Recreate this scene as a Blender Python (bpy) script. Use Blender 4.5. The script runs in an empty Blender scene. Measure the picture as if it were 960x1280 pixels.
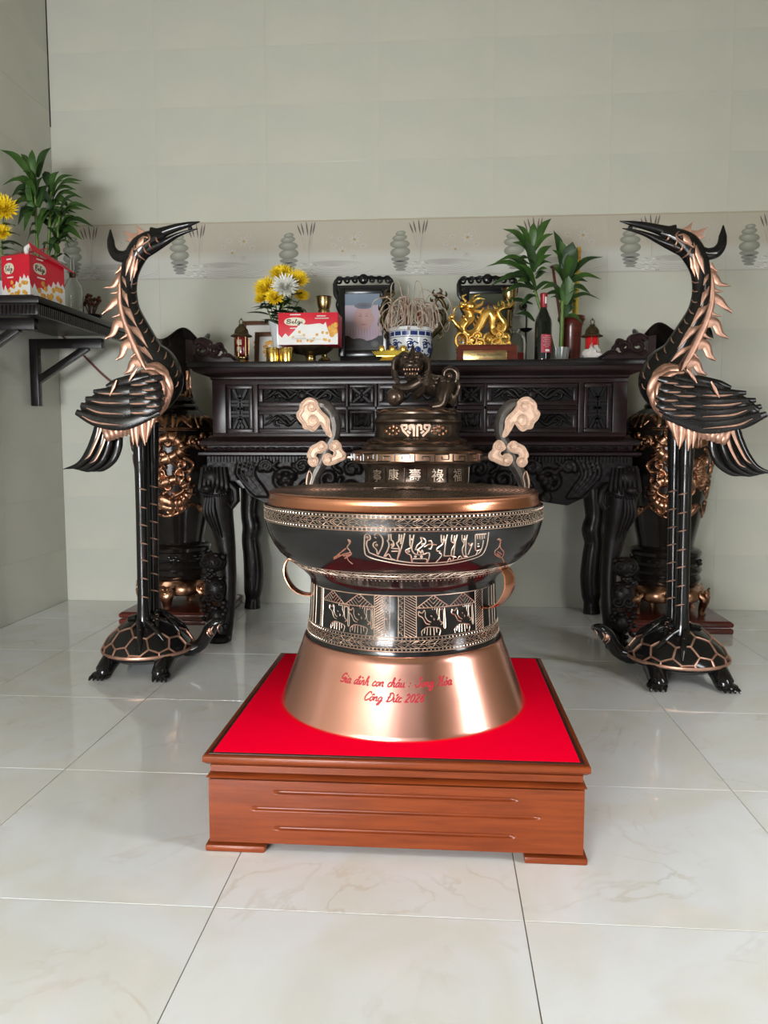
import bpy, bmesh, math, random
import numpy as np
from mathutils import Vector, Matrix
S = bpy.context.scene
COL = S.collection
RN = random.Random(11)
PI = math.pi

# ------------------------------------------------------------------ camera, sky, daylight, exposure
F, H = 970.0, 0.905
TH = math.atan(87 / F)
PSI = math.atan(71 * math.cos(TH) / F)
cam = bpy.data.cameras.new('camera')
cam.lens = F / 1280 * 36.0
cam.sensor_width = 36.0
cam.clip_start = 0.05
cam_o = bpy.data.objects.new('camera', cam)
COL.objects.link(cam_o)
cam_o.location = (0, 0, H)
cam_o.rotation_euler = (PI / 2 - TH, 0, PSI)
S.camera = cam_o

w = bpy.data.worlds.new('sky')
S.world = w
w.use_nodes = True
nt = w.node_tree
bg = nt.nodes['Background']
bg.inputs[0].default_value = (0.90, 0.95, 1.0, 1)
bg.inputs[1].default_value = 0.6

def area(name, loc, rot, sx, sy, power, col):
    l = bpy.data.lights.new(name, 'AREA')
    l.shape = 'RECTANGLE'
    l.size, l.size_y, l.energy, l.color = sx, sy, power, col
    o = bpy.data.objects.new(name, l)
    COL.objects.link(o)
    o.location = loc
    o.rotation_euler = rot
    return o
# daylight entering through the street door behind the camera and the window of the right wall
area('door_daylight', (-1.4, -2.34, 0.80), (math.radians(52), 0, 0), 1.4, 1.35, 250, (0.955, 0.978, 1.0))
area('window_daylight', (2.56, 0.90, 1.25), (math.radians(48), 0, PI / 2), 0.6, 1.7, 46, (0.965, 0.98, 1.0))
S.view_settings.view_transform = 'Standard'
S.view_settings.look = 'None'
S.view_settings.gamma = 1.0
S.view_settings.use_curve_mapping = False
S.view_settings.exposure = 0.15
S.cycles.max_bounces = 10
S.cycles.use_denoising = True

# ------------------------------------------------------------------ measuring: a point of the place seen in a given direction
_f = np.array([-math.sin(PSI) * math.cos(TH), math.cos(PSI) * math.cos(TH), -math.sin(TH)])
_r = np.array([math.cos(PSI), math.sin(PSI), 0])
_u = np.cross(_r, _f)
_c = np.array([0, 0, H])
def ray(px, py):
    return _f + _r * (px - 480) / F + _u * (640 - py) / F
def at(px, py, Y):
    d = ray(px, py)
    return _c + d * Y / d[1]
def atx(px, Y):
    return at(px, 555, Y)[0]
def atz(py, Y, px=500):
    return at(px, py, Y)[2]

# ------------------------------------------------------------------ materials
def srgb(r, g, b):
    return tuple(((c / 255) / 12.92 if c / 255 <= 0.04045 else ((c / 255 + 0.055) / 1.055) ** 2.4) for c in (r, g, b))
def nodemat(name):
    m = bpy.data.materials.new(name)
    m.use_nodes = True
    return m, m.node_tree, m.node_tree.nodes['Principled BSDF']
def mat(name, col, rough=0.5, metal=0.0, var=0.12, scale=14.0, bump=0.0, bscale=60.0, coat=0.0, spec=0.5, stretch=None, col2=None, detail=4, rvar=0.0, trans=0.0, ior=1.45, attr=False):
    m, t, b = nodemat(name)
    N, L = t.nodes, t.links
    tc = N.new('ShaderNodeTexCoord')
    mp = N.new('ShaderNodeMapping')
    L.new(tc.outputs['Object'], mp.inputs[0])
    if stretch: mp.inputs['Scale'].default_value = stretch
    nz = N.new('ShaderNodeTexNoise')
    nz.inputs['Scale'].default_value = scale
    nz.inputs['Detail'].default_value = detail
    L.new(mp.outputs[0], nz.inputs['Vector'])
    c2 = col2 or tuple(c * (1 - var * 2) for c in col)
    if attr:
        at_ = N.new('ShaderNodeVertexColor')
        at_.layer_name = 'Col'
        L.new(at_.outputs[0], b.inputs['Base Color'])
    else:
        rp = N.new('ShaderNodeValToRGB')
        rp.color_ramp.elements[0].position = 0.35
        rp.color_ramp.elements[1].position = 0.65
        rp.color_ramp.elements[0].color = (*c2, 1)
        rp.color_ramp.elements[1].color = (*col, 1)
        L.new(nz.outputs['Fac'], rp.inputs[0])
        L.new(rp.outputs[0], b.inputs['Base Color'])
    b.inputs['Roughness'].default_value = rough
    b.inputs['Metallic'].default_value = metal
    b.inputs['Coat Weight'].default_value = coat
    b.inputs['Coat Roughness'].default_value = 0.08
    b.inputs['Specular IOR Level'].default_value = spec
    b.inputs['Transmission Weight'].default_value = trans
    b.inputs['IOR'].default_value = ior
    if rvar:
        mr = N.new('ShaderNodeMapRange')
        mr.inputs['To Min'].default_value = max(0.02, rough - rvar)
        mr.inputs['To Max'].default_value = rough + rvar
        L.new(nz.outputs['Fac'], mr.inputs[0])
        L.new(mr.outputs[0], b.inputs['Roughness'])
    if bump:
        n2 = N.new('ShaderNodeTexNoise')
        n2.inputs['Scale'].default_value = bscale
        n2.inputs['Detail'].default_value = 5
        L.new(mp.outputs[0], n2.inputs['Vector'])
        bp = N.new('ShaderNodeBump')
        bp.inputs['Strength'].default_value = bump
        bp.inputs['Distance'].default_value = 0.01
        L.new(n2.outputs['Fac'], bp.inputs['Height'])
        L.new(bp.outputs[0], b.inputs['Normal'])
    return m
M = {}
M['wall_tile'] = mat('wall_tile', srgb(205, 204, 191), rough=0.2, col2=srgb(198, 199, 188), scale=2.6, spec=0.5)
M['grout'] = mat('grout', srgb(214, 211, 194), rough=0.8)
M['floor_grout'] = mat('floor_grout', srgb(140, 128, 110), rough=0.8)
M['print'] = mat('print', (1, 1, 1), rough=0.3, attr=True)
M['plaster'] = mat('plaster', srgb(138, 131, 108), rough=0.8, var=0.02)
M['bronze_black'] = mat('bronze_black', (0.0085, 0.008, 0.008), rough=0.13, var=0.1, scale=30, spec=0.5)
M['bronze_feather'] = mat('bronze_feather', (0.014, 0.012, 0.011), rough=0.25, var=0.2, scale=60, spec=0.45)
M['bronze_brown'] = mat('bronze_brown', (0.12, 0.085, 0.062), rough=0.27, metal=0.75, col2=(0.05, 0.036, 0.028), scale=25)
M['bronze_vase'] = mat('bronze_vase', (0.012, 0.009, 0.008), rough=0.16, var=0.2, scale=30, spec=0.5)
M['copper'] = mat('copper', (0.80, 0.42, 0.29), rough=0.28, metal=1.0, var=0.07, scale=22)
M['copper_matte'] = mat('copper_matte', (0.60, 0.345, 0.25), rough=0.44, metal=0.9, var=0.12, scale=40)
M['copper_satin'] = mat('copper_satin', (0.88, 0.435, 0.335), rough=0.23, metal=1.0, var=0.03, scale=6, stretch=(1, 1, 0.1))
M['copper_rim'] = mat('copper_rim', (0.74, 0.31, 0.18), rough=0.22, metal=1.0, var=0.06, scale=8)
M['belt_copper'] = mat('belt_copper', (0.46, 0.27, 0.18), rough=0.28, metal=1.0, var=0.15, scale=20)
M['relief_copper'] = mat('relief_copper', (0.58, 0.31, 0.19), rough=0.32, metal=1.0, col2=(0.17, 0.085, 0.05), scale=22)
M['line_gold'] = mat('line_gold', (0.74, 0.58, 0.47), rough=0.36, metal=0.9, var=0.1, scale=50)
M['cloud_copper'] = mat('cloud_copper', (0.80, 0.56, 0.42), rough=0.55, metal=0.4, var=0.14, scale=60, spec=0.3)
M['stem_bronze'] = mat('stem_bronze', (0.11, 0.095, 0.082), rough=0.4, metal=0.3, var=0.2, scale=40)
M['gold'] = mat('gold', (0.90, 0.58, 0.16), rough=0.28, metal=1.0, var=0.1, scale=40)
M['gold_bright'] = mat('gold_bright', (0.95, 0.66, 0.16), rough=0.22, metal=1.0, var=0.06, scale=40)
M['brass'] = mat('brass', (0.50, 0.36, 0.16), rough=0.26, metal=1.0, var=0.15, scale=40)
M['brass_dark'] = mat('brass_dark', (0.16, 0.12, 0.065), rough=0.35, metal=0.9, var=0.2, scale=40)
M['ebony'] = mat('ebony', (0.010, 0.0068, 0.0072), rough=0.26, col2=(0.006, 0.0045, 0.0045), scale=5, stretch=(1, 6, 6), spec=0.4, bump=0.04)
M['ebony_panel'] = mat('ebony_panel', (0.026, 0.013, 0.0145), rough=0.28, col2=(0.014, 0.008, 0.008), scale=6, stretch=(1, 6, 6), spec=0.3)
M['ebony_carved'] = mat('ebony_carved', (0.011, 0.008, 0.008), rough=0.42, var=0.25, scale=30, spec=0.22)
M['recess_shade'] = mat('recess_shade', (0.004, 0.004, 0.004), rough=0.8)  # near-black backing colour holds the shade inside the panel openings
M['plinth_wood'] = mat('plinth_wood', (0.215, 0.042, 0.0095), rough=0.27, col2=(0.155, 0.029, 0.007), scale=7, stretch=(1.2, 1.2, 16), detail=8, coat=0.0, spec=0.4)
M['plinth_dark'] = mat('plinth_dark', (0.06, 0.018, 0.012), rough=0.3, scale=9, stretch=(1, 1, 12))
M['stand_wood'] = mat('stand_wood', (0.13, 0.024, 0.016), rough=0.28, col2=(0.08, 0.015, 0.01), scale=7, stretch=(1, 1, 12), coat=0.2)
M['brown_wood'] = mat('brown_wood', (0.12, 0.045, 0.018), rough=0.35, scale=9, stretch=(1, 1, 8))
M['felt'] = mat('felt', (0.95, 0.0, 0.026), rough=1.0, var=0.03, scale=300, bump=0.2, bscale=900, spec=0.02)
M['red_paint'] = mat('red_paint', (0.36, 0.004, 0.014), rough=0.5, var=0.05)
M['white_ceramic'] = mat('white_ceramic', (0.62, 0.64, 0.65), rough=0.15, var=0.03)
M['blue_glaze'] = mat('blue_glaze', (0.018, 0.035, 0.15), rough=0.15, var=0.2)
M['yellow_petal'] = mat('yellow_petal', (0.92, 0.70, 0.02), rough=0.6, col2=(0.85, 0.58, 0.012), scale=60)
M['white_petal'] = mat('white_petal', (0.80, 0.80, 0.72), rough=0.6, var=0.05)
M['leaf'] = mat('leaf', (0.055, 0.125, 0.022), rough=0.42, col2=(0.030, 0.075, 0.014), scale=18)
M['leaf_dark'] = mat('leaf_dark', (0.028, 0.065, 0.016), rough=0.45, col2=(0.015, 0.04, 0.01), scale=18)
M['stalk'] = mat('stalk', (0.13, 0.20, 0.035), rough=0.4, col2=(0.09, 0.16, 0.03), scale=20)
M['red_card'] = mat('red_card', (0.62, 0.012, 0.032), rough=0.35, var=0.04)
M['card_white'] = mat('card_white', (0.75, 0.73, 0.70), rough=0.4, var=0.03)
M['cream'] = mat('cream', (0.72, 0.66, 0.50), rough=0.45, var=0.04)
M['biscuit'] = mat('biscuit', (0.78, 0.42, 0.06), rough=0.5, col2=(0.55, 0.24, 0.03), scale=60)
M['ink'] = mat('ink', (0.02, 0.012, 0.01), rough=0.6)
M['black_gloss'] = mat('black_gloss', (0.010, 0.010, 0.011), rough=0.2)
M['bottle'] = mat('bottle', (0.006, 0.009, 0.007), rough=0.06, spec=0.7)
M['red_foil'] = mat('red_foil', (0.25, 0.012, 0.02), rough=0.3, metal=0.3)
M['label_red'] = mat('label_red', (0.42, 0.018, 0.05), rough=0.45, var=0.1)
M['red_glass'] = mat('red_glass', (0.62, 0.01, 0.02), rough=0.08, var=0.05, coat=0.5)
M['red_glass_dark'] = mat('red_glass_dark', (0.17, 0.008, 0.012), rough=0.1, var=0.1, coat=0.5)
M['glass'] = mat('glass', (0.95, 0.97, 0.96), rough=0.03, trans=1.0, var=0.0)
M['crystal'] = mat('crystal', (0.80, 0.82, 0.80), rough=0.12, trans=0.75, var=0.02)
M['incense'] = mat('incense', (0.50, 0.42, 0.34), rough=0.9, col2=(0.30, 0.20, 0.15), scale=26)
M['incense_red'] = mat('incense_red', (0.26, 0.05, 0.03), rough=0.8)
M['tissue'] = mat('tissue', (0.70, 0.66, 0.62), rough=0.9)
M['plastic_white'] = mat('plastic_white', (0.58, 0.58, 0.52), rough=0.4, var=0.02)
M['cord_red'] = mat('cord_red', (0.20, 0.07, 0.05), rough=0.5)
M['photo'] = mat('photo', (1, 1, 1), rough=0.18, attr=True)
M['yellow_card'] = mat('yellow_card', (0.70, 0.50, 0.06), rough=0.5)

def floor_mat():
    m, t, b = nodemat('floor_tile')
    N, L = t.nodes, t.links
    tc = N.new('ShaderNodeTexCoord')
    oi = N.new('ShaderNodeObjectInfo')
    ad = N.new('ShaderNodeVectorMath'); ad.operation = 'MULTIPLY_ADD'
    L.new(oi.outputs['Random'], ad.inputs[0])
    ad.inputs[1].default_value = (37, 53, 11)
    L.new(tc.outputs['Object'], ad.inputs[2])
    def noise(sc, dist, det):
        n = N.new('ShaderNodeTexNoise')
        n.inputs['Scale'].default_value = sc
        n.inputs['Distortion'].default_value = dist
        n.inputs['Detail'].default_value = det
        L.new(ad.outputs[0], n.inputs['Vector'])
        return n
    def ramp(src, stops):
        r = N.new('ShaderNodeValToRGB')
        e = r.color_ramp.elements
        while len(e) < len(stops): e.new(0.5)
        for i, (p, c) in enumerate(stops):
            e[i].position = p; e[i].color = (*c, 1)
        L.new(src, r.inputs[0])
        return r
    base = ramp(noise(3.2, 1.2, 5).outputs['Fac'], [(0.36, srgb(229, 228, 222)), (0.62, srgb(235, 237, 239))])
    vein = ramp(noise(2.3, 2.6, 7).outputs['Fac'], [(0.47, (0, 0, 0)), (0.50, (0.32, 0.32, 0.32)), (0.53, (0, 0, 0))])
    gate = ramp(noise(4.0, 0.5, 3).outputs['Fac'], [(0.50, (0, 0, 0)), (0.66, (1, 1, 1))])
    mu = N.new('ShaderNodeMath'); mu.operation = 'MULTIPLY'
    L.new(vein.outputs[0], mu.inputs[0]); L.new(gate.outputs[0], mu.inputs[1])
    mx = N.new('ShaderNodeMix'); mx.data_type = 'RGBA'
    L.new(mu.outputs[0], mx.inputs[0])
    L.new(base.outputs[0], mx.inputs[6])
    mx.inputs[7].default_value = (*srgb(190, 172, 140), 1)
    L.new(mx.outputs[2], b.inputs['Base Color'])
    b.inputs['Roughness'].default_value = 0.045
    b.inputs['Specular IOR Level'].default_value = 0.5
    return m
M['floor_tile'] = floor_mat()

# ------------------------------------------------------------------ mesh builders
def cat(pts, n=8, closed=False):
    P = [np.array(p, float) for p in pts]
    if len(P) < 3 and not closed:
        return [P[0] + (P[1] - P[0]) * i / n for i in range(n + 1)]
    out = []
    m = len(P)
    for i in range(m if closed else m - 1):
        if closed:
            a, b, c, d = P[i - 1], P[i], P[(i + 1) % m], P[(i + 2) % m]
        else:
            b, c = P[i], P[i + 1]
            a = P[i - 1] if i else 2 * b - c
            d = P[i + 2] if i + 2 < m else 2 * c - b
        for k in range(n):
            t = k / n
            out.append(0.5 * (2 * b + (c - a) * t + (2 * a - 5 * b + 4 * c - d) * t * t + (3 * b - a - 3 * c + d) * t ** 3))
    if not closed: out.append(P[-1])
    return out
def spiral(cx, cy, r0, r1, a0, turns, n=20):
    return [(cx + (r0 + (r1 - r0) * i / n) * math.cos(a0 + turns * 2 * PI * i / n), cy + (r0 + (r1 - r0) * i / n) * math.sin(a0 + turns * 2 * PI * i / n)) for i in range(n + 1)]
def lerp(a, b, t): return a + (b - a) * t

XF = [None]     # optional mirror: world points -> world points of the twin
class MB:
    def __init__(s): s.v, s.f, s.c = [], [], []
    def add(s, vs, fs, col=None):
        n = len(s.v)
        s.v += [tuple(float(q) for q in p) for p in vs]
        s.f += [tuple(i + n for i in f) for f in fs]
        if col is not None: s.c += (col if isinstance(col, list) else [col] * len(vs))
        return s
    def box(s, x0, x1, y0, y1, z0, z1):
        return s.add([(x, y, z) for x in (x0, x1) for y in (y0, y1) for z in (z0, z1)],
                     [(0, 1, 3, 2), (4, 6, 7, 5), (0, 4, 5, 1), (2, 3, 7, 6), (0, 2, 6, 4), (1, 5, 7, 3)])
    def bar(s, a, b, wx, wy, up=(0, 0, 1)):
        a, b = Vector(a), Vector(b)
        t = (b - a).normalized()
        u = Vector(up).cross(t)
        if u.length < 1e-5: u = Vector((1, 0, 0)).cross(t)
        u.normalize(); v = t.cross(u)
        vs = [p + u * sx * wx / 2 + v * sy * wy / 2 for p in (a, b) for sx, sy in ((-1, -1), (1, -1), (1, 1), (-1, 1))]
        return s.add(vs, [(3, 2, 1, 0), (4, 5, 6, 7)] + [(i, (i + 1) % 4, 4 + (i + 1) % 4, 4 + i) for i in range(4)])
    def lathe(s, prof, c, seg=48, scal=None):
        n = len(prof); vs = []
        for i in range(seg):
            a = 2 * PI * i / seg
            for r, z in prof:
                k = scal(a, r, z) if scal else 1.0
                vs.append((c[0] + r * k * math.cos(a), c[1] + r * k * math.sin(a), z))
        fs = []
        for i in range(seg):
            j = (i + 1) % seg
            for k in range(n - 1):
                fs.append((i * n + k, j * n + k, j * n + k + 1, i * n + k + 1))
        s.add(vs, fs)
        for k, flip in ((0, True), (n - 1, False)):
            if prof[k][0] > 1e-4:
                b0 = len(s.v) - seg * n
                ring = [b0 + i * n + k for i in range(seg)]
                s.f.append(tuple(reversed(ring)) if flip else tuple(ring))
        return s
    def tube(s, pts, rad, seg=8, nrm=None, cap=True, closed=False):
        """rad: number, list of numbers or list of (in-plane radius, radius along nrm)"""
        P = [np.array(p, float) for p in pts]
        n = len(P)
        if not isinstance(rad, (list, tuple)) or (isinstance(rad, tuple)): rad = [rad] * n
        if len(rad) != n:
            ra = np.array([r if isinstance(r, (tuple, list)) else (r, r) for r in rad], float)
            tt = np.linspace(0, len(ra) - 1, n)
            rad = [(np.interp(t, range(len(ra)), ra[:, 0]), np.interp(t, range(len(ra)), ra[:, 1])) for t in tt]
        rad = [r if isinstance(r, (tuple, list)) else (r, r) for r in rad]
        vs = []; prev = None
        for i in range(n):
            if closed: t = P[(i + 1) % n] - P[i - 1]
            else: t = P[min(i + 1, n - 1)] - P[max(i - 1, 0)]
            t = t / (np.linalg.norm(t) + 1e-12)
            if nrm is not None:
                b = np.array(nrm, float); b = b - t * (b @ t)
                if np.linalg.norm(b) < 1e-6: b = np.cross(t, (1, 0.3, 0.2))
            else:
                b = prev if prev is not None else (np.array([0, 0, 1.0]) if abs(t[2]) < 0.9 else np.array([1.0, 0, 0]))
                b = b - t * (b @ t)
            b /= np.linalg.norm(b) + 1e-12
            prev = b
            a = np.cross(b, t)
            for k in range(seg):
                th = 2 * PI * k / seg
                vs.append(P[i] + a * rad[i][0] * math.cos(th) + b * rad[i][1] * math.sin(th))
        fs = []
        for i in range(n if closed else n - 1):
            j = (i + 1) % n
            for k in range(seg):
                q = (k + 1) % seg
                fs.append((i * seg + k, i * seg + q, j * seg + q, j * seg + k))
        if cap and not closed:
            fs.append(tuple(reversed(range(seg))))
            fs.append(tuple((n - 1) * seg + k for k in range(seg)))
        return s.add(vs, fs)
    def ell(s, c, r, seg=12, rings=8, rot=None):
        r = (r, r, r) if not isinstance(r, (tuple, list)) else r
        vs = [Vector((0, 0, -r[2]))]
        for i in range(1, rings):
            th = -PI / 2 + PI * i / rings
            for k in range(seg):
                a = 2 * PI * k / seg
                vs.append(Vector((r[0] * math.cos(th) * math.cos(a), r[1] * math.cos(th) * math.sin(a), r[2] * math.sin(th))))
        vs.append(Vector((0, 0, r[2])))
        if rot is not None: vs = [rot @ v for v in vs]
        vs = [v + Vector(c) for v in vs]
        fs = [(0, 1 + (k + 1) % seg, 1 + k) for k in range(seg)]
        for i in range(rings - 2):
            for k in range(seg):
                q = (k + 1) % seg
                fs.append((1 + i * seg + k, 1 + i * seg + q, 1 + (i + 1) * seg + q, 1 + (i + 1) * seg + k))
        T = len(vs) - 1; o = 1 + (rings - 2) * seg
        fs += [(o + k, o + (k + 1) % seg, T) for k in range(seg)]
        return s.add(vs, fs)
    def prism(s, pts, thick):
        """closed outline of 3-D points (roughly planar), thickened by the vector thick"""
        n = len(pts); d = np.array(thick, float)
        A = [np.array(p, float) for p in pts]
        # orientation
        nv = np.zeros(3)
        for i in range(n): nv += np.cross(A[i] - A[0], A[(i + 1) % n] - A[0])
        if nv @ d > 0: A = A[::-1]
        return s.add(A + [p + d for p in A], [tuple(range(n)), tuple(reversed(range(n, 2 * n)))] + [(i, n + i, n + (i + 1) % n, (i + 1) % n) for i in range(n)])
    def ring_loft(s, loops):
        n = len(loops[0]); vs = [p for l in loops for p in l]
        fs = [(i * n + k, i * n + (k + 1) % n, (i + 1) * n + (k + 1) % n, (i + 1) * n + k) for i in range(len(loops) - 1) for k in range(n)]
        fs += [tuple(reversed(range(n))), tuple((len(loops) - 1) * n + k for k in range(n))]
        return s.add(vs, fs)
    def square(s, prof, cx, cy, hx, hy):
        """square-plan moulding: prof is a list of (inset, z) going up"""
        return s.ring_loft([[(cx - hx + i, cy - hy + i, z), (cx + hx - i, cy - hy + i, z), (cx + hx - i, cy + hy - i, z), (cx - hx + i, cy + hy - i, z)] for i, z in prof])
    def grid(s, Pn, mask=None):
        """Pn: array (nu, nv, 3)"""
        nu, nv = Pn.shape[:2]
        idx = np.arange(nu * nv).reshape(nu, nv)
        q = np.stack([idx[:-1, :-1], idx[1:, :-1], idx[1:, 1:], idx[:-1, 1:]], -1).reshape(-1, 4)
        if mask is not None:
            mk = (mask[:-1, :-1] | mask[1:, :-1] | mask[1:, 1:] | mask[:-1, 1:]).reshape(-1)
            q = q[mk]
        used = np.unique(q)
        rm = -np.ones(nu * nv, int); rm[used] = np.arange(len(used))
        return s.add(Pn.reshape(-1, 3)[used], [tuple(int(k) for k in f) for f in rm[q]])
    def build(s, name, m, parent=None, smooth=True, bev=0.0, ang=0.7, loc=None, kind=None, label=None, fix=False):
        me = bpy.data.meshes.new(name)
        V = np.array(s.v, float)
        Fc = s.f
        if XF[0] is not None:
            V = XF[0](V); Fc = [tuple(reversed(f)) for f in Fc]
        o0 = np.array(loc if loc is not None else (org(parent) if parent else (0, 0, 0)), float)
        me.from_pydata((V - o0).tolist(), [], Fc)
        if s.c:
            ca = me.color_attributes.new('Col', 'FLOAT_COLOR', 'POINT')
            ca.data.foreach_set('color', np.array([(*c, 1) for c in s.c], float).ravel())
        if bev or fix:
            bm = bmesh.new(); bm.from_mesh(me)
            if fix: bmesh.ops.recalc_face_normals(bm, faces=bm.faces)
            if bev:
                ed = [e for e in bm.edges if len(e.link_faces) == 2 and e.calc_face_angle(0) > 0.5]
                bmesh.ops.bevel(bm, geom=ed, offset=bev, segments=2, affect='EDGES', profile=0.6, clamp_overlap=True)
            bm.to_mesh(me); bm.free()
        me.update()
        if smooth:
            me.polygons.foreach_set('use_smooth', [True] * len(me.polygons))
            me.set_sharp_from_angle(angle=ang)
        me.materials.append(M[m] if isinstance(m, str) else m)
        o = bpy.data.objects.new(name, me)
        COL.objects.link(o)
        if parent: o.parent = parent
        elif loc is not None: o.location = loc
        if kind: o['kind'] = kind
        if label: o['label'] = label
        return o
def org(o):
    p = np.zeros(3)
    while o is not None:
        p += np.array(o.location); o = o.parent
    return p
def thing(name, label, categ, loc, group=None):
    if XF[0] is not None: loc = XF[0](np.array([loc], float))[0]
    o = bpy.data.objects.new(name, None)
    o.empty_display_size = 0.05
    COL.objects.link(o)
    o.location = [float(q) for q in loc]
    return tag(o, label, categ, group)
def tag(o, label, categ, group=None):
    o['label'] = label; o['category'] = categ
    if group: o['group'] = group
    return o
def dup(root, dx, label):
    r = root.copy(); COL.objects.link(r)
    r.location = np.array(root.location) + np.array(dx); r['label'] = label
    for ch in root.children:
        c = ch.copy(); COL.objects.link(c); c.parent = r
        for g in ch.children:
            d = g.copy(); COL.objects.link(d); d.parent = c
    return r
_txt = {}
def text(body, shear=0.0):
    """glyph outlines of Blender's built-in font, width and height normalised to their own box"""
    if (body, shear) not in _txt:
        cu = bpy.data.curves.new('t', 'FONT'); cu.body = body; cu.shear = shear
        cu.resolution_u = 3
        o = bpy.data.objects.new('t', cu); COL.objects.link(o)
        me = bpy.data.meshes.new_from_object(o.evaluated_get(bpy.context.evaluated_depsgraph_get()))
        V = np.array([v.co[:2] for v in me.vertices]); Fs = [tuple(p.vertices) for p in me.polygons]
        bpy.data.objects.remove(o); bpy.data.curves.remove(cu); bpy.data.meshes.remove(me)
        V -= V.min(0)
        _txt[(body, shear)] = (V, Fs)
    return _txt[(body, shear)]
def put_text(mb, body, o, u, v, width=None, height=None, shear=0.0, lift=(0, 0, 0)):
    V, Fs = text(body, shear)
    sx = width / V[:, 0].max() if width else height / V[:, 1].max()
    sy = height / V[:, 1].max() if height else sx
    o, u, v, l = (np.array(q, float) for q in (o, u, v, lift))
    return mb.add([o + u * p[0] * sx + v * p[1] * sy + l for p in V], Fs)
def seg_dist(U, V, pl):
    pl = np.array(pl, float)
    D = np.full(U.shape, 1e9)
    for a, b in zip(pl[:-1], pl[1:]):
        d = b - a; L2 = d @ d + 1e-12
        t = np.clip(((U - a[0]) * d[0] + (V - a[1]) * d[1]) / L2, 0, 1)
        D = np.minimum(D, np.hypot(U - a[0] - t * d[0], V - a[1] - t * d[1]))
    return D
def relief(U, V, strokes):
    Hh = np.zeros(U.shape)
    for pl, wd, ht in strokes:
        pl = np.array(pl, float)
        lo, hi = pl.min(0) - wd, pl.max(0) + wd
        sel = (U > lo[0]) & (U < hi[0]) & (V > lo[1]) & (V < hi[1])
        if not sel.any(): continue
        d = seg_dist(U[sel], V[sel], pl) / wd
        h = ht * np.sqrt(np.clip(1 - d * d, 0, 1))
        Hh[sel] = np.maximum(Hh[sel], h)
    return Hh
# ------------------------------------------------------------------ the room
XL, XR, YB, YF, ZC = -2.138, 2.60, 4.265, -2.40, 3.30
def struct(mb, name, m, **k):
    o = mb.build(name, m, **k); o['kind'] = 'structure'; return o
floor = struct(MB().box(XL - .1, XR + .1, YF - .1, YB + .1, -0.06, -0.0025), 'floor', 'floor_grout', smooth=False)
tile_mesh = {}
def tile(parent, key, size, loc, m, bev=0.0012):
    """a chamfered tile; alike tiles share one mesh"""
    if key not in tile_mesh:
        x, y, z = size
        o = MB().box(-x / 2, x / 2, -y / 2, y / 2, -z / 2, z / 2).build('tile', m, bev=bev, smooth=False)
        tile_mesh[key] = o.data
        o.parent = parent
    else:
        o = bpy.data.objects.new('tile', tile_mesh[key]); COL.objects.link(o); o.parent = parent
    o.location = loc
    return o
fx = [0.164 + 0.6 * k for k in range(-4, 5)]
fy = [1.413 + 0.6 * k for k in range(-7, 6)]
for a, b in zip([XL] + [x for x in fx if XL + .02 < x < XR], [x for x in fx if XL + .02 < x < XR] + [XR]):
    ys = [y for y in fy if YF < y < YB - .01]
    for c, d in zip([YF] + ys, ys + [YB]):
        sx, sy = b - a - 0.0022, d - c - 0.0022
        tile(floor, ('f', round(sx, 3), round(sy, 3)), (sx, sy, 0.008), ((a + b) / 2, (c + d) / 2, -0.004), 'floor_tile', bev=0.0007)
wall_back = struct(MB().box(XL - .1, XR + .1, YB + .0015, YB + .12, 0, ZC), 'wall_back', 'grout', smooth=False)
wall_left = struct(MB().box(XL - .12, XL - .0015, YF - .1, YB + .0015, 0, ZC), 'wall_left', 'grout', smooth=False)
zr = [0.2995 * k for k in range(7)] + [2.099 + 0.3 * k for k in range(0, 5)]
xs = [-2.155 + 0.605 * k for k in range(9)]
for a, b in zip(xs[:-1], xs[1:]):
    a_, b_ = max(a, XL), min(b, XR)
    for i, (c, d) in enumerate(zip(zr[:-1], zr[1:])):
        if i == 6: continue
        d_ = min(d, ZC)
        sx, sz = b_ - a_ - 0.0008, d_ - c - 0.0008
        tile(wall_back, ('b', round(sx, 3), round(sz, 3)), (sx, 0.008, sz), ((a_ + b_) / 2, YB + .004, (c + d_) / 2), 'wall_tile', bev=0.0004)
ysl = [YB - 0.605 * k for k in range(6)]
for b, a in zip(ysl[:-1], ysl[1:]):
    for i, (c, d) in enumerate(zip(zr[:-1], zr[1:])):
        d_ = min(d, ZC); sy, sz = b - a - .001, d_ - c - .001
        tile(wall_left, ('l', round(sy, 3), round(sz, 3)), (0.008, sy, sz), (XL - .004, (a + b) / 2, (c + d_) / 2), 'wall_tile', bev=0.0004)
# right wall with its window opening, front wall with the street door opening, ceiling (behind the camera or out of frame)
mb = MB()
mb.box(XR, XR + .12, YF - .1, 0.46, 0, ZC).box(XR, XR + .12, 1.34, YB, 0, ZC).box(XR, XR + .12, 0.46, 1.34, 2.27, ZC).box(XR, XR + .12, 0.46, 1.34, 0, 0.33)
struct(mb, 'wall_right', 'plaster', smooth=False)
mb = MB()
mb.box(XL, -2.1, YF - .12, YF, 0, ZC).box(1.75, XR, YF - .12, YF, 0, ZC).box(-2.1, 1.75, YF - .12, YF, 2.25, ZC)
struct(mb, 'wall_front', 'plaster', smooth=False)
struct(MB().box(XL - .1, XR + .1, YF - .1, YB + .1, ZC, ZC + .1), 'ceiling', 'plaster', smooth=False)
struct(MB().box(XL - .001, XL + .004, YB - .005, YB + .001, 2.62, ZC), 'trim_1', 'ink', smooth=False)

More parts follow.
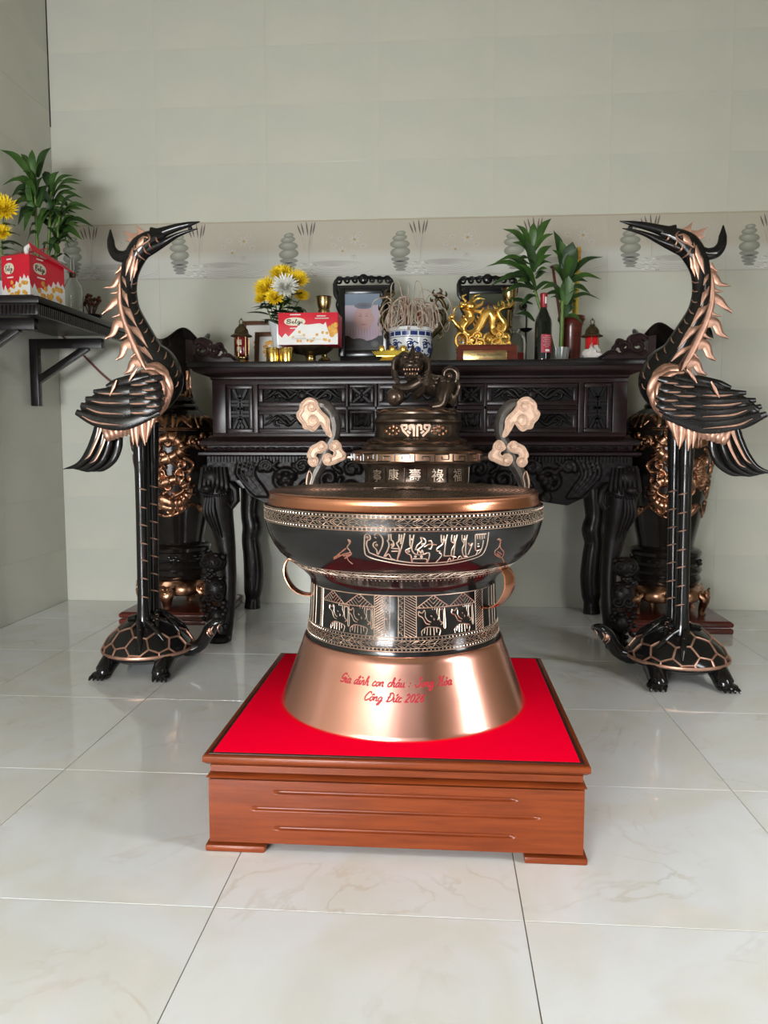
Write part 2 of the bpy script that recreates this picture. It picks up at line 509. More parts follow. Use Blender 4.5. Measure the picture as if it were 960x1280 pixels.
# the printed frieze: one border tile per bay (stones, reeds, blossom and rippled water are flat print)
CREAM, WATER = (0.50, 0.46, 0.385), (0.58, 0.575, 0.53)
def disc(mb, o, u, v, rx, ry, lift, c_in, c_out, n=18, off=(0.0, 0.0), rot=0.0):
    ca, sa = math.cos(rot), math.sin(rot)
    pts = [(u + off[0] * rx, v + off[1] * ry)] + [(u + rx * math.cos(2 * PI * k / n) * ca - ry * math.sin(2 * PI * k / n) * sa, v + rx * math.cos(2 * PI * k / n) * sa + ry * math.sin(2 * PI * k / n) * ca) for k in range(n)]
    mb.add([(o[0] + p[0], o[1] - lift, o[2] + p[1]) for p in pts], [(0, 1 + k, 1 + (k + 1) % n) for k in range(n)], [c_in] + [c_out] * n)
def pstrip(mb, o, pts, wd, lift, col):
    P = np.array(pts, float); vs = []; cs = []
    for i in range(len(P)):
        t = P[min(i + 1, len(P) - 1)] - P[max(i - 1, 0)]; t /= np.linalg.norm(t) + 1e-9
        n = np.array([-t[1], t[0]]); w_ = wd * (math.sin(PI * (i + .35) / (len(P) - .3)) if len(P) > 3 else 1) / 2
        for sg in (-1, 1):
            q = P[i] + n * w_ * sg; vs.append((o[0] + q[0], o[1] - lift, o[2] + q[1]))
    mb.add(vs, [(2 * i, 2 * i + 2, 2 * i + 3, 2 * i + 1) for i in range(len(P) - 1)], col)
def border_print():
    mb = MB(); o = (0, 0, 0); r = random.Random(5)
    W, Hh = 0.604, 0.3
    def quad(z0, z1, c0, c1, lift):
        mb.add([(0, -lift, z0), (W, -lift, z0), (W, -lift, z1), (0, -lift, z1)], [(0, 1, 2, 3)], [c0, c0, c1, c1])
    quad(0, 0.10, WATER, WATER, .0002); quad(.10, .15, WATER, CREAM, .0002); quad(.15, .292, CREAM, CREAM, .0002)
    quad(.292, .2995, (0.45, 0.39, 0.30), (0.45, 0.39, 0.30), .0002)
    quad(0, .008, (0.47, .455, .41), (0.5, .49, .45), .0003)
    for k in range(15):          # ripples
        cx, cz = 0.36, 0.052
        rx = 0.05 + 0.017 * k; rz = 0.006 + 0.0033 * k
        a0 = r.uniform(0, .6)
        pts = [(cx + rx * math.cos(a), cz + rz * math.sin(a)) for a in np.linspace(PI + a0, 2 * PI - r.uniform(0, .6), 14)]
        pts = [p for p in pts if 0.004 < p[0] < W - .004 and p[1] > .006]
        if len(pts) > 4: pstrip(mb, o, pts, .0035, .0004, (0.42, .40, .37) if k % 2 else (0.66, .655, .62))
        if k < 9:
            pts = [(cx + rx * math.cos(a), cz + rz * math.sin(a)) for a in np.linspace(.2 + a0, PI - .3, 12)]
            pts = [p for p in pts if 0.004 < p[0] < W - .004]
            if len(pts) > 4: pstrip(mb, o, pts, .003, .0004, (0.45, .43, .40))
    for (dx, dz) in [(r.uniform(.16, .25), r.uniform(.01, .07)) for _ in range(16)]:     # splashes beside the stones
        pstrip(mb, o, [(dx, dz), (dx + r.uniform(.006, .014), dz + r.uniform(-.004, .008)), (dx + .02, dz + r.uniform(-.006, .006))], .004, .0005, r.choice([(0.36, .35, .32), (.72, .72, .69)]))
    st = [(0.118, .222, .027, .013), (0.113, .199, .040, .017), (0.114, .166, .053, .023), (0.116, .124, .054, .028)]
    G1, G2 = (0.43, .435, .37), (0.22, .225, .185)
    for (u, v, rx, ry) in [(.116, .088, .05, .014), (.117, .067, .042, .012), (.116, .048, .036, .010), (.118, .032, .028, .007)]:
        disc(mb, o, u, v, rx, ry, .0006, (0.30, .30, .275), (.26, .26, .235))
    for i, (u, v, rx, ry) in enumerate(reversed(st)):
        disc(mb, o, u, v, rx, ry, .0008 + .0002 * i, G1, G2, n=22, off=(-.2, .35), rot=(0.1, 0, .12, .15)[i])
    for (b0, t0, l) in [((.205, .13), (.165, .275), 1), ((.212, .12), (.185, .285), 1), ((.222, .10), (.213, .292), 1), ((.232, .10), (.245, .286), 1), ((.24, .12), (.262, .290), 1), ((.205, .14), (.178, .215), 0), ((.226, .06), (.238, .23), 0)]:
        m_ = ((b0[0] + t0[0]) / 2 + (.006 if t0[0] > b0[0] else -.006) * -1, (b0[1] + t0[1]) / 2)
        path = cat([b0, m_, t0], 4)
        pstrip(mb, o, path, .0035, .0006, (0.44, .41, .36))
        q = path[-4:]
        if l: pstrip(mb, o, q, .0085, .0010, (0.165, .125, .11))
    for (u, v, sc) in [(.395, .20, .022), (.36, .165, .02), (.41, .135, .03), (.475, .195, .034), (.52, .16, .024), (.345, .215, .016), (.47, .11, .022), (.505, .225, .018), (.435, .235, .014), (.53, .205, .014)]:
        n = 7
        for k in range(n):
            a = 2 * PI * k / n + u * 50
            disc(mb, o, u + sc * .62 * math.cos(a), v + sc * .5 * math.sin(a), sc * .42, sc * .16, .0006 + .00004 * k, (0.60, .575, .52), (0.47, .445, .39), n=8, rot=a)
        if sc > .025: disc(mb, o, u, v, sc * .2, sc * .17, .0012, (0.50, .33, .10), (0.42, .26, .08), n=10)
        else: disc(mb, o, u, v, sc * .16, sc * .14, .0012, (0.36, .35, .28), (0.4, .385, .33), n=8)
    return mb
pr_mesh = None
for a, b in zip(xs[:-1], xs[1:]):
    t = tile(wall_back, 'border', (0.604, 0.008, 0.3), ((a + b) / 2, YB + .004, 1.9475), 'wall_tile', bev=0.0004)
    t.name = 'border_tile'
    if pr_mesh is None:
        o = border_print().build('printed_scene', 'print', smooth=False); pr_mesh = o.data
    else:
        o = bpy.data.objects.new('printed_scene', pr_mesh); COL.objects.link(o)
    o.parent = t; o.location = (-0.302, -0.004, -0.15)
# ------------------------------------------------------------------ the low wooden plinth with its red cloth
DX, DY, ZP = -0.098, 2.035, 0.223
def grooved_plinth():
    t = thing('plinth', 'low square reddish-brown wooden plinth with red cloth top carrying the copper drum', 'plinth', (DX, DY, 0))
    h = 0.4205
    MB().square([(.020, .195), (.008, .199), (.002, .2045), (0, .206), (0, .218), (.003, .2205)], DX, DY, h, h).build('top_slab', 'plinth_wood', t, bev=.0015)
    MB().square([(.006, .169), (.010, .1735), (.022, .1765), (.022, .1785), (.014, .1805), (.014, .1945), (.018, .196)], DX, DY, h, h).build('neck_moulding', 'plinth_wood', t)
    hb = h - .010
    mb = MB()
    mb.square([(.003, .0165), (0, .020), (0, .164), (.004, .1685), (.02, .170)], DX, DY + .003, hb, hb - .003)
    mb.build('case', 'plinth_wood', t)
    # front board with three rounded grooves sunk into it
    nx, nz = 150, 130
    U, V = np.meshgrid(np.linspace(-hb + .001, hb - .001, nx), np.linspace(.0205, .164, nz), indexing='ij')
    gl = lambda a, b, py: ([(atx(a, DY - hb) - DX, atz(py, DY - hb, 350)), (atx(b, DY - hb) - DX, atz(py, DY - hb, 350))], .0046, .0052)
    D = relief(U, V, [gl(341, 648, 990), gl(312, 678, 1011), gl(341, 647, 1035)])
    Pn = np.stack([DX + U, DY - hb - .0012 + np.minimum(D, .006) + 0 * U, V], -1)
    MB().grid(Pn).build('grooved_front', 'plinth_wood', t, ang=1.2)
    for sx in (-1, 1):
        for sy in (-1, 1):
            e = DX + sx * (h - .002); y0 = DY + sy * (h - .002)
            MB().box(min(e, e - sx * .135), max(e, e - sx * .135), min(y0, y0 - sy * .135), max(y0, y0 - sy * .135), 0, .0155).build('foot', 'plinth_wood', t, bev=.005)
    MB().square([(.003, .2205), (.003, .2222)], DX, DY, h - .009, h - .009).build('dark_border', 'plinth_dark', t)
    MB().square([(0, .2205), (0, .2225), (.001, .2232)], DX, DY, h - .020, h - .020).build('red_cloth', 'felt', t)
    return t
grooved_plinth()

# ------------------------------------------------------------------ the bronze drum
DC = (-0.098, 2.04)
Z0 = ZP
PROF = [(.3265, Z0), (.3265, .228), (.3235, .234), (.298, .302), (.277, .358), (.267, .385), (.2625, .400), (.258, .403),
        (.2565, .4035), (.256, .412), (.254, .416), (.2485, .450), (.2455, .50), (.2440, .545), (.2465, .556), (.253, .566), (.262, .574), (.268, .580),
        (.286, .5945), (.307, .610), (.326, .628), (.342, .650), (.354, .678), (.3605, .702), (.3625, .718), (.3625, .748), (.358, .7515),
        (.3545, .753), (.350, .764), (.3485, .772), (.351, .7775), (.348, .781), (.34, .7825)]
PZ = np.array([p[1] for p in PROF]); PR = np.array([p[0] for p in PROF])
def drum_r(z): return float(np.interp(z, PZ, PR))
def dpt(az, z, h=0.0):
    r = drum_r(z) + h
    return (DC[0] + r * math.sin(az), DC[1] - r * math.cos(az), z)
def hit(px, py):
    """azimuth and height where the line of sight of a measured point meets the drum"""
    d = ray(px, py); d = d / d[1]
    best = None
    for y in np.arange(1.6, 2.12, .001):
        p = _c + d * y
        if .22 < p[2] < .785 and math.hypot(p[0] - DC[0], p[1] - DC[1]) <= drum_r(p[2]):
            best = p; break
    if best is None:
        p = _c + d * 2.0; return (math.copysign(1.3, p[0] - DC[0]), float(p[2]))
    return (math.atan2(best[0] - DC[0], DC[1] - best[1]), float(best[2]))
RR = .30
def ridge(mb, pts, w=.0024, h=.0011, step=.006, sm=True):
    """a raised line on the drum: pts in (azimuth, height)"""
    P = [np.array((a * RR, z)) for a, z in pts]
    if len(P) > 2 and sm: P = cat(P, 3)
    Q = [P[0]]
    for p in P[1:]:
        n = max(1, int(np.linalg.norm(p - Q[-1]) / step)); a = Q[-1]
        for k in range(1, n + 1): Q.append(a + (p - a) * k / n)
    Q = np.array(Q); vs = []
    for i in range(len(Q)):
        t = Q[min(i + 1, len(Q) - 1)] - Q[max(i - 1, 0)]
        t = t / (np.linalg.norm(t) + 1e-9); n = np.array((-t[1], t[0])) * w / 2
        for sg, hh in ((-1, 0.0002), (0, h), (1, 0.0002)):
            q = Q[i] + n * sg; vs.append(dpt(q[0] / RR, q[1], hh))
    n = len(Q); fs = []
    for i in range(n - 1):
        for k in (0, 1): fs.append((3 * i + k, 3 * i + 3 + k, 3 * i + 4 + k, 3 * i + 1 + k))
    mb.add(vs, fs)
def dots(mb, z, n, r=.0028, h=.002, rz=None):
    for k in range(n):
        a = 2 * PI * k / n; rz_ = rz or r
        mb.add([dpt(a + math.cos(b) * r / RR, z + math.sin(b) * rz_, .0002) for b in (PI / 4, 3 * PI / 4, 5 * PI / 4, 7 * PI / 4)] + [dpt(a, z, h)], [(0, 1, 4), (1, 2, 4), (2, 3, 4), (3, 0, 4)])
def ringline(mb, z, w=.0018):
    ridge(mb, [(2 * PI * k / 120, z) for k in range(121)], w, sm=False, step=1)
def motif_band(mb, z0, z1, n):
    zm, q = (z0 + z1) / 2, (z1 - z0)
    ringline(mb, zm, .0012)
    for k in range(n):
        a = 2 * PI * k / n; s = 2 * PI / n
        for sg in (-1, 1):
            za, zb = zm + sg * q * .10, zm + sg * q * .46
            ridge(mb, [(a, za), (a + s * .34, zb)], .00135, sm=False)
            ridge(mb, [(a + s * .20, za), (a + s * .5, zb)], .00135, sm=False)
            ridge(mb, [(a + s * .5, zb), (a + s * .72, za), (a + s * .98, zb)], .00135, sm=False)
def make_drum():
    t = thing('ceremonial_drum', 'black and copper bronze drum with flared copper base standing on red cloth plinth', 'drum', (DC[0], DC[1], Z0))
    def sl(a, b): return [(r, z) for r, z in PROF if a - 1e-6 <= z <= b + 1e-6]
    MB().lathe([(.30, Z0 + .001)] + sl(Z0, .403), (*DC, 0), 96).build('flared_base', 'copper_satin', t, label='plain satin copper flared base with red lettering')
    MB().lathe(sl(.403, .7515), (*DC, 0), 96).build('body', 'bronze_black', t, ang=.5)
    MB().lathe(sl(.7515, .7825), (*DC, 0), 96).build('copper_rim', 'copper_rim', t, label='concave copper rim round the drum head')
    # the head: turned rings and a star
    hp = [(.3405, .7815)]
    for k in range(22):
        r = .335 - k * .0145
        hp += [(r + .004, .782), (r + .003, .7836), (r, .7836), (r - .001, .782)]
    MB().lathe(hp + [(0.004, .782)], (*DC, 0), 96).build('drum_head', 'bronze_brown', t, ang=.4, label='dark bronze drum head turned with concentric rings')
    mb = MB(); pts = []
    for k in range(28):
        r = .078 if k % 2 == 0 else .03; a = PI * k / 14
        pts.append((DC[0] + r * math.cos(a), DC[1] + r * math.sin(a), .7835))
    mb.prism(pts, (0, 0, .003)).build('star', 'bronze_brown', t, smooth=False)
    # rim band, belly band and foot band
    mb = MB()
    for z in (.7475, .7395, .7195, .7115): ringline(mb, z)
    motif_band(mb, .7205, .7385, 60)
    for z in (.6075, .592): ringline(mb, z)
    motif_band(mb, .593, .6065, 54)
    for z in (.4475, .4400, .4215, .4145): ringline(mb, z)
    motif_band(mb, .4225, .4390, 48)
    mb.build('band_ornament', 'line_gold', t, kind='stuff')
    mb = MB()
    dots(mb, .7435, 215, .0026); dots(mb, .7155, 215, .0026); dots(mb, .5865, 170, .0020, .0016); dots(mb, .4438, 160, .0023); dots(mb, .4180, 160, .0023)
    mb.build('bead_rows', 'line_gold', t, kind='stuff')
    # the boat with its crew on the belly
    C5 = lambda L: [hit(455 + x / 6, 655 + y / 6) for x, y in L]
    boat = [[(5, 85), (5, 200), (30, 245), (150, 280), (350, 310), (560, 308), (720, 285), (860, 245), (910, 190), (935, 60)],
            [(40, 215), (150, 255), (350, 290), (560, 290), (700, 268), (840, 232), (880, 190), (895, 120)],
            [(5, 85), (25, 75), (45, 90), (45, 115), (25, 125), (20, 160), (40, 215)], [(75, 85), (105, 70), (140, 110), (135, 170), (105, 230)],
            [(100, 225), (95, 195), (70, 165), (75, 140), (95, 135)], [(78, 95), (92, 108)],
            [(185, 75), (185, 118), (175, 125), (187, 150), (180, 190), (150, 245)], [(200, 75), (205, 120), (215, 125), (225, 160), (205, 180), (258, 186)],
            [(205, 205), (255, 204)], [(160, 245), (185, 225), (205, 258), (232, 268)], [(305, 70), (280, 180), (250, 268)], [(265, 75), (260, 130), (245, 145), (265, 190), (252, 262)],
            [(282, 80), (275, 150)], [(345, 80), (345, 155), (352, 178), (312, 198), (325, 222), (350, 235), (360, 288)], [(375, 80), (362, 150), (358, 190), (382, 225), (440, 230), (483, 215), (490, 240), (475, 288)],
            [(365, 262), (465, 262), (468, 288)], [(362, 262), (360, 288)], [(385, 195), (400, 160), (432, 130), (425, 100), (455, 115), (462, 140), (440, 165), (398, 198)],
            [(400, 225), (410, 197), (428, 222), (435, 195), (446, 224)], [(452, 172), (490, 152), (545, 156)], [(485, 130), (500, 124), (512, 155), (500, 187), (482, 185)],
            [(580, 80), (580, 130), (590, 150), (552, 180), (545, 200), (572, 206)], [(625, 80), (610, 150), (600, 240)], [(560, 215), (582, 235), (540, 288)], [(600, 240), (650, 238)], [(600, 85), (598, 140)],
            [(660, 80), (655, 130), (680, 150), (660, 190), (655, 238), (690, 250)], [(700, 80), (682, 160), (665, 278)], [(620, 290), (642, 256), (652, 284)], [(680, 85), (675, 140)],
            [(735, 80), (735, 120), (750, 150), (737, 190), (747, 240), (775, 244)], [(775, 80), (765, 130), (760, 200), (765, 240)], [(700, 260), (720, 240), (735, 262)], [(755, 84), (752, 140)],
            [(780, 140), (797, 162), (815, 140), (800, 180), (780, 230)], [(835, 80), (835, 195), (880, 190)], [(835, 80), (915, 75)],
            [(848, 80), (852, 112)], [(866, 80), (869, 112)], [(884, 78), (887, 112)], [(902, 78), (902, 108)], [(848, 150), (862, 149)], [(848, 168), (864, 167)], [(850, 205), (838, 236)]]
    mb = MB()
    for L in boat: ridge(mb, C5(L), .0027, .0012)
    for x, y in [(25, 100), (95, 158), (210, 155), (272, 120), (352, 115), (440, 152), (385, 245), (430, 246), (600, 120), (680, 120), (752, 115), (335, 205)]:
        a, z = hit(455 + x / 6, 655 + y / 6)
        ridge(mb, [(a + .006 * math.cos(q), z + .0022 * math.sin(q)) for q in np.linspace(0, 2 * PI, 9)], .002, sm=False, step=1)
    mb.build('boat_figure', 'line_gold', t)
    for off, sc, pts in [((330, 600), 5.05, [[(530, 375), (540, 400), (525, 425), (545, 455), (500, 470), (440, 500), (470, 470), (520, 430)], [(520, 478), (535, 510), (560, 530)], [(500, 480), (545, 470)], [(480, 470), (440, 490)], [(545, 455), (550, 470), (510, 495)], [(530, 375), (545, 385), (540, 405)]]),
                         ((500, 600), 5.05, [[(625, 375), (635, 395), (618, 430), (600, 445), (600, 470), (640, 490), (655, 455), (635, 430), (630, 395)], [(612, 450), (640, 470)], [(608, 462), (632, 482)], [(640, 488), (655, 520)], [(612, 378), (625, 372), (640, 380)]])]:
        mb = MB()
        for L in pts: ridge(mb, [hit(off[0] + x / sc, off[1] + y / sc) for x, y in L], .0026, .0012)
        mb.build('bird_figure', 'copper_matte', t)
    # the waist panels
    A = lambda px: hit(px, 765)[0]
    zt, zf, zb = .5455, .5165, .4485
    V = [A(p) for p in (404, 468, 480.6, 487, 498, 505.5, 520.4, 594, 603)]
    mb = MB()
    ridge(mb, [(lerp(V[0] - .12, V[8] + .1, k / 30), zt) for k in range(31)], sm=False)
    for v in V[1:8]: ridge(mb, [(v, zt), (v, zb)], sm=False)
    for v in (V[0], V[8]): ridge(mb, [(v, zt), (v, zb)], sm=False)
    for a, b in ((V[0], V[1]), (V[6], V[7])):
        ridge(mb, [(lerp(a, b, k / 10), zf) for k in range(11)], sm=False)
        n = 4; s = (b - a) / n          # zigzag frieze filled with hatching
        for k in range(n):
            x0, x1 = a + k * s, a + (k + 1) * s
            up = k % 2 == 0
            ridge(mb, [(x0, zf if up else zt), (x1, zt if up else zf)], sm=False)
            for q in range(1, 7):
                f = q / 7
                xa = lerp(x0, x1, f)
                zz = lerp(zf, zt, f) if up else lerp(zt, zf, f)
                if up:
                    ridge(mb, [(xa, zz), (min(x1, xa + (zz - zf) / RR * 1.2), max(zf, zz - (x1 - xa) * RR / 1.2))], .0017, sm=False)
                else:
                    ridge(mb, [(xa, zz), (max(x0, xa - (zz - zf) / RR * 1.2), max(zf, zz - (xa - x0) * RR / 1.2))], .0017, sm=False)
    def hatch(a, b, up):
        z = zb - .012
        while z < zt:
            za, zc = (z, z + .016) if up else (z + .016, z)
            f0 = max(0, (zb - min(za, zc)) / .016); f1 = min(1, (zt - min(za, zc)) / .016)
            if up: p = [(lerp(a, b, f0), lerp(za, zc, f0)), (lerp(a, b, f1), lerp(za, zc, f1))]
            else: p = [(lerp(a, b, 1 - f1), lerp(za, zc, 1 - f1)), (lerp(a, b, 1 - f0), lerp(za, zc, 1 - f0))]
            ridge(mb, p, .0020, sm=False); z += .0062
    hatch(V[1], V[2], True); hatch(V[5], V[6], False); hatch(V[7], V[8], True); hatch(V[0] - .05, V[0], False)
    for a, b in ((V[2], V[3]), (V[4], V[5])):
        z = zb + .003; k = 0
        while z < zt - .006:
            c = (a + b) / 2; q = (b - a) * .28
            ridge(mb, [(c - q, z), (c + q, z + .004), (c - q, z + .008)] if k % 3 else [(c + q, z), (c, z + .003), (c + q * .4, z + .007), (c - q, z + .006), (c - q, z + .009)], .0018); z += .0105; k += 1
    for k in range(3):
        ridge(mb, [(V[8] + .14 + .09 * k, zb), (V[8] + .14 + .09 * k, zt)], .002, sm=False)
        ridge(mb, [(V[0] - .16 - .09 * k, zb), (V[0] - .16 - .09 * k, zt)], .002, sm=False)
    mb.build('waist_frames', 'line_gold', t)
    war = [[(165, 315), (165, 350), (200, 370), (230, 420), (265, 430)], [(165, 315), (195, 330), (215, 305), (225, 330), (225, 360), (245, 395), (275, 410)],
           [(195, 528), (195, 490), (240, 455), (300, 455), (358, 470), (350, 525)], [(245, 455), (240, 525)], [(270, 458), (270, 525)], [(300, 458), (305, 525)], [(325, 462), (328, 500)], [(222, 470), (215, 510)],
           [(285, 228), (290, 300)], [(310, 228), (310, 300)], [(330, 228), (328, 330), (345, 360), (335, 390)], [(352, 240), (347, 330), (357, 400), (382, 412), (360, 432)],
           [(352, 300), (385, 300), (390, 450), (404, 456), (402, 380)], [(395, 245), (402, 380)], [(270, 352), (285, 360)], [(296, 375), (305, 385), (298, 392)]]
    R1 = [[hit(500 + x / 7.11, 720 + y / 7.11) for x, y in L] for L in war]
    a0 = hit(540, 765)[0]
    for px in (540, 578.5, 450, 423.5):
        mb = MB(); sh = hit(px, 765)[0] - a0
        for L in R1: ridge(mb, [(a + sh, min(z, zf - .002)) for a, z in L], .0026, .0012)
        mb.build('warrior_figure', 'line_gold', t)
    # strap handles between belly and waist
    for az in (math.radians(90 - 32), math.radians(-90 + 2)):
        mb = MB(); e = np.array((math.sin(az), -math.cos(az), 0)); tn = np.array((math.cos(az), math.sin(az), 0))
        c0 = np.array((DC[0], DC[1], 0))
        path = cat([c0 + e * r + np.array((0, 0, z)) for r, z in [(.286, .604), (.302, .600), (.314, .578), (.312, .548), (.294, .518), (.270, .503), (.240, .499)]], 5)
        mb.tube(path, [(.0038, .018), (.0036, .023), (.0036, .028), (.0036, .028), (.0036, .024), (.0038, .018)], 10, nrm=tn)
        mb.build('strap_handle', 'copper_rim', t)
    # the dedication, brushed in red
    G = {'a': (1.1, [[(.75, .85), (.4, 1), (.1, .6), (.15, .1), (.4, 0), (.7, .4), (.8, 1)], [(.8, 1), (.75, .3), (.9, 0), (1.1, .15)]]),
         'i': (.55, [[(0, .4), (.2, 1)], [(.2, 1), (.15, .2), (.3, 0), (.55, .2)]]), 'n': (.98, [[(.1, 1), (.1, 0)], [(.1, .5), (.4, 1), (.6, .85), (.6, .2), (.75, 0), (.95, .15)]]),
         'h': (.98, [[(0, .3), (.35, 1.6), (.28, 2.0), (.1, 1.6), (.1, 0)], [(.1, .5), (.4, 1), (.6, .8), (.6, .2), (.75, 0), (.95, .15)]]),
         'c': (.85, [[(.75, .8), (.5, 1), (.15, .6), (.2, .1), (.5, 0), (.85, .2)]]), 'o': (.95, [[(.45, 1), (.1, .6), (.2, .05), (.55, .05), (.75, .55), (.5, 1), (.65, .8), (.95, .9)]]),
         'u': (1.05, [[(.1, 1), (.1, .3), (.3, 0), (.6, .3), (.7, 1)], [(.7, 1), (.7, .2), (.85, 0), (1.05, .15)]]),
         'g': (1.1, [[(.75, .85), (.4, 1), (.1, .6), (.15, .1), (.4, 0), (.7, .4), (.8, 1)], [(.8, 1), (.75, -.3), (.45, -.9), (.15, -.7), (.4, -.3), (1.1, .15)]]),
         'S': (1.45, [[(1.35, 1.6), (1.15, 2.0), (.75, 1.8), (.75, 1.3), (1.1, .8), (.95, .2), (.5, 0), (.1, .2), (.2, .55)]]),
         'G': (1.4, [[(1.2, 1.6), (1.0, 2.0), (.5, 1.8), (.25, 1.2), (.4, .8), (.9, .9), (1.2, 1.15)], [(1.2, 1.15), (1.1, .3), (.7, 0), (.2, .2)]]),
         'H': (1.6, [[(.1, 1.6), (.3, 2), (.5, 1.8), (.35, .2), (.05, 0)], [(1.4, 2), (1.1, 1.8), (1.0, .3), (1.2, 0), (1.5, .2)], [(.4, 1), (.7, 1.1), (1.05, 1.05)]]),
         'C': (1.3, [[(1.2, 1.55), (1.05, 2.0), (.6, 1.9), (.15, 1.0), (.3, .15), (.7, 0), (1.2, .4)]]),
         'D': (1.55, [[(.55, 1.9), (.35, .3), (.1, .1), (.6, 0), (1.3, .5), (1.3, 1.5), (.8, 2), (.2, 1.8)], [(.1, 1), (.75, 1.05)]]),
         ':': (.7, [[(.12, .1), (.3, .2)], [(.2, .8), (.38, .9)]]), ' ': (.75, []),
         '2': (1.1, [[(.1, 1.4), (.4, 1.8), (.75, 1.4), (.5, .7), (.05, 0), (.85, .05)]]), '0': (1.1, [[(.45, 1.8), (.1, 1.2), (.15, .3), (.45, 0), (.8, .5), (.8, 1.4), (.45, 1.8)]]),
         '6': (1.05, [[(.75, 1.7), (.3, 1.2), (.1, .5), (.4, 0), (.75, .4), (.5, .9), (.15, .6)]]),
         'd': (1.15, [[(.75, .85), (.4, 1), (.1, .6), (.15, .1), (.4, 0), (.7, .4), (.85, 1.2)], [(.9, 2), (.78, .3), (.9, 0), (1.15, .15)], [(.5, 1.55), (1.15, 1.6)]])}
    MK = {'`': [(.3, 1.75), (.6, 1.35)], "'": [(.4, 1.35), (.7, 1.8)], '^': [(.2, 1.25), (.5, 1.55), (.75, 1.25)], '.': [(.24, 1.38), (.42, 1.5)], '+': [(.7, 1), (1.0, 1.15), (.95, 1.4)]}
    def write(s, a0, a1, z, xh):
        tot = sum(G[c][0] for c in s if c in G); k = (a1 - a0) / tot; x = 0; last = 0
        for c in s:
            if c in MK: st, bx = [MK[c]], last
            else: st, bx = G[c][1], x; last = x; x += G[c][0]
            if not st: continue
            yield [[(a0 + (bx + p[0] + .35 * (p[1] - .5)) * k, z + p[1] * xh) for p in L] for L in st]
    jobs = [('Gi.a di`nh con cha\'u : Song Ho`a', hit(424, 857)[0], hit(566, 857)[0], hit(508, 859)[1], .0098), ('Co^ng Du+\'c 2026', hit(455, 876)[0], hit(531, 876)[0], hit(508, 877.5)[1], .0092)]
    for s, a0, a1, z, xh in jobs:
        mb = MB()
        for Ls in write(s, a0, a1, z, xh):
            for L in Ls: ridge(mb, L, .0033, .0008, .004)
        mb.build('lettering', 'red_paint', t, label='red script lettering')
    return t
make_drum()

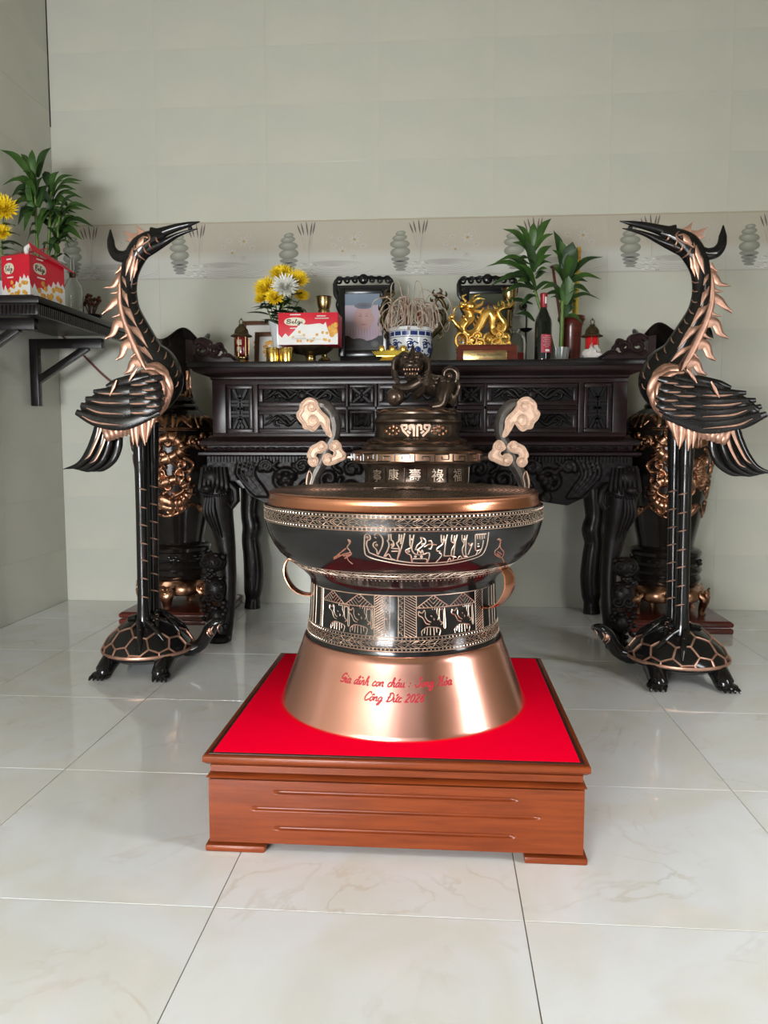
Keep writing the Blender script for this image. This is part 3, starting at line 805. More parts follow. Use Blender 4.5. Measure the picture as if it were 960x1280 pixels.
# ------------------------------------------------------------------ the incense urn behind the drum
UC = (-0.090, 2.95)
def make_urn():
    t = thing('incense_urn', 'dark bronze incense urn with upswept cloud handles standing behind the copper drum', 'urn', (*UC, 0))
    MB().lathe([(.02, .42), (.14, .43), (.21, .47), (.255, .54), (.272, .61), (.262, .67), (.235, .715), (.208, .735), (.199, .75), (.197, .775), (.200, .812), (.214, .827)], (*UC, 0), 72).build('bowl', 'bronze_brown', t)
    MB().lathe([(.214, .826), (.244, .832), (.2475, .836), (.2475, .866), (.243, .872), (.226, .876), (.19, .876)], (*UC, 0), 72).build('belt', 'belt_copper', t, ang=.4)
    def up(az, z, r): return (UC[0] + r * math.sin(az), UC[1] - r * math.cos(az), z)
    mb = MB()       # key fret on the belt
    n = 22; s = 2 * PI / n; q = s / 8
    for k in range(n):
        a = k * s
        L = [(0, .825), (0, .849), (6, .849), (6, .832), (3, .832), (3, .841)] if k % 2 else [(0, .849), (0, .825), (6, .825), (6, .842), (3, .842), (3, .833)]
        for (x0, z0), (x1, z1) in zip(L[:-1], L[1:]):
            mb.bar(up(a + x0 * q, z0 + .014, .2480), up(a + x1 * q, z1 + .014, .2480), .003, .0036)
    for z in (.8365, .8655): mb.tube([up(2 * PI * k / 60, z, .2475) for k in range(60)], .0016, 6, closed=True)
    mb.build('key_fret', 'bronze_vase', t, kind='stuff')
    for k in range(3):
        a = math.radians(90 + 120 * k)
        mb = MB(); e = np.array((math.sin(a) * .9, -math.cos(a), 0)); c0 = np.array((*UC, 0))
        mb.tube(cat([c0 + e * r + np.array((0, 0, z)) for r, z in [(.16, .50), (.185, .40), (.165, .28), (.15, .16), (.165, .06), (.17, 0.0)]], 5), [.06, .06, .045, .036, .04, .05], 12)
        mb.build('leg', 'bronze_brown', t)
    # five characters in their panels round the neck, read from right to left
    for ch, px in zip('寧康壽祿福', (471, 493, 521, 548.5, 573)):
        az = math.asin(max(-.95, min(.95, (atx(px, UC[1] - .12) - UC[0]) / .205)))
        V, Fs = text(ch); V = V - V.mean(0); V = V / np.abs(V).max() * .0245
        vs = [up(az + x / .2, .787 + y * 1.0, .2015) for x, y in V]
        m_ = MB().add(vs, Fs)
        V2 = [up(az + x / .2, .787 + y, .1960) for x, y in V]; m_.add(V2, [])
        m_.build('character', 'line_gold', t, smooth=False)
    mb = MB()
    for px in (456, 482, 507, 535, 561, 588):
        az = math.asin(max(-.97, min(.97, (atx(px, UC[1] - .12) - UC[0]) / .205)))
        mb.bar(up(az, .752, .201), up(az, .815, .2035), .0025, .004)
    mb.build('panel_bars', 'bronze_brown', t)
    # handles
    Yh = 2.95
    for sd in (-1, 1):
        def Q(px, py, dy=0.0):
            p = at(px, py, Yh + dy)
            return (2 * UC[0] - p[0], p[1], p[2]) if sd < 0 else tuple(p)
        tb = lambda L, r, m_=None, s_=10: MB().tube(cat([Q(*p) for p in L], 6), r, s_, nrm=(0, 1, 0))
        c5 = lambda L: [(1043 - (360 + x / 9.844), 485 + y / 9.844) for x, y in L]
        h = tb(c5([(330, 190), (430, 220), (515, 310), (560, 430), (562, 560), (530, 650), (480, 740), (425, 860), (375, 960), (315, 1080), (265, 1230)]), [(.018, .026), (.025, .028), (.026, .03), (.024, .03), (.021, .03), (.024, .03), (.028, .03), (.026, .03), (.022, .028), (.020, .026)]).build('handle', 'stem_bronze', t)
        tb([(598, 572), (612, 571), (626, 566)], [(.012, .016), (.010, .014), (.012, .016)]).build('handle_bar', 'bronze_brown', t)
        def cloud(outline, spirals, nm):
            mb = MB(); o2 = [np.array(q) for q in cat(c5(outline), 5, closed=True)]
            ctr = sum(o2) / len(o2)
            mb.prism([Q(*p, -.030) for p in o2], (0, .058, 0))
            mb.tube([Q(*p, -.031) for p in o2], .0052, 6, closed=True)
            mb.tube([Q(*(ctr + (p - ctr) * .80), -.032) for p in o2], .0034, 6, closed=True)
            for (x, y, r, a, tn) in spirals:
                r *= 1.12
                cx, cy = c5([(x, y)])[0]
                mb.ell(Q(cx, cy, -.030), (r / 9.844 * .95 * Yh / F, .008, r / 9.844 * .95 * Yh / F), 12, 6)
                mb.tube([Q(*p, -.0375 + .004 * k / 20) for k, p in enumerate(spiral(cx, cy, .8, r / 9.844, a, tn, 20))], [.002, .0032, .0034], 6)
            mb.build(nm, 'cloud_copper', h)
        cloud([(230, 122), (290, 130), (340, 170), (355, 222), (400, 290), (465, 350), (495, 405), (500, 490), (532, 595), (480, 565), (440, 490), (400, 430), (372, 440), (330, 495), (290, 522), (240, 496), (185, 488), (160, 430), (112, 375), (92, 310), (128, 262), (136, 200), (180, 150)],
              [(268, 232, 52, 0, 1.5), (295, 400, 68, 2, -1.6)], 'cloud_head')
        cloud([(472, 722), (444, 682), (400, 663), (350, 692), (285, 725), (255, 770), (232, 830), (250, 870), (246, 920), (290, 962), (340, 945), (357, 890), (322, 850), (342, 800), (400, 790), (450, 760)],
              [(405, 728, 42, 0, 1.4), (303, 905, 46, 2, -1.4)], 'cloud_scroll')
        cloud([(516, 720), (548, 670), (592, 654), (640, 700), (652, 760), (700, 815), (692, 870), (640, 895), (550, 935), (470, 944), (428, 890), (440, 838), (490, 818), (540, 850), (580, 810), (560, 772), (520, 750)],
              [(582, 722, 42, 2, 1.4), (488, 882, 48, 0, -1.4)], 'cloud_scroll')
        tb(c5([(255, 1020), (235, 1090), (225, 1160), (228, 1230)]), [(.003, .032), (.006, .032), (.006, .032), (.004, .032)]).build('handle_edge', 'cloud_copper', h)
        tb(c5([(265, 1020), (295, 1090), (280, 1160), (275, 1230)]), [(.002, .033), (.004, .033), (.004, .033), (.003, .033)]).build('handle_edge', 'cloud_copper', h)
    return t
make_urn()
def make_lid():
    t = thing('urn_lid', 'stepped dark bronze lid with a snarling guardian lion, on the incense urn', 'lid', (*UC, .876))
    zl = lambda z: .877 + (z - .862) * .911
    zp = lambda L: [(r, zl(z)) for r, z in L]
    MB().lathe(zp([(.05, .863), (.205, .863), (.206, .874), (.200, .882), (.188, .888), (.186, .896), (.190, .902), (.180, .908), (.165, .913)]), (*UC, 0), 72).build('lower_step', 'bronze_brown', t, ang=.4)
    MB().lathe(zp([(.165, .911), (.160, .922), (.157, .95), (.158, .962), (.164, .970), (.171, .974), (.171, .982), (.160, .986), (.156, .992), (.152, 1.0), (.156, 1.006), (.156, 1.012), (.150, 1.024), (.148, 1.03), (.02, 1.031)]), (*UC, 0), 72).build('upper_step', 'bronze_brown', t, ang=.4)
    def up(az, z, r): return (UC[0] + r * math.sin(az), UC[1] - r * math.cos(az), zl(z))
    b = MB()        # openwork longevity sign
    def seg(x0, z0, x1, z1, w_=.0075): b.bar(up(x0 / .16, z0, .161), up(x1 / .16, z1, .161), .006, w_)
    for s in (-1, 1):
        for L in ([(.006, .916), (.006, .960)], [(.006, .960), (.020, .960)], [(.020, .960), (.020, .940)], [(.030, .960), (.052, .960)], [(.052, .960), (.044, .938), (.024, .917)], [(.032, .960), (.032, .946), (.040, .944)], [(.018, .928), (.03, .938)]):
            for p, q in zip(L[:-1], L[1:]): seg(s * p[0], p[1], s * q[0], q[1])
    b.build('longevity_sign', 'cloud_copper', t)
    mb = MB()       # leaf clusters left and right of the sign
    for s in (-1, 1):
        for (x, z) in [(.075, .950), (.075, .928), (.092, .939), (.108, .950), (.108, .926), (.066, .938), (.124, .938), (.09, .955), (.09, .920)]:
            p = up(s * x / .16, z, .158)
            a = s * x / .16
            mb.ell(p, (.0085, .003, .0085), 8, 6, Matrix.Rotation(a, 3, 'Z'))
    mb.build('leaf_clusters', 'relief_copper', t)
    mb = MB()
    for z, r, n, k in ((1.018, .1545, 26, .004), (.893, .189, 30, .004)):
        mb.tube([up(2 * PI * i / 120, z + k * math.sin(n / 2 * 2 * PI * i / 120), r) for i in range(120)], .0022, 6, closed=True)
    mb.build('wave_lines', 'relief_copper', t)
    # the lion
    Y = 2.93
    Q = lambda px, py, dy=0.0: at(px, py, Y + dy)
    mb = MB()
    mb.tube(cat([Q(562, 492, .06), (Q(557, 484, .05)), Q(545, 483, .03), Q(531, 478, 0), Q(519, 470, -.03), Q(513, 458, -.045)], 6), [.022, .040, .043, .040, .044, .036, .030], 14)
    mb.tube(cat([Q(521, 478, -.05), Q(510, 484, -.07), Q(497, 485, -.085), Q(492, 486, -.09)], 5), [.024, .020, .017, .016, .015], 10)       # paw on the ball
    mb.tube(cat([Q(528, 482, -.02), Q(524, 490, -.05), Q(518, 496, -.07)], 5), [.024, .018, .016], 10)
    mb.tube(cat([Q(556, 484, -.01), Q(553, 495, -.03), Q(550, 506, -.045), Q(538, 509, -.07)], 5), [.032, .027, .02, .014], 10)
    mb.tube(cat([Q(562, 486, .07), Q(563, 498, .07), Q(560, 508, .05)], 5), [.03, .024, .02], 10)
    body = mb.build('lion_body', 'bronze_brown', t)
    mb = MB()
    c = Q(514, 455, -.075)
    mb.ell(c, (.047, .045, .044), 16, 10)
    mb.ell(Q(514, 457, -.12), (.034, .026, .018), 12, 8)            # muzzle
    mb.ell(Q(514, 469, -.11), (.027, .024, .011), 12, 8)            # jaw
    mb.ell(Q(514, 452, -.143), (.012, .010, .009), 10, 6)           # nose
    for s in (-1, 1):
        mb.ell(Q(514 + s * 7, 446.5, -.118), (.0105, .010, .010), 10, 8)
        mb.tube(cat([Q(514 + s * 3, 444, -.13), Q(514 + s * 9, 441, -.12), Q(514 + s * 14, 444, -.10)], 4), .006, 6)
        for k in range(5):                                          # mane locks
            mb.tube(cat([Q(514 + s * (12 + k), 446 + 3 * k, -.085 + .012 * k), Q(514 + s * (20 + .5 * k), 450 + 4 * k, -.09 + .012 * k), Q(514 + s * (22 - k), 461 + 4 * k, -.095 + .012 * k), Q(514 + s * (17 - k), 466 + 3.5 * k, -.1 + .012 * k)], 4), [.012, .011, .007, .003], 8)
    mb.build('lion_head', 'bronze_brown', body)
    mb = MB()
    mb.tube(cat([Q(515, 446, -.10), Q(516, 438, -.095), Q(516.5, 432, -.085)], 4), [.013, .009, .003], 10)
    mb.build('lion_horn', 'bronze_brown', body)
    mb = MB()
    for k in range(6):
        a = (k - 2.5) * 3.6
        mb.ell(Q(514 + a, 461.5, -.140 + abs(a) * .0012), (.0038, .004, .006), 6, 5); mb.ell(Q(514 + a * .8, 467, -.132 + abs(a) * .0012), (.003, .003, .005), 6, 5)
    mb.build('teeth', 'belt_copper', body)
    mb = MB()
    for k in range(70):                                             # curls of the coat
        px, py = RN.uniform(524, 560), RN.uniform(464, 496)
        d = abs(py - (473 + (px - 524) * .28))
        if d > 9: continue
        p = Q(px, py, -.040 + (px - 524) * .0008 + d * .0022)
        mb.ell(p, (.0085, .010, .0085), 8, 6)
    mb.build('coat_curls', 'bronze_brown', body)
    mb = MB()
    mb.tube(cat([Q(562, 505, .06), Q(569, 494, .06), Q(566, 482, .06), Q(557, 474, .06), Q(556, 465, .06), Q(563, 461, .06), Q(571, 466, .06), Q(570, 477, .06), Q(564, 478, .06)], 6), [.008, .010, .010, .009, .011, .012, .012, .011, .008], 10)
    mb.tube(cat([Q(569, 494, .05), Q(573, 483, .05), Q(571, 474, .05)], 4), [.01, .009, .003], 8)
    mb.ell(Q(562, 470, .05), .016, 10, 8)
    mb.build('lion_tail', 'bronze_brown', body)
    o = MB().ell(Q(494, 496, -.10), .0335, 20, 14).build('lion_ball', 'bronze_brown', t)
    return t
make_lid()
# ------------------------------------------------------------------ the carved altar table
AX = -0.11          # middle of the altar
YA = 3.42           # its front face
ZA = 1.255          # its top
def make_altar():
    t = thing('altar_table', 'long black carved wooden altar table with openwork drawer front against the tiled wall', 'altar', (AX, 3.8, 0))
    hw = 1.00
    MB().box(AX - hw, AX + hw, 3.355, 4.235, 1.228, ZA).build('table_top', 'ebony', t, bev=.006)
    mb = MB()
    mb.ring_loft([[(AX - x, y, z), (AX + x, y, z), (AX + x, 4.21, z), (AX - x, 4.21, z)] for x, y, z in [(.905, 3.43, 1.178), (.912, 3.415, 1.184), (.912, 3.415, 1.192), (.955, 3.385, 1.206), (.975, 3.372, 1.216), (.985, 3.368, 1.229)]])
    mb.build('top_moulding', 'ebony_panel', t)
    # upper case with drawer front
    MB().box(AX - .902, AX + .902, YA + .03, 4.19, .935, 1.18).build('case', 'ebony', t, smooth=False)
    def X(px): return atx(px, YA)
    zs = [.938, 1.052, 1.058, 1.176]
    def mx(px): return 2 * AX - X(px)
    rails = MB()
    rails.box(AX - .905, AX + .905, YA - .004, YA + .03, .930, .948).box(AX - .905, AX + .905, YA - .004, YA + .03, 1.160, 1.18)
    e = [X(266), X(281), X(318), X(322)]
    for a, b in ((AX - .905, X(283)), (X(317), X(323))):
        rails.box(a, b, YA - .003, YA + .03, .93, 1.18); rails.box(2 * AX - b, 2 * AX - a, YA - .003, YA + .03, .93, 1.18)
    rails.box(X(320), mx(320), YA - .002, YA + .03, 1.048, 1.064)
    for px in (434, 470):
        rails.box(X(px) - .006, X(px) + .006, YA - .002, YA + .03, .94, 1.17); rails.box(mx(px) - .006, mx(px) + .006, YA - .002, YA + .03, .94, 1.17)
    rails.build('face_frame', 'ebony_panel', t, bev=.002)
    def panel(x0, x1, z0, z1, style, fw=.02):
        pn = MB().box(x0, x1, YA + .024, YA + .029, z0, z1).build('panel_recess', 'recess_shade', t, smooth=False)
        mb = MB(); f = fw
        for a, b, c, d in ((x0, x1, z0, z0 + f), (x0, x1, z1 - f, z1), (x0, x0 + f, z0 + f, z1 - f), (x1 - f, x1, z0 + f, z1 - f)):
            mb.box(a, b, YA + .002, YA + .026, c, d)
        mb.build('panel_frame', 'ebony_panel', pn, bev=.003)
        a, b, c, d = x0 + f, x1 - f, z0 + f, z1 - f
        cx, cz, w_, h_ = (a + b) / 2, (c + d) / 2, b - a, d - c
        y = YA + .014
        mb = MB()
        if style == 'shou':
            B = lambda u0, v0, u1, v1, k=.011: mb.bar((cx + u0 * w_ / 2, y, cz + v0 * h_ / 2), (cx + u1 * w_ / 2, y, cz + v1 * h_ / 2), k, .018, up=(0, 1, 0))
            for s in (-1, 1):
                B(-1, s * .36, 1, s * .36); B(-1, s * .18, -.3, s * .18); B(.3, s * .18, 1, s * .18); B(-.35, s * .02, .35, s * .02, .008)
                B(-.75, s * .98, -.25, s * .50); B(.75, s * .98, .25, s * .50); B(-.3, s * .52, .3, s * .52); B(0, s * .36, 0, s * .70)
            B(-.3, -.98, 0, -.7); B(.3, -.98, 0, -.7)
            B(-.18, .3, -.18, -.3, .009); B(.18, .3, .18, -.3, .009)
        elif style == 'cross':
            for s in (-1, 1):
                mb.bar((a, y, cz - s * h_ / 2), (b, y, cz + s * h_ / 2), .009, .016, up=(0, 1, 0))
            for q in range(4):
                an = q * PI / 2
                mb.ell((cx + .02 * math.cos(an), y - .002, cz + .02 * math.sin(an)), (.014, .009, .014), 10, 6)
            mb.ell((cx, y - .006, cz), (.009, .008, .009), 10, 6)
        else:
            n = 2 if w_ > .22 else 1
            for s in (-1, 1):
                P_ = lambda L, r: mb.tube([(cx + s * u * w_ / 2, y, cz + v * h_ / 2) for u, v in cat(L, 5)], r, 7)
                P_([(0, -.2), (.12, .35), (.22, .1), (.36, -.5), (.52, .1), (.66, .7), (.84, -.1), (.98, -.6)], [.010, .009, .008, .010, .011, .009, .007, .004])
                P_([(.30, -.4), (.42, .5), (.52, .8), (.60, .55)], [.009, .008, .006, .004])
                P_([(.60, .5), (.72, .1), (.70, -.5), (.58, -.7)], [.009, .008, .006, .004])
                P_(spiral(.5, -.05, .02, .13, 0, 1.3 * s, 16), [.006, .008])
                P_([(.02, .9), (.10, .55), (.2, .75), (.3, .98)], [.007, .009, .006])
                P_([(.8, .9), (.86, .5), (.95, .4)], [.008, .005])
            mb.ell((cx, y - .003, cz), (.022, .010, .02), 12, 8)
            if style == 'solid':
                mb.box(a, b, y + .002, y + .010, c, d)
        mb.build('openwork_carving' if style != 'solid' else 'relief_carving', 'ebony_carved', pn, ang=.9)
    for f in (lambda a, b: (a, b), lambda a, b: (2 * AX - b, 2 * AX - a)):
        panel(*f(X(285), X(316)), .950, 1.158, 'shou', .016)
        panel(*f(X(324), X(432)), 1.066, 1.158, 'vine', .018)
        panel(*f(X(437), X(467)), 1.066, 1.158, 'cross', .013)
        panel(*f(X(324), X(432)), .950, 1.046, 'solid', .018)
        panel(*f(X(437), X(467)), .950, 1.046, 'solid', .013)
    panel(X(474), mx(474), 1.066, 1.158, 'vine', .018)
    panel(X(474), mx(474), .950, 1.046, 'solid', .018)
    # waist mouldings
    mb = MB()
    mb.ring_loft([[(AX - x, y, z), (AX + x, y, z), (AX + x, 4.2, z), (AX - x, 4.2, z)] for x, y, z in
                  [(.945, 3.395, .842), (.962, 3.38, .850), (.962, 3.38, .860), (.935, 3.405, .866), (.93, 3.41, .872), (.93, 3.41, .888), (.955, 3.385, .894), (.958, 3.382, .906), (.95, 3.39, .914), (.925, 3.41, .926), (.92, 3.415, .932)]])
    mb.build('waist_moulding', 'ebony_panel', t)
    mb = MB()
    x = AX - .90
    while x < AX + .90:
        mb.ell((x + .02, 3.41, .880), (.021, .007, .0065), 8, 6); x += .048
    mb.build('waist_beads', 'ebony_carved', t, kind='stuff')
    # apron carved with lion masks and scrolls
    def lower(x):
        u = abs(x - AX)
        return np.interp(u, [0, .10, .22, .34, .42, .52, .60, .66, .70, .745, .78, .82, .93], [.615, .63, .665, .64, .63, .655, .640, .632, .652, .672, .738, .735, .73])
    nu, nv = 330, 50
    xs_ = np.linspace(AX - .93, AX + .93, nu)
    U, Vn = np.meshgrid(xs_, np.linspace(0, 1, nv), indexing='ij')
    Z = lower(U) + (.845 - lower(U)) * Vn
    st = []
    for s in (-1, 1):
        q = lambda u, z: (AX + s * u, z)
        sp = lambda u, z, r0, r1, a, n_: [(AX + s * (px - AX), pz) for px, pz in spiral(AX + u, z, r0, r1, a, n_, 26)]
        for (u, z, r, a, n_) in [(.58, .735, .055, 0, 1.4), (.66, .80, .032, 2, -1.4), (.50, .80, .034, 1, 1.3), (.47, .70, .035, 3, -1.4), (.38, .745, .05, 0, -1.5), (.28, .79, .035, 1, 1.4), (.29, .70, .03, 0, 1.4), (.16, .74, .05, 2, 1.5), (.08, .80, .03, 0, -1.3), (.06, .68, .032, 1, 1.4), (.56, .665, .022, 0, 1.2), (.41, .665, .022, 1, -1.2)]:
            st.append((sp(u, z, .004, r, a, n_), .0125, .017))
        for k in range(5):      # bands sweeping round the bracket
            st.append((cat([q(.70 + .02 * k, .83), q(.72 + .018 * k, .765), q(.685 + .016 * k, .71), q(.66 + .012 * k, .67)], 5), .009, .012))
        for (u, z, r) in [(.60, .755, .020), (.545, .755, .020), (.572, .715, .022)]:
            st.append(([q(u, z), q(u + .001, z)], r, .026))
        for k in range(4): st.append((cat([q(.34 + .09 * k, .825), q(.36 + .09 * k, .80), q(.33 + .09 * k, .775)], 4), .010, .013))
    st.append(([(AX, .74), (AX + .001, .74)], .04, .03))
    D = relief(U, Z, st)
    n_ = .004 * np.sin(U * 140) * np.sin(Z * 170)
    Yf = 3.405 - D - np.where(D > .002, n_ * .3, n_ * .15)
    bk = np.stack([U, np.full_like(U, 3.44), Z], -1)
    fr = np.stack([U, Yf, Z], -1)
    mb = MB().grid(fr)
    mb.grid(np.stack([fr[:, 0], bk[:, 0]], 1)[:, ::-1])
    mb.grid(np.stack([fr[:, -1], bk[:, -1]], 1))
    mb.build('carved_apron', 'ebony_carved', t, ang=1.3)
    mb = MB()
    x = AX - .92
    while x < AX + .92:
        mb.box(x, x + .009, 3.394, 3.405, .818, .843); x += .0145
    mb.build('fluted_band', 'ebony_carved', t, kind='stuff')
    MB().box(AX - .92, AX + .92, 3.44, 4.19, .70, .842).build('underframe', 'ebony', t, smooth=False)
    # front legs: cabriole posts with a carved lion at the foot
    for s in (-1, 1):
        def Q(px, py, y):
            p = at(px, py, YA); return (p[0] if s < 0 else 2 * AX - p[0], y, p[2])
        mb = MB()
        mb.tube(cat([Q(269, 582, 3.45), Q(269, 612, 3.445), Q(272, 640, 3.45), Q(277, 668, 3.46), Q(282, 700, 3.46), Q(284, 735, 3.45), Q(281, 770, 3.44), Q(275, 799, 3.43)], 5),
                [(.066, .05), (.072, .058), (.064, .05), (.050, .042), (.036, .04), (.032, .04), (.038, .042), (.05, .055)], 16, nrm=(0, 1, 0))
        leg = mb.build('leg', 'ebony_carved', t)
        mb = MB()               # the knee mask and its foliage
        mb.ell(Q(266, 596, 3.395), (.05, .03, .04), 14, 8)
        mb.ell(Q(262, 610, 3.385), (.032, .028, .022), 12, 8)
        for k in range(7):
            mb.tube(cat([Q(256 + 4.5 * k, 584, 3.39), Q(254 + 5.5 * k, 600 + 3 * abs(k - 3), 3.375), Q(253 + 5 * k, 617 - 2 * abs(k - 3), 3.39)], 4), [.009, .011, .005], 7)
        for k in range(4):
            mb.tube(cat([Q(260 + 3 * k, 622, 3.395), Q(258 + 4 * k, 640, 3.39), Q(266 + 4 * k, 660 + 4 * k, 3.41)], 4), [.010, .010, .003], 7)
        mb.tube([Q(*p, 3.40) for p in [(288, 604), (296, 612), (297, 625), (291, 634), (286, 628)]], [.016, .018, .017, .013, .006], 9)
        for k in range(11): mb.ell(Q(255 + 3 * k, 619 - .35 * (k - 5) ** 2 * .3, 3.385), .0065, 6, 5)
        mb.build('knee_carving', 'ebony_carved', leg)
        mb = MB()               # foot lion
        r = random.Random(3)
        mb.ell(Q(268, 702, 3.40), (.058, .045, .045), 14, 10)
        mb.ell(Q(271, 735, 3.40), (.050, .042, .06), 14, 10)
        mb.ell(Q(273, 770, 3.40), (.042, .038, .05), 14, 10)
        mb.ell(Q(275, 797, 3.40), (.055, .045, .028), 14, 8)
        for k in range(46):
            py = r.uniform(690, 795); px = 272 + r.uniform(-15, 13)
            mb.ell(Q(px, py, 3.365 + abs(px - 271) * .0016), (r.uniform(.008, .016), .013, r.uniform(.008, .014)), 7, 5)
        for (px, py) in ((262, 700), (276, 700), (266, 742), (278, 742)):
            mb.tube([Q(*p, 3.36) for p in spiral(px, py, 1, 7, 0, 1.5, 16)], .006, 6)
        mb.build('foot_carving', 'ebony_carved', leg)
    for s in (-1, 1):
        def Q(px, py):
            p = at(px, py, 4.13); return (p[0] if s < 0 else 2 * AX - p[0], 4.13, p[2])
        x0 = .93 if s < 0 else .93
        pts = [(AX + s * x, 4.13, z) for x, z in [(.915, .72), (.912, .64), (.92, .52), (.908, .45), (.918, .38), (.91, .30), (.905, .2), (.91, .10), (.912, .06), (.915, 0)]]
        MB().tube(cat(pts, 4), [(.062, .05), (.058, .05), (.05, .045), (.056, .05), (.05, .045), (.052, .045), (.055, .045), (.05, .045), (.04, .04), (.045, .042)], 14, nrm=(0, 1, 0)).build('leg', 'ebony', t)
    # carved scroll wings at the two ends of the top
    for s in (-1, 1):
        z0 = ZA; y0 = 3.362
        W = lambda u, v: (AX + s * (1.003 - u * .92), z0 + v * .82)
        mb = MB()
        mb.prism([(W(0, 0)[0], y0, W(0, 0)[1]), (W(.035, 0)[0], y0, z0), (W(.035, .112)[0], y0, z0 + .092), (W(0, .118)[0], y0, z0 + .097)], (0, .05, 0))
        mb.prism([(W(.03, 0)[0], y0 + .005, z0), (W(.235, 0)[0], y0 + .005, z0), (W(.215, .018)[0], y0 + .005, z0 + .018), (W(.03, .026)[0], y0 + .005, z0 + .026)], (0, .035, 0))
        for L, r in [(spiral(.075, .065, .010, .036, 0, 1.3, 18), [.010, .012]), (spiral(.135, .060, .008, .028, 2, -1.3, 18), [.009, .011]), ([(.04, .10), (.07, .117), (.105, .108), (.115, .09), (.10, .07)], [.013, .014, .012, .010]),
                     ([(.115, .03), (.16, .02), (.185, .045), (.17, .07), (.15, .06)], [.012, .012, .010, .006]), ([(.17, .03), (.20, .035), (.225, .02), (.25, .008)], [.012, .011, .008, .004]), ([(.04, .04), (.06, .02), (.10, .03), (.12, .045)], [.012, .012, .010, .010]), ([(.145, .09), (.165, .095), (.175, .078)], [.010, .009, .005])]:
            pts = [(W(*p)[0], y0 + .02, W(*p)[1]) for p in (cat(L, 4) if len(L) < 8 else L)]
            mb.tube(pts, [(q, .018) for q in r], 8, nrm=(0, 1, 0))
        mb.build('scroll_wing', 'ebony_panel', t, bev=0)
    return t
make_altar()

# ------------------------------------------------------------------ bronze vases on their stands
def make_stand(cx, cy, label):
    t = thing('vase_stand', label, 'stand', (cx, cy, 0), 'stepped red wooden stands under the bronze vases')
    MB().square([(.004, 0), (0, .004), (0, .020), (.006, .026)], cx, cy, .245, .245).build('base_step', 'stand_wood', t, bev=.001)
    MB().square([(.012, .026), (.014, .032)], cx, cy, .245, .245).build('neck_step', 'stand_wood', t)
    MB().square([(.004, .032), (0, .038), (0, .050), (.012, .060)], cx, cy, .245, .245).build('top_step', 'stand_wood', t, bev=.001)
    return t
VP = [(.188, 1.432), (.182, 1.440), (.165, 1.432), (.130, 1.395), (.10, 1.345), (.085, 1.28), (.085, 1.18), (.094, 1.135), (.104, 1.125), (.108, 1.115), (.102, 1.105), (.116, 1.095), (.122, 1.085), (.118, 1.075), (.145, 1.06),
      (.185, 1.03), (.207, .99), (.215, .95), (.213, .90), (.206, .84), (.197, .77), (.187, .70), (.175, .62), (.162, .54), (.148, .47), (.137, .42), (.134, .395), (.140, .385), (.164, .376), (.172, .365), (.170, .35), (.160, .342), (.164, .33), (.168, .315), (.162, .30), (.172, .288), (.176, .275),
      (.170, .262), (.160, .257), (.168, .245), (.172, .23), (.164, .215), (.155, .205)]
vz = np.array([p[1] for p in reversed(VP)]); vr = np.array([p[0] for p in reversed(VP)])
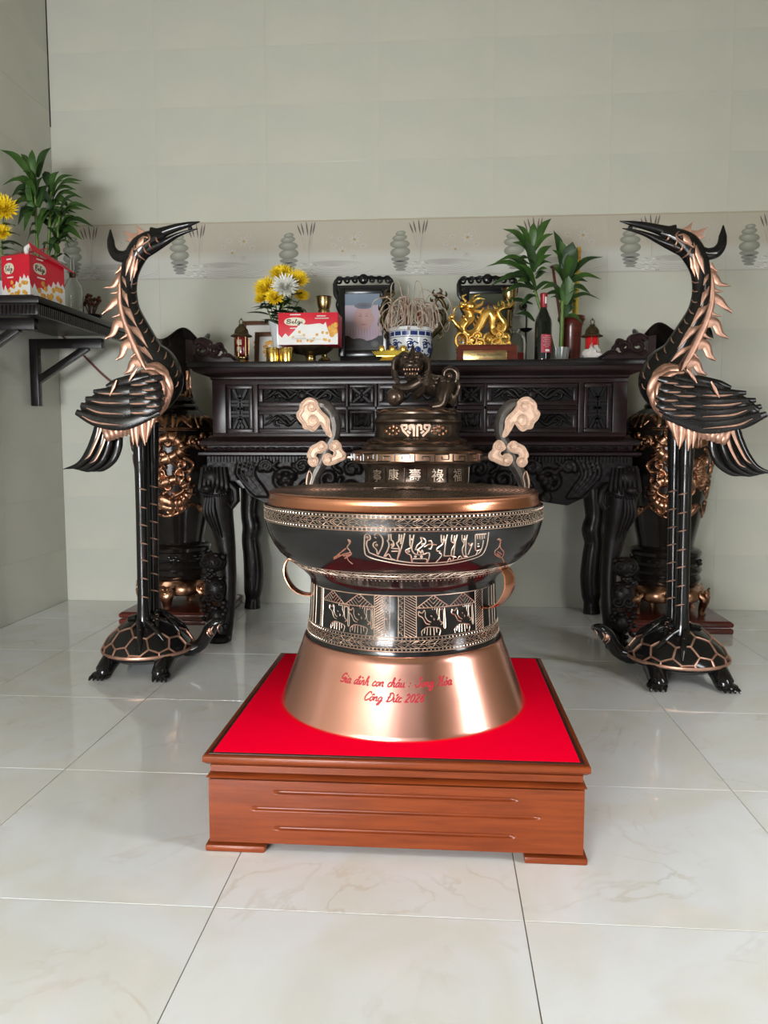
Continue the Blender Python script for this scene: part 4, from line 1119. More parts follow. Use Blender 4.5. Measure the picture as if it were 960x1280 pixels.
def make_vase(cx, cy, label, flip):
    t = thing('bronze_vase', label, 'vase', (cx, cy, .06), 'pair of tall bronze vases')
    inner = [(.095, 1.345), (.124, 1.396), (.160, 1.434), (.174, 1.440)]
    bm_ = MB().lathe(list(reversed(VP)) + list(reversed(inner)) + [(.08, 1.32), (.02, 1.30)], (cx, cy, 0), 96)
    bm_.v = [(x, y, z + (.030 * math.cos(5 * math.atan2(y - cy, x - cx) + PI / 2 * 3) * min(1, (math.hypot(x - cx, y - cy) - .105) / .07) if z > 1.35 and math.hypot(x - cx, y - cy) > .105 else 0)) for x, y, z in bm_.v]
    bm_.build('body', 'bronze_vase', t, ang=.6)
    r = random.Random(21)
    # dragon in clouds, worked in high copper relief round the belly
    zt, zb = .955, .50
    nu, nv = 300, 150
    U, V = np.meshgrid(np.linspace(-2.2, 2.2, nu), np.linspace(zb - .02, 1.02, nv), indexing='ij')
    Ua = U * .2; st = []
    dragon = cat([(-.16, .93), (-.06, .90), (.05, .93), (.10, .87), (.02, .82), (-.09, .80), (-.11, .73), (-.02, .70), (.08, .72), (.13, .66), (.08, .60), (-.02, .61), (-.09, .57)], 6)
    st.append((dragon, .024, .020))
    for i in range(3, len(dragon) - 1, 2):
        p, q = dragon[i - 1], dragon[i + 1]; tn = (q - p) / (np.linalg.norm(q - p) + 1e-9); nn = np.array((-tn[1], tn[0]))
        st.append(([dragon[i] - nn * .02, dragon[i] + nn * .02], .0045, .0245))
        st.append(([dragon[i] + nn * .022, dragon[i] + nn * .036 - tn * .01], .006, .014))
    st.append(([(-.01, .615), (.03, .60)], .036, .026)); st.append(([(-.01, .585), (.035, .575)], .02, .024))
    for e in (-.02, .03): st.append(([(e, .625), (e + .001, .625)], .010, .032))
    for L in ([(-.04, .64), (-.08, .67), (-.07, .70)], [(.06, .64), (.10, .665), (.09, .70)], [(-.03, .58), (-.09, .55), (-.12, .58)], [(.05, .58), (.11, .55), (.14, .585)], [(-.1, .78), (-.15, .74), (-.13, .70)], [(.1, .84), (.15, .80), (.13, .76)]):
        st.append((cat(L, 5), .0085, .016))
    for k in range(74):
        a, z = r.uniform(-.42, .42), r.uniform(.53, .95)
        sc = r.uniform(.015, .032)
        st.append((spiral(a, z, .002, sc, r.uniform(0, 6), r.choice((-1, 1)) * r.uniform(1.0, 1.5), 16), .0075, .011))
        if k % 2: st.append((cat([(a, z - sc), (a + sc, z - sc * 1.3), (a + 2.2 * sc, z - sc * .6)], 4), .0065, .009))
    if flip: st = [(([(-p[0], p[1]) for p in L]), a, b) for L, a, b in st]
    D = relief(Ua, V, st)
    # cartouche outline: a pointed lobe below, straight top
    hang = zb + .035 + .26 * np.abs(((Ua / .31 + .5) % 1) - .5) ** 2
    D = np.where((V < hang) | (V > zt), 0, D + .002)
    edge = np.abs(V - hang) < .006
    D = np.where(edge, .008, D)
    rr = np.interp(V, vz, vr) + D - .0006
    az = U
    Pn = np.stack([cx + rr * np.sin(az), cy - rr * np.cos(az), V], -1)
    MB().grid(Pn, D > .0030).build('dragon_relief', 'relief_copper', t, ang=1.4, label='copper dragon and clouds in relief')
    for z in (.968, .497 + .0):
        pass
    mb = MB()
    def ringv(z, k=.003): mb.tube([(cx + (np.interp(z, vz, vr) + .0005) * math.cos(2 * PI * i / 64), cy + (np.interp(z, vz, vr) + .0005) * math.sin(2 * PI * i / 64), z) for i in range(64)], k, 6, closed=True)
    for z in (.966, .975): ringv(z)
    mb.build('shoulder_rings', 'relief_copper', t)
    # shoulder and neck ornament
    U, V = np.meshgrid(np.linspace(-PI, PI, 260), np.linspace(.977, 1.045, 36), indexing='ij')
    st = []
    for k in range(10):
        a = -PI + k * 2 * PI / 10
        st += [(spiral(a + .1, 1.01, .004, .055, 0, 1.3, 14), .02, .007), (cat([(a - .25, 1.0), (a - .1, 1.025), (a + .05, 1.0)], 4), .018, .006), (spiral(a + .3, 1.005, .004, .05, 2, -1.2, 14), .018, .007)]
    D = relief(U, V, st)
    rr = np.interp(V, vz, vr) + D - .0008
    MB().grid(np.stack([cx + rr * np.sin(U), cy - rr * np.cos(U), V], -1), D > .002).build('shoulder_relief', 'relief_copper', t, ang=1.4)
    U, V = np.meshgrid(np.linspace(-PI, PI, 220), np.linspace(1.135, 1.27, 60), indexing='ij')
    st = [([(-PI, 1.142), (PI, 1.142)], .008, .004)]
    for k in range(5):
        a = -PI + (k + .5) * 2 * PI / 5
        st += [(cat([(a - .3, 1.145), (a, 1.165), (a + .3, 1.145)], 4), .016, .008), ([(a, 1.14), (a, 1.265)], .10, .006), (spiral(a, 1.20, .01, .12, 0, 1.5, 16), .03, .012)]
    D = relief(U, V, st)
    rr = np.interp(V, vz, vr) + D - .0008
    MB().grid(np.stack([cx + rr * np.sin(U), cy - rr * np.cos(U), V], -1), D > .002).build('neck_relief', 'relief_copper', t, ang=1.4)
    for k in range(8):
        mb = MB(); a = 2 * PI * k / 8 + .2
        for q in range(5):
            b = a + (q - 2) * .07; z = .317 + .010 * math.cos(q * 2.2)
            mb.ell((cx + .168 * math.sin(b), cy - .168 * math.cos(b), z), (.010, .010, .009), 7, 5)
        mb.build('waist_flower', 'bronze_vase', t)
    # copper foot with masks
    def sc(a, rr_, z): return 1 + (.07 * math.cos(6 * a) if z < .19 else .02 * math.cos(6 * a))
    MB().lathe([(.12, .150), (.165, .128), (.182, .135), (.190, .155), (.184, .180), (.172, .20), (.155, .208)], (cx, cy, 0), 72, sc).build('foot_ring', 'relief_copper', t)
    for k in range(6):
        a = math.radians(60 * k); e = np.array((math.sin(a), -math.cos(a), 0)); c0 = np.array((cx, cy, 0)); tn = np.array((math.cos(a), math.sin(a), 0))
        mb = MB()
        mb.tube(cat([c0 + e * rr_ + np.array((0, 0, z)) for rr_, z in [(.172, .165), (.196, .135), (.186, .10), (.182, .075), (.188, .060)]], 4), [(.02, .05), (.024, .04), (.018, .026), (.015, .022), (.018, .03)], 12, nrm=tn)
        leg = mb.build('foot', 'relief_copper', t)
        mb = MB(); c = c0 + e * .205
        for s in (-1, 1):
            mb.tube([c + tn * s * x + np.array((0, 0, z)) + e * .004 for x, z in spiral(.026, .16, .002, .016, 0, 1.4, 14)], .0045, 6)
            mb.tube(cat([c + tn * s * x + np.array((0, 0, z)) for x, z in [(.05, .185), (.035, .178), (.02, .183), (.006, .174)]], 3), .005, 6)
            mb.ell(c + tn * s * .012 + np.array((0, 0, .168)), (.008, .008, .007), 7, 5)
        mb.ell(c + e * .004 + np.array((0, 0, .148)), (.014, .012, .010), 8, 6)
        mb.build('mask_carving', 'relief_copper', leg)
    return t
make_stand(-1.355, 3.955, 'stepped red wooden stand in the left corner under a bronze vase')
make_stand(1.140, 3.955, 'stepped red wooden stand under the bronze vase right of the altar')
make_vase(-1.375, 3.96, 'tall black and copper dragon vase left of the altar, behind the crane', False)
make_vase(1.128, 3.96, 'tall black and copper dragon vase right of the altar, behind the crane', True)

# ------------------------------------------------------------------ the two cranes standing on turtles
YC = 3.0
P = lambda px, py, d=0.0: at(px, py, YC + d)
K = YC / F          # metres per measured unit
NECK = cat([(120, 541), (135, 528), (158, 512), (183, 494), (203, 476), (203, 455), (190, 438), (176, 412), (165, 388), (161, 365), (162, 343), (168, 323), (177, 309), (187, 301), (197, 296), (205, 292.5)], 5)
NRAD = [(4, 5), (15, 16), (25, 26), (31, 30), (27, 27), (19.5, 19), (14, 14), (12.3, 12), (10.5, 10.5), (10, 10), (11, 10), (13.5, 11), (14.5, 11.5), (12, 11), (9, 9), (6.5, 6)]
NR = [(np.interp(i / 5, range(len(NRAD)), [q[0] for q in NRAD]), np.interp(i / 5, range(len(NRAD)), [q[1] for q in NRAD])) for i in range(len(NECK))]
NA = np.array(NECK)
def nd(px, py):
    """how far towards the viewer the body surface bulges at a measured point"""
    dd = np.hypot(NA[:, 0] - px, NA[:, 1] - py); best = 0
    for i in np.argsort(dd)[:6]:
        ra, rb = NR[i]
        best = max(best, rb * math.sqrt(max(0, 1 - (dd[i] / ra) ** 2)))
    return best * K
def onbody(px, py, lift=.001): return P(px, py, -nd(px, py) - lift)
def make_crane(label):
    t = thing('crane_statue', label, 'statue', (P(185, 800)[0], YC, 0), 'pair of crane on turtle statues')
    B = lambda mb, nm, m_, par=t, **k: mb.build(nm, m_, par, **k)
    body = B(MB().tube([P(*p) for p in NECK], [(a * K, b * K) for a, b in NR], 20, nrm=(0, 1, 0)), 'body', 'bronze_black')
    # beak, pearl and horn
    B(MB().tube(cat([P(190, 293.5), P(198, 292.5), P(210, 288), P(222, 284), (P(236, 280.5)), P(250, 277)], 5), [(9.5 * K, 8.5 * K), (7.4 * K, 7 * K), (5.6 * K, 5.6 * K), (4.6 * K, 4.6 * K), (3.3 * K, 3.2 * K), (.5 * K, .8 * K)], 12, nrm=(0, 1, 0)), 'upper_beak', 'bronze_black')
    B(MB().tube(cat([P(182, 312), P(193, 308), P(205, 303), P(220, 295), P(234, 289.5), P(247, 286)], 5), [(10 * K, 9 * K), (7.5 * K, 7 * K), (4.8 * K, 5 * K), (2.8 * K, 3.6 * K), (1.8 * K, 2.4 * K), (.5 * K, .8 * K)], 12, nrm=(0, 1, 0)), 'lower_beak', 'bronze_black')
    B(MB().ell(P(238, 285.2), 2.6 * K, 12, 8), 'pearl', 'bronze_black')
    B(MB().tube(cat([P(166, 318), P(156, 321), P(146, 319), P(140, 311), P(138.5, 300), P(138, 287)], 6), [(9 * K, 8 * K), (7.5 * K, 7 * K), (7 * K, 6 * K), (5.5 * K, 5 * K), (4.6 * K, 4 * K), (.8 * K, 1 * K)], 12, nrm=(0, 1, 0)), 'horn', 'bronze_black')
    mb = MB()
    mb.prism([P(*p, -.012) for p in [(172, 306), (162, 310), (163, 303), (156, 299.5), (161, 297.5), (153.5, 288), (166, 292), (171, 291)]], (0, .024, 0))
    mb.prism([P(*p, -.010) for p in [(166, 296), (172, 290), (169.5, 280.5), (175.5, 286), (182, 289.5), (184, 294), (172, 300)]], (0, .020, 0))
    B(mb, 'crown_tuft', 'copper_matte', bev=.002)
    for L, nm, r in [(cat([(186, 294), (187, 299), (182, 304), (174, 308), (168, 312), (170, 304), (176, 296), (182, 293)], 4, closed=True), 'eye_ring', 1.2)]:
        B(MB().tube([onbody(*p) for p in L], r * K, 7, closed=True), nm, 'copper_matte')
    B(MB().tube(cat([onbody(171, 309, 0), onbody(176, 302, 0), onbody(181, 298, 0), onbody(185, 297, 0)], 4), [(2 * K, .8 * K), (4.2 * K, 1.2 * K), (3.6 * K, 1.2 * K), (1.2 * K, .6 * K)], 10, nrm=(0, 1, 0)), 'eye_patch', 'copper_matte')
    B(MB().ell(onbody(181.5, 299, 0), (2.2 * K, 1.6 * K, 2.0 * K), 10, 8), 'eye', 'bronze_brown')
    for L in ([(171, 313), (174, 320), (181, 325)], [(179, 308), (182, 315), (188, 318)], [(186, 303), (188, 309), (194, 311)], [(195, 297), (196, 301), (199, 303)]):
        B(MB().tube(cat([onbody(*p) for p in L], 4), [.7 * K, 1.3 * K, .5 * K], 6), 'cheek_line', 'copper_matte')
    # copper throat plumes, neck stripes, front bands
    def tongue(L, w_, nm, m_='copper_matte', lift=.003, th=1.5):
        B(MB().tube([onbody(*p, lift) for p in cat(L, 6)], [(.25 * w_ * K, th * .6 * K)] + [(w_ * K * q, th * K) for q in (1, 1, .8)][:len(L) - 2] + [(.2 * K, .3 * K)], 9, nrm=(0, 1, 0)), nm, m_)
    for L, w_ in [([(166, 316), (161, 328), (157, 345)], 3.6), ([(169, 320), (165, 335), (163, 352)], 3.4), ([(172, 324), (169, 336), (167, 348)], 3.0), ([(166, 310), (164, 320), (163, 330)], 3.2)]:
        tongue(L, w_, 'throat_plume')
    for L, w_ in [([(152, 357), (156, 369), (161, 384)], 3.6), ([(152, 379), (160, 389), (172, 410)], 4.4), ([(158, 404), (170, 413), (185, 435)], 4.8), ([(168, 429), (180, 436), (195, 454)], 4.8), ([(153, 343), (155, 350), (158, 359)], 2.6)]:
        tongue(L, w_, 'neck_stripe')
    for a, b in [((163, 355), (171, 353)), ((164, 366), (171, 363.5)), ((164.5, 379), (171, 376)), ((168, 393), (173.5, 387)), ((174, 405), (178.5, 399)), ((180, 416), (184.5, 410)), ((189, 428), (192.5, 421)), ((197, 440), (199.5, 432)), ((205, 449), (208, 440)), ((214, 459), (217, 451)), ((219, 471), (222, 463)), ((219, 484), (223, 477))]:
        m_ = ((a[0] + b[0]) / 2 + .6, (a[1] + b[1]) / 2 + 1.2)
        B(MB().tube(cat([onbody(*a), onbody(*m_), onbody(*b)], 3), [.4 * K, .9 * K, .4 * K], 6), 'neck_band', 'copper_matte')
    # the flame mane
    mane = B(MB().tube(cat([P(*p) for p in [(157, 330), (152, 345), (150, 362), (150, 378), (154, 397), (161, 416), (169, 435), (177, 452), (183, 463)]], 5), [(1.8 * K, 2 * K), (3.2 * K, 2.6 * K), (3.8 * K, 2.6 * K), (4 * K, 2.6 * K), (4.2 * K, 2.6 * K), (4.6 * K, 2.6 * K), (4.8 * K, 2.6 * K), (4 * K, 2.6 * K), (1.5 * K, 2 * K)], 10, nrm=(0, 1, 0)), 'mane', 'copper_matte')
    for L, w_ in [([(152, 345), (146, 351), (141, 358), (130, 360)], 5), ([(152, 333), (149, 338), (144, 343)], 3), ([(150, 363), (145, 366), (138, 367)], 3),
                  ([(151, 374), (143, 377), (137, 384), (128, 393)], 6), ([(152, 391), (148, 394), (140, 397)], 3.2), ([(155, 403), (146, 405), (141, 417), (132, 423.5)], 6.5),
                  ([(161, 416), (157, 420), (150, 424.5)], 3.2), ([(165, 429), (156, 432), (152, 444), (145.5, 450)], 6.5), ([(172, 441), (168, 443), (163.5, 448)], 3.2), ([(177, 453), (167, 453), (162, 463), (155, 467.5)], 6.5)]:
        n = len(L)
        B(MB().tube(cat([P(*p) for p in L], 5), [(w_ * 1.2 * K * q, 2.0 * K) for q in ((1, .72, .5, .12) if n == 4 else (1, .6, .12))], 9, nrm=(0, 1, 0)), 'mane_flame', 'copper_matte', mane)
    # wings: a domed pad with three tiers of feathers, near and far side
    for side in (-1, 1):
        base = (.075 if side < 0 else .075)
        W = lambda px, py, d=0.0: P(px, py, side * (base + d))
        wing = B(MB().tube(cat([W(102, 512, .0), W(125, 505, .006), W(155, 501, .012), W(185, 492, .014), W(198, 487, .012), W(205, 484, .0)], 5), [(4 * K, 2 * K), (15 * K, 3 * K), (24 * K, 6 * K), (26 * K, 8 * K), (17 * K, 7 * K), (3 * K, 3 * K)], 16, nrm=(0, 1, 0)), 'wing', 'bronze_feather')
        fe = [([(198, 513), (155, 528.5), (120, 525), (95, 515)], 8.5, .030, 1), ([(194, 504), (155, 514.5), (125, 513), (101, 506)], 7.5, .040, 1), ([(190, 494), (155, 501), (130, 501), (107, 498.5)], 7, .044, 1), ([(190, 483), (155, 489), (137, 490), (117, 489.5)], 6.2, .042, 1), ([(186, 470), (165, 474), (145, 479), (133, 483)], 5.5, .036, 0),
              ([(201, 506), (182, 513), (163, 514)], 7.5, .046, 1), ([(199, 495), (182, 501), (162, 503)], 7, .054, 1), ([(195, 484), (180, 489), (162, 491)], 6.6, .054, 1), ([(196, 472), (180, 478), (164, 480)], 5.5, .048, 1),
              ([(204, 501), (195, 505), (183, 507)], 6.2, .052, 1), ([(204, 491), (194, 495), (181, 496)], 6, .060, 1), ([(201, 482), (191, 485), (178, 486)], 5.6, .058, 1), ([(203, 471), (192, 474), (181, 476)], 4.6, .052, 1)]
        for L, w_, d, ed in fe:
            n = len(L)
            pts = cat([W(p[0], p[1], d - .010 * (i == 0) + .004 * (i == n - 1)) for i, p in enumerate(L)], 6)
            pr = [(w_ * .75 * K, 1.8 * K), (w_ * 1.1 * K, 2.3 * K), (w_ * .98 * K, 2.1 * K), (w_ * .42 * K, 1.4 * K)] if n == 4 else [(w_ * .75 * K, 1.7 * K), (w_ * 1.1 * K, 2.2 * K), (w_ * .55 * K, 1.2 * K)]
            f_ = B(MB().tube(pts, pr, 12, nrm=(0, 1, 0)), 'wing_feather', 'bronze_feather', wing)
            if ed:
                L2 = [L[-2], ((L[-2][0] * .45 + L[-1][0] * .55), (L[-2][1] * .45 + L[-1][1] * .55)), L[-1]] if n == 3 else [L[-3], L[-2], ((L[-2][0] * .3 + L[-1][0] * .7), (L[-2][1] * .3 + L[-1][1] * .7))]
                off = w_ * .42
                B(MB().tube(cat([W(p[0] + (4 if i == 0 and n == 3 else 0), p[1] + off * (1, .9, .62)[i], d + .0074 * (1, 1, .8)[i] + .004 * (i == 2)) for i, p in enumerate(L2)], 5), [(.3 * K, .4 * K), (1.25 * K, 1.0 * K), (1.25 * K, 1.0 * K), (.4 * K, .4 * K)], 7, nrm=(0, 1, 0)), 'feather_edge', 'copper_matte', wing)
        for L, w_ in [([(146, 475), (142, 484), (137, 495)], 2.2), ([(172, 460), (166, 468), (161, 477)], 2.4)]:
            B(MB().tube(cat([W(*p, .056) for p in L], 4), [(.8 * K, 1 * K), (w_ * K, 1.3 * K), (.4 * K, .6 * K)], 8, nrm=(0, 1, 0)), 'feather_edge', 'copper_matte', wing)
        # copper collar round the shoulder of the wing
        Cp = lambda px, py, d=0.0: P(px, py, side * (.082 + d))
        B(MB().tube(cat([Cp(178, 464, .00), Cp(192, 467, .014), Cp(202, 477, .020), Cp(205, 490, .022), Cp(201, 504, .020), Cp(189, 517, .014)], 6), [(2.5 * K, 3 * K), (4.5 * K, 4 * K), (4 * K, 4 * K), (3.2 * K, 4 * K), (2.6 * K, 4 * K), (1.2 * K, 3 * K)], 10, nrm=(0, 1, 0)), 'wing_collar', 'copper_matte', wing)
    for L, w_, dd in [([(183, 459), (196, 460), (206, 467), (212, 479)], 7.5, .078), ([(193, 463), (205, 471), (212, 486), (211, 506)], 7, .086), ([(203, 478), (208, 494), (205, 508), (198, 521)], 6.5, .092), ([(182, 461), (194, 464), (203, 474), (207, 486)], 7, .088), ([(204, 488), (205, 503), (199, 516), (190, 526)], 5, .092)]:
        for side in (-1, 1):
            pts = cat([P(p[0], p[1], side * max(dd - .012 * i, nd(*p) + .004)) for i, p in enumerate(L)], 5)
            B(MB().tube(pts, [(w_ * .6 * K, 2.4 * K), (w_ * K, 3 * K), (w_ * .75 * K, 2.4 * K), (.4 * K, .6 * K)], 10, nrm=(0, 1, 0)), 'collar_feather', 'copper_matte')
    # belly ruffle and thigh plumes
    mb = MB()
    for k in range(7):
        u = k / 6
        mb.tube(cat([P(lerp(130, 168, u), lerp(532, 518, u), -.055), P(lerp(134, 168, u), lerp(545, 530, u), -.06), P(lerp(136, 166, u), lerp(551, 541, u), -.052)], 4), [(4.5 * K, 3 * K), (5 * K, 3.4 * K), (3.4 * K, 2 * K)], 9, nrm=(0, 1, 0))
    B(mb, 'belly_ruffle', 'copper_matte')
    for side in (-1, 1):
        for L, w_ in [([(170, 524), (170, 540), (172, 559)], 5.5), ([(178, 520), (178, 538), (181.5, 557)], 5.5), ([(186, 515), (186, 532), (183, 553)], 5.2), ([(193, 508), (192, 522), (187, 540)], 5), ([(164, 524), (165, 538), (167, 556)], 4.5)]:
            B(MB().tube(cat([P(p[0], p[1], side * .086) for p in L], 5), [(w_ * .8 * K, 3.0 * K), (w_ * K, 3.6 * K), (w_ * .7 * K, 2.6 * K), (.5 * K, .8 * K)], 10, nrm=(0, 1, 0)), 'thigh_plume', 'copper_matte')
    # tail plumes
    for L, w_, d in [([(124, 527), (119, 548), (110, 568), (98, 581), (79, 586.5)], 6, -.045), ([(130, 530), (126, 555), (117, 574), (104, 584), (92, 586)], 6.5, -.03), ([(138, 533), (134, 556), (126, 575), (112, 586), (100, 588)], 7, -.012), ([(147, 534), (146, 556), (140, 573), (127, 585), (113, 588)], 8, .012), ([(140, 530), (138, 556), (132, 574), (121, 585), (108, 589)], 8, .04)]:
        tl = B(MB().tube(cat([P(p[0], p[1], d) for p in L], 6), [(w_ * .8 * K, 3 * K), (w_ * K, 3.4 * K), (w_ * .9 * K, 3 * K), (w_ * .6 * K, 2 * K), (.4 * K, .6 * K)], 10, nrm=(0, 1, 0)), 'tail_plume', 'bronze_black')
        if d < -.02:
            B(MB().tube(cat([P(L[0][0] + 3, L[0][1] + 4, d - .010), P(L[1][0] + 2.5, L[1][1], d - .0115), P(L[2][0] + 2.5, L[2][1], d - .0105), P((L[2][0] + L[3][0]) / 2 + 2, (L[2][1] + L[3][1]) / 2, d - .008)], 5), [(2.4 * K, .7 * K), (1.8 * K, .7 * K), (1.2 * K, .5 * K), (.3 * K, .3 * K)], 7, nrm=(0, 1, 0)), 'plume_edge', 'copper_matte', tl)
    # legs with copper rings and gripping toes
    for top, bot, dy, rings in [((175, 540), (180, 786), -.045, [(611, 1), (634, 1), (656, 1), (679, 1), (700, 1), (723, 1), (746, 1)]), ((189.5, 530), (192.5, 783), .04, [(608, 0), (630, 0), (652, 0), (673, 0), (695, 0), (717, 0), (738, 0)])]:
        X_ = lambda py: lerp(top[0], bot[0], (py - top[1]) / (bot[1] - top[1]))
        rd = [(9.5, 10), (8.6, 9), (8.4, 8.5), (7.6, 7.5), (7.2, 7.2), (7.2, 7.2), (7.4, 7.2), (9, 9), (13, 12)]
        pys = [top[1], 560, 578, 592, 640, 700, 750, 772, bot[1]]
        leg = B(MB().tube(cat([P(X_(y), y, dy) for y in pys], 5), [(a * K, b * K) for a, b in rd], 16, nrm=(0, 1, 0)), 'leg', 'bronze_black')
        for y, near in rings:
            rr_ = 6.9 * K; x = X_(y)
            pts = []
            for k in range(7):
                a = math.radians(-35 + 105 * k / 6)
                pts.append(P(x + 7.4 * math.sin(a), y + 1.8 * math.sin(a), dy - 7.4 * K * math.cos(a)))
            B(MB().tube(pts, [.3 * K, .9 * K, 1.0 * K, .9 * K, .3 * K], 6), 'leg_ring', 'copper_matte', leg)
    # the turtle
    tx, ty, zr_ = P(185, 800)[0], YC + .02, .076
    def S_(u, v, lift=0.0):     # u, v in -1..1 over the shell
        r2 = min(1, u * u + v * v)
        h = .62 * (1 - r2) ** .62 + .38 * (1 - math.sqrt(r2))
        return (tx - .003 + u * .178, ty + v * .195, zr_ + .150 * h + lift)
    mb = MB(); vs = [S_(0, 0)]; n, m_ = 40, 12; fs = []
    for i in range(1, m_ + 1):
        rr_ = math.sin(PI / 2 * i / m_)
        for k in range(n): vs.append(S_(rr_ * math.cos(2 * PI * k / n), rr_ * math.sin(2 * PI * k / n)))
    fs += [(0, 1 + k, 1 + (k + 1) % n) for k in range(n)]
    for i in range(m_ - 1):
        for k in range(n): fs.append((1 + i * n + k, 1 + (i + 1) * n + k, 1 + (i + 1) * n + (k + 1) % n, 1 + i * n + (k + 1) % n))
    ll = len(vs)
    for z_, s_ in ((zr_ - .012, .98), (zr_ - .030, .80), (zr_ - .034, .3)):
        vs += [(tx - .003 + .178 * s_ * math.cos(2 * PI * k / n), ty + .195 * s_ * math.sin(2 * PI * k / n), z_) for k in range(n)]
    for i in range(m_ - 1, m_ + 2):
        for k in range(n): fs.append((1 + i * n + k, 1 + (i + 1) * n + k, 1 + (i + 1) * n + (k + 1) % n, 1 + i * n + (k + 1) % n))
    fs.append(tuple(1 + (m_ + 2) * n + k for k in range(n)))
    shell = B(mb.add(vs, fs), 'turtle_shell', 'bronze_black', fix=True)
    mb = MB()
    mb.tube([(tx - .003 + .180 * math.cos(2 * PI * k / 48), ty + .197 * math.sin(2 * PI * k / 48), zr_ + .004) for k in range(48)], [(.0045, .007)] * 48, 8, nrm=(0, 0, 1), closed=True)
    B(mb, 'shell_rim', 'copper_matte', shell)
    mb = MB()                   # hexagon plates drawn in copper
    a_ = .20
    def hexline(p, q_):
        L = []
        for k in range(5):
            u, v = lerp(p[0], q_[0], k / 4), lerp(p[1], q_[1], k / 4)
            rho = math.hypot(u, v)
            if rho > 1.0: u, v, rho = u / rho, v / rho, 1.0
            f = math.sin(PI / 2 * rho) / max(rho, 1e-6)
            q = S_(u * f, v * f, .0012)
            L.append((q[0] + u * f * .0015, q[1] + v * f * .0015, q[2]))
        if np.linalg.norm(np.array(L[0]) - np.array(L[-1])) > .006 and min(math.hypot(*p), math.hypot(*q_)) < 1.0: mb.tube(L, .0040, 6)
    seen = set()
    for i in range(-5, 6):
        for j in range(-5, 6):
            c = (a_ * 1.5 * i + .08, a_ * math.sqrt(3) * (j + .5 * (i % 2)))
            if math.hypot(*c) > 1.25: continue
            cn = [(c[0] + a_ * math.cos(PI / 3 * k), c[1] + a_ * math.sin(PI / 3 * k)) for k in range(6)]
            for k in range(6):
                key = tuple(sorted([tuple(np.round(cn[k], 2)), tuple(np.round(cn[(k + 1) % 6], 2))]))
                if key in seen: continue
                seen.add(key); hexline(cn[k], cn[(k + 1) % 6])
    B(mb, 'shell_lines', 'copper_matte', shell)
    # toes of the crane over the shell
    for x0, y0 in ((tx - .012, ty - .065), (tx + .022, ty + .03)):
        for an in (-70, -25, 20, 150):
            L = []
            for k in range(5):
                r_ = .015 + k * (.027 if an != 150 else .016)
                px_, py_ = x0 + r_ * math.cos(math.radians(an)), y0 + r_ * math.sin(math.radians(an))
                u, v = (px_ - tx + .003) / .178, (py_ - ty) / .195
                L.append(S_(u, v, .009 - .0012 * k))
            toe = B(MB().tube(cat(L, 4), [.015, .013, .011, .012, .004], 9), 'toe', 'bronze_black')
            mb = MB()
            for k in (1, 2, 3):
                q = np.array(L[k]); d_ = np.array((-math.sin(math.radians(an)), math.cos(math.radians(an)), 0)) * .007
                mb.tube([q - d_ + (0, 0, .0095), q + (0, 0, .0125), q + d_ + (0, 0, .0095)], [.0010, .002, .0010], 6)
            B(mb, 'toe_marks', 'copper_matte', toe)
    # head, legs, tail
    T = lambda px, py, d: P(px, py, d)
    hd = B(MB().tube(cat([(tx + .12, ty + .01, .088), T(236, 811, .03), T(250, 806, .03), T(258, 795, .02), T(263, 786, .01), T(270, 779, -.005), T(278, 777, -.012)], 6), [(.036, .034), (.031, .03), (.026, .027), (.025, .026), (.028, .030), (.023, .025), (.010, .012)], 14, nrm=(0, 1, 0)), 'turtle_head', 'bronze_black')
    for L in ([(262, 784, -.010), (259, 791, -.016), (263, 797, -.012)], [(268, 781, -.024), (264, 788, -.03), (268, 795, -.018)], [(275, 780, -.03), (272, 785, -.035), (274, 791, -.026)]):
        B(MB().tube(cat([T(*p) for p in L], 4), [.001, .0032, .001], 6), 'scale_mark', 'copper_matte', hd)
    B(MB().tube(cat([T(263, 784, -.02), T(261, 789, -.024), T(264, 793, -.02)], 4), [(.003, .002), (.008, .003), (.003, .002)], 8, nrm=(0, 1, 0)), 'cheek_patch', 'copper_matte', hd)
    for sx, sy in ((-1, -1), (1, -1), (-1, 1), (1, 1)):
        bx, by = tx + sx * .105, ty + sy * .095
        fx_, fy_ = tx + sx * (.110 if sx > 0 else .115), ty + sy * .185
        mb = MB().tube(cat([(bx - sx * .03, by - sy * .03, .075), (bx, by, .066), (lerp(bx, fx_, .6), lerp(by, fy_, .6), .045), (fx_, fy_, .024), (fx_ + sx * .012, fy_ - .012, .014)], 5), [.036, .038, .035, .034, .020], 12)
        mb.ell((fx_ + sx * .006, fy_ - .008, .016), (.038, .032, .016), 12, 8)
        lg = B(mb, 'turtle_leg', 'bronze_black')
        mb = MB()
        for k in range(4):
            o_ = (k - 1.5) * .014
            mb.tube(cat([(fx_ + sx * .006 + o_, fy_ - .022, .018), (fx_ + sx * .010 + o_ * 1.15, fy_ - .038, .013), (fx_ + sx * .012 + o_ * 1.2, fy_ - .046, .004)], 3), [.0075, .007, .003], 7)
        B(mb, 'claws', 'bronze_black', lg)
    B(MB().tube(cat([(tx - .15, ty, .09), (tx - .18, ty + .01, .07), (tx - .19, ty + .02, .05)], 4), [.016, .012, .004], 8), 'turtle_tail', 'bronze_black')
    return t
make_crane('tall black and copper crane statue on turtle left of altar, beak pointing right')
def mirror(V):
    V = np.array(V, float)
    lx = P(183, 700)[0]
    return np.stack([0.918 + (lx - V[:, 0]) * 1.06, V[:, 1] + .02, V[:, 2] * np.where(V[:, 2] > .3, .986, 1 - .014 * np.clip(V[:, 2] / .3, 0, 1))], -1)
XF[0] = mirror
make_crane('tall black and copper crane statue on turtle right of altar, beak pointing left')
XF[0] = None
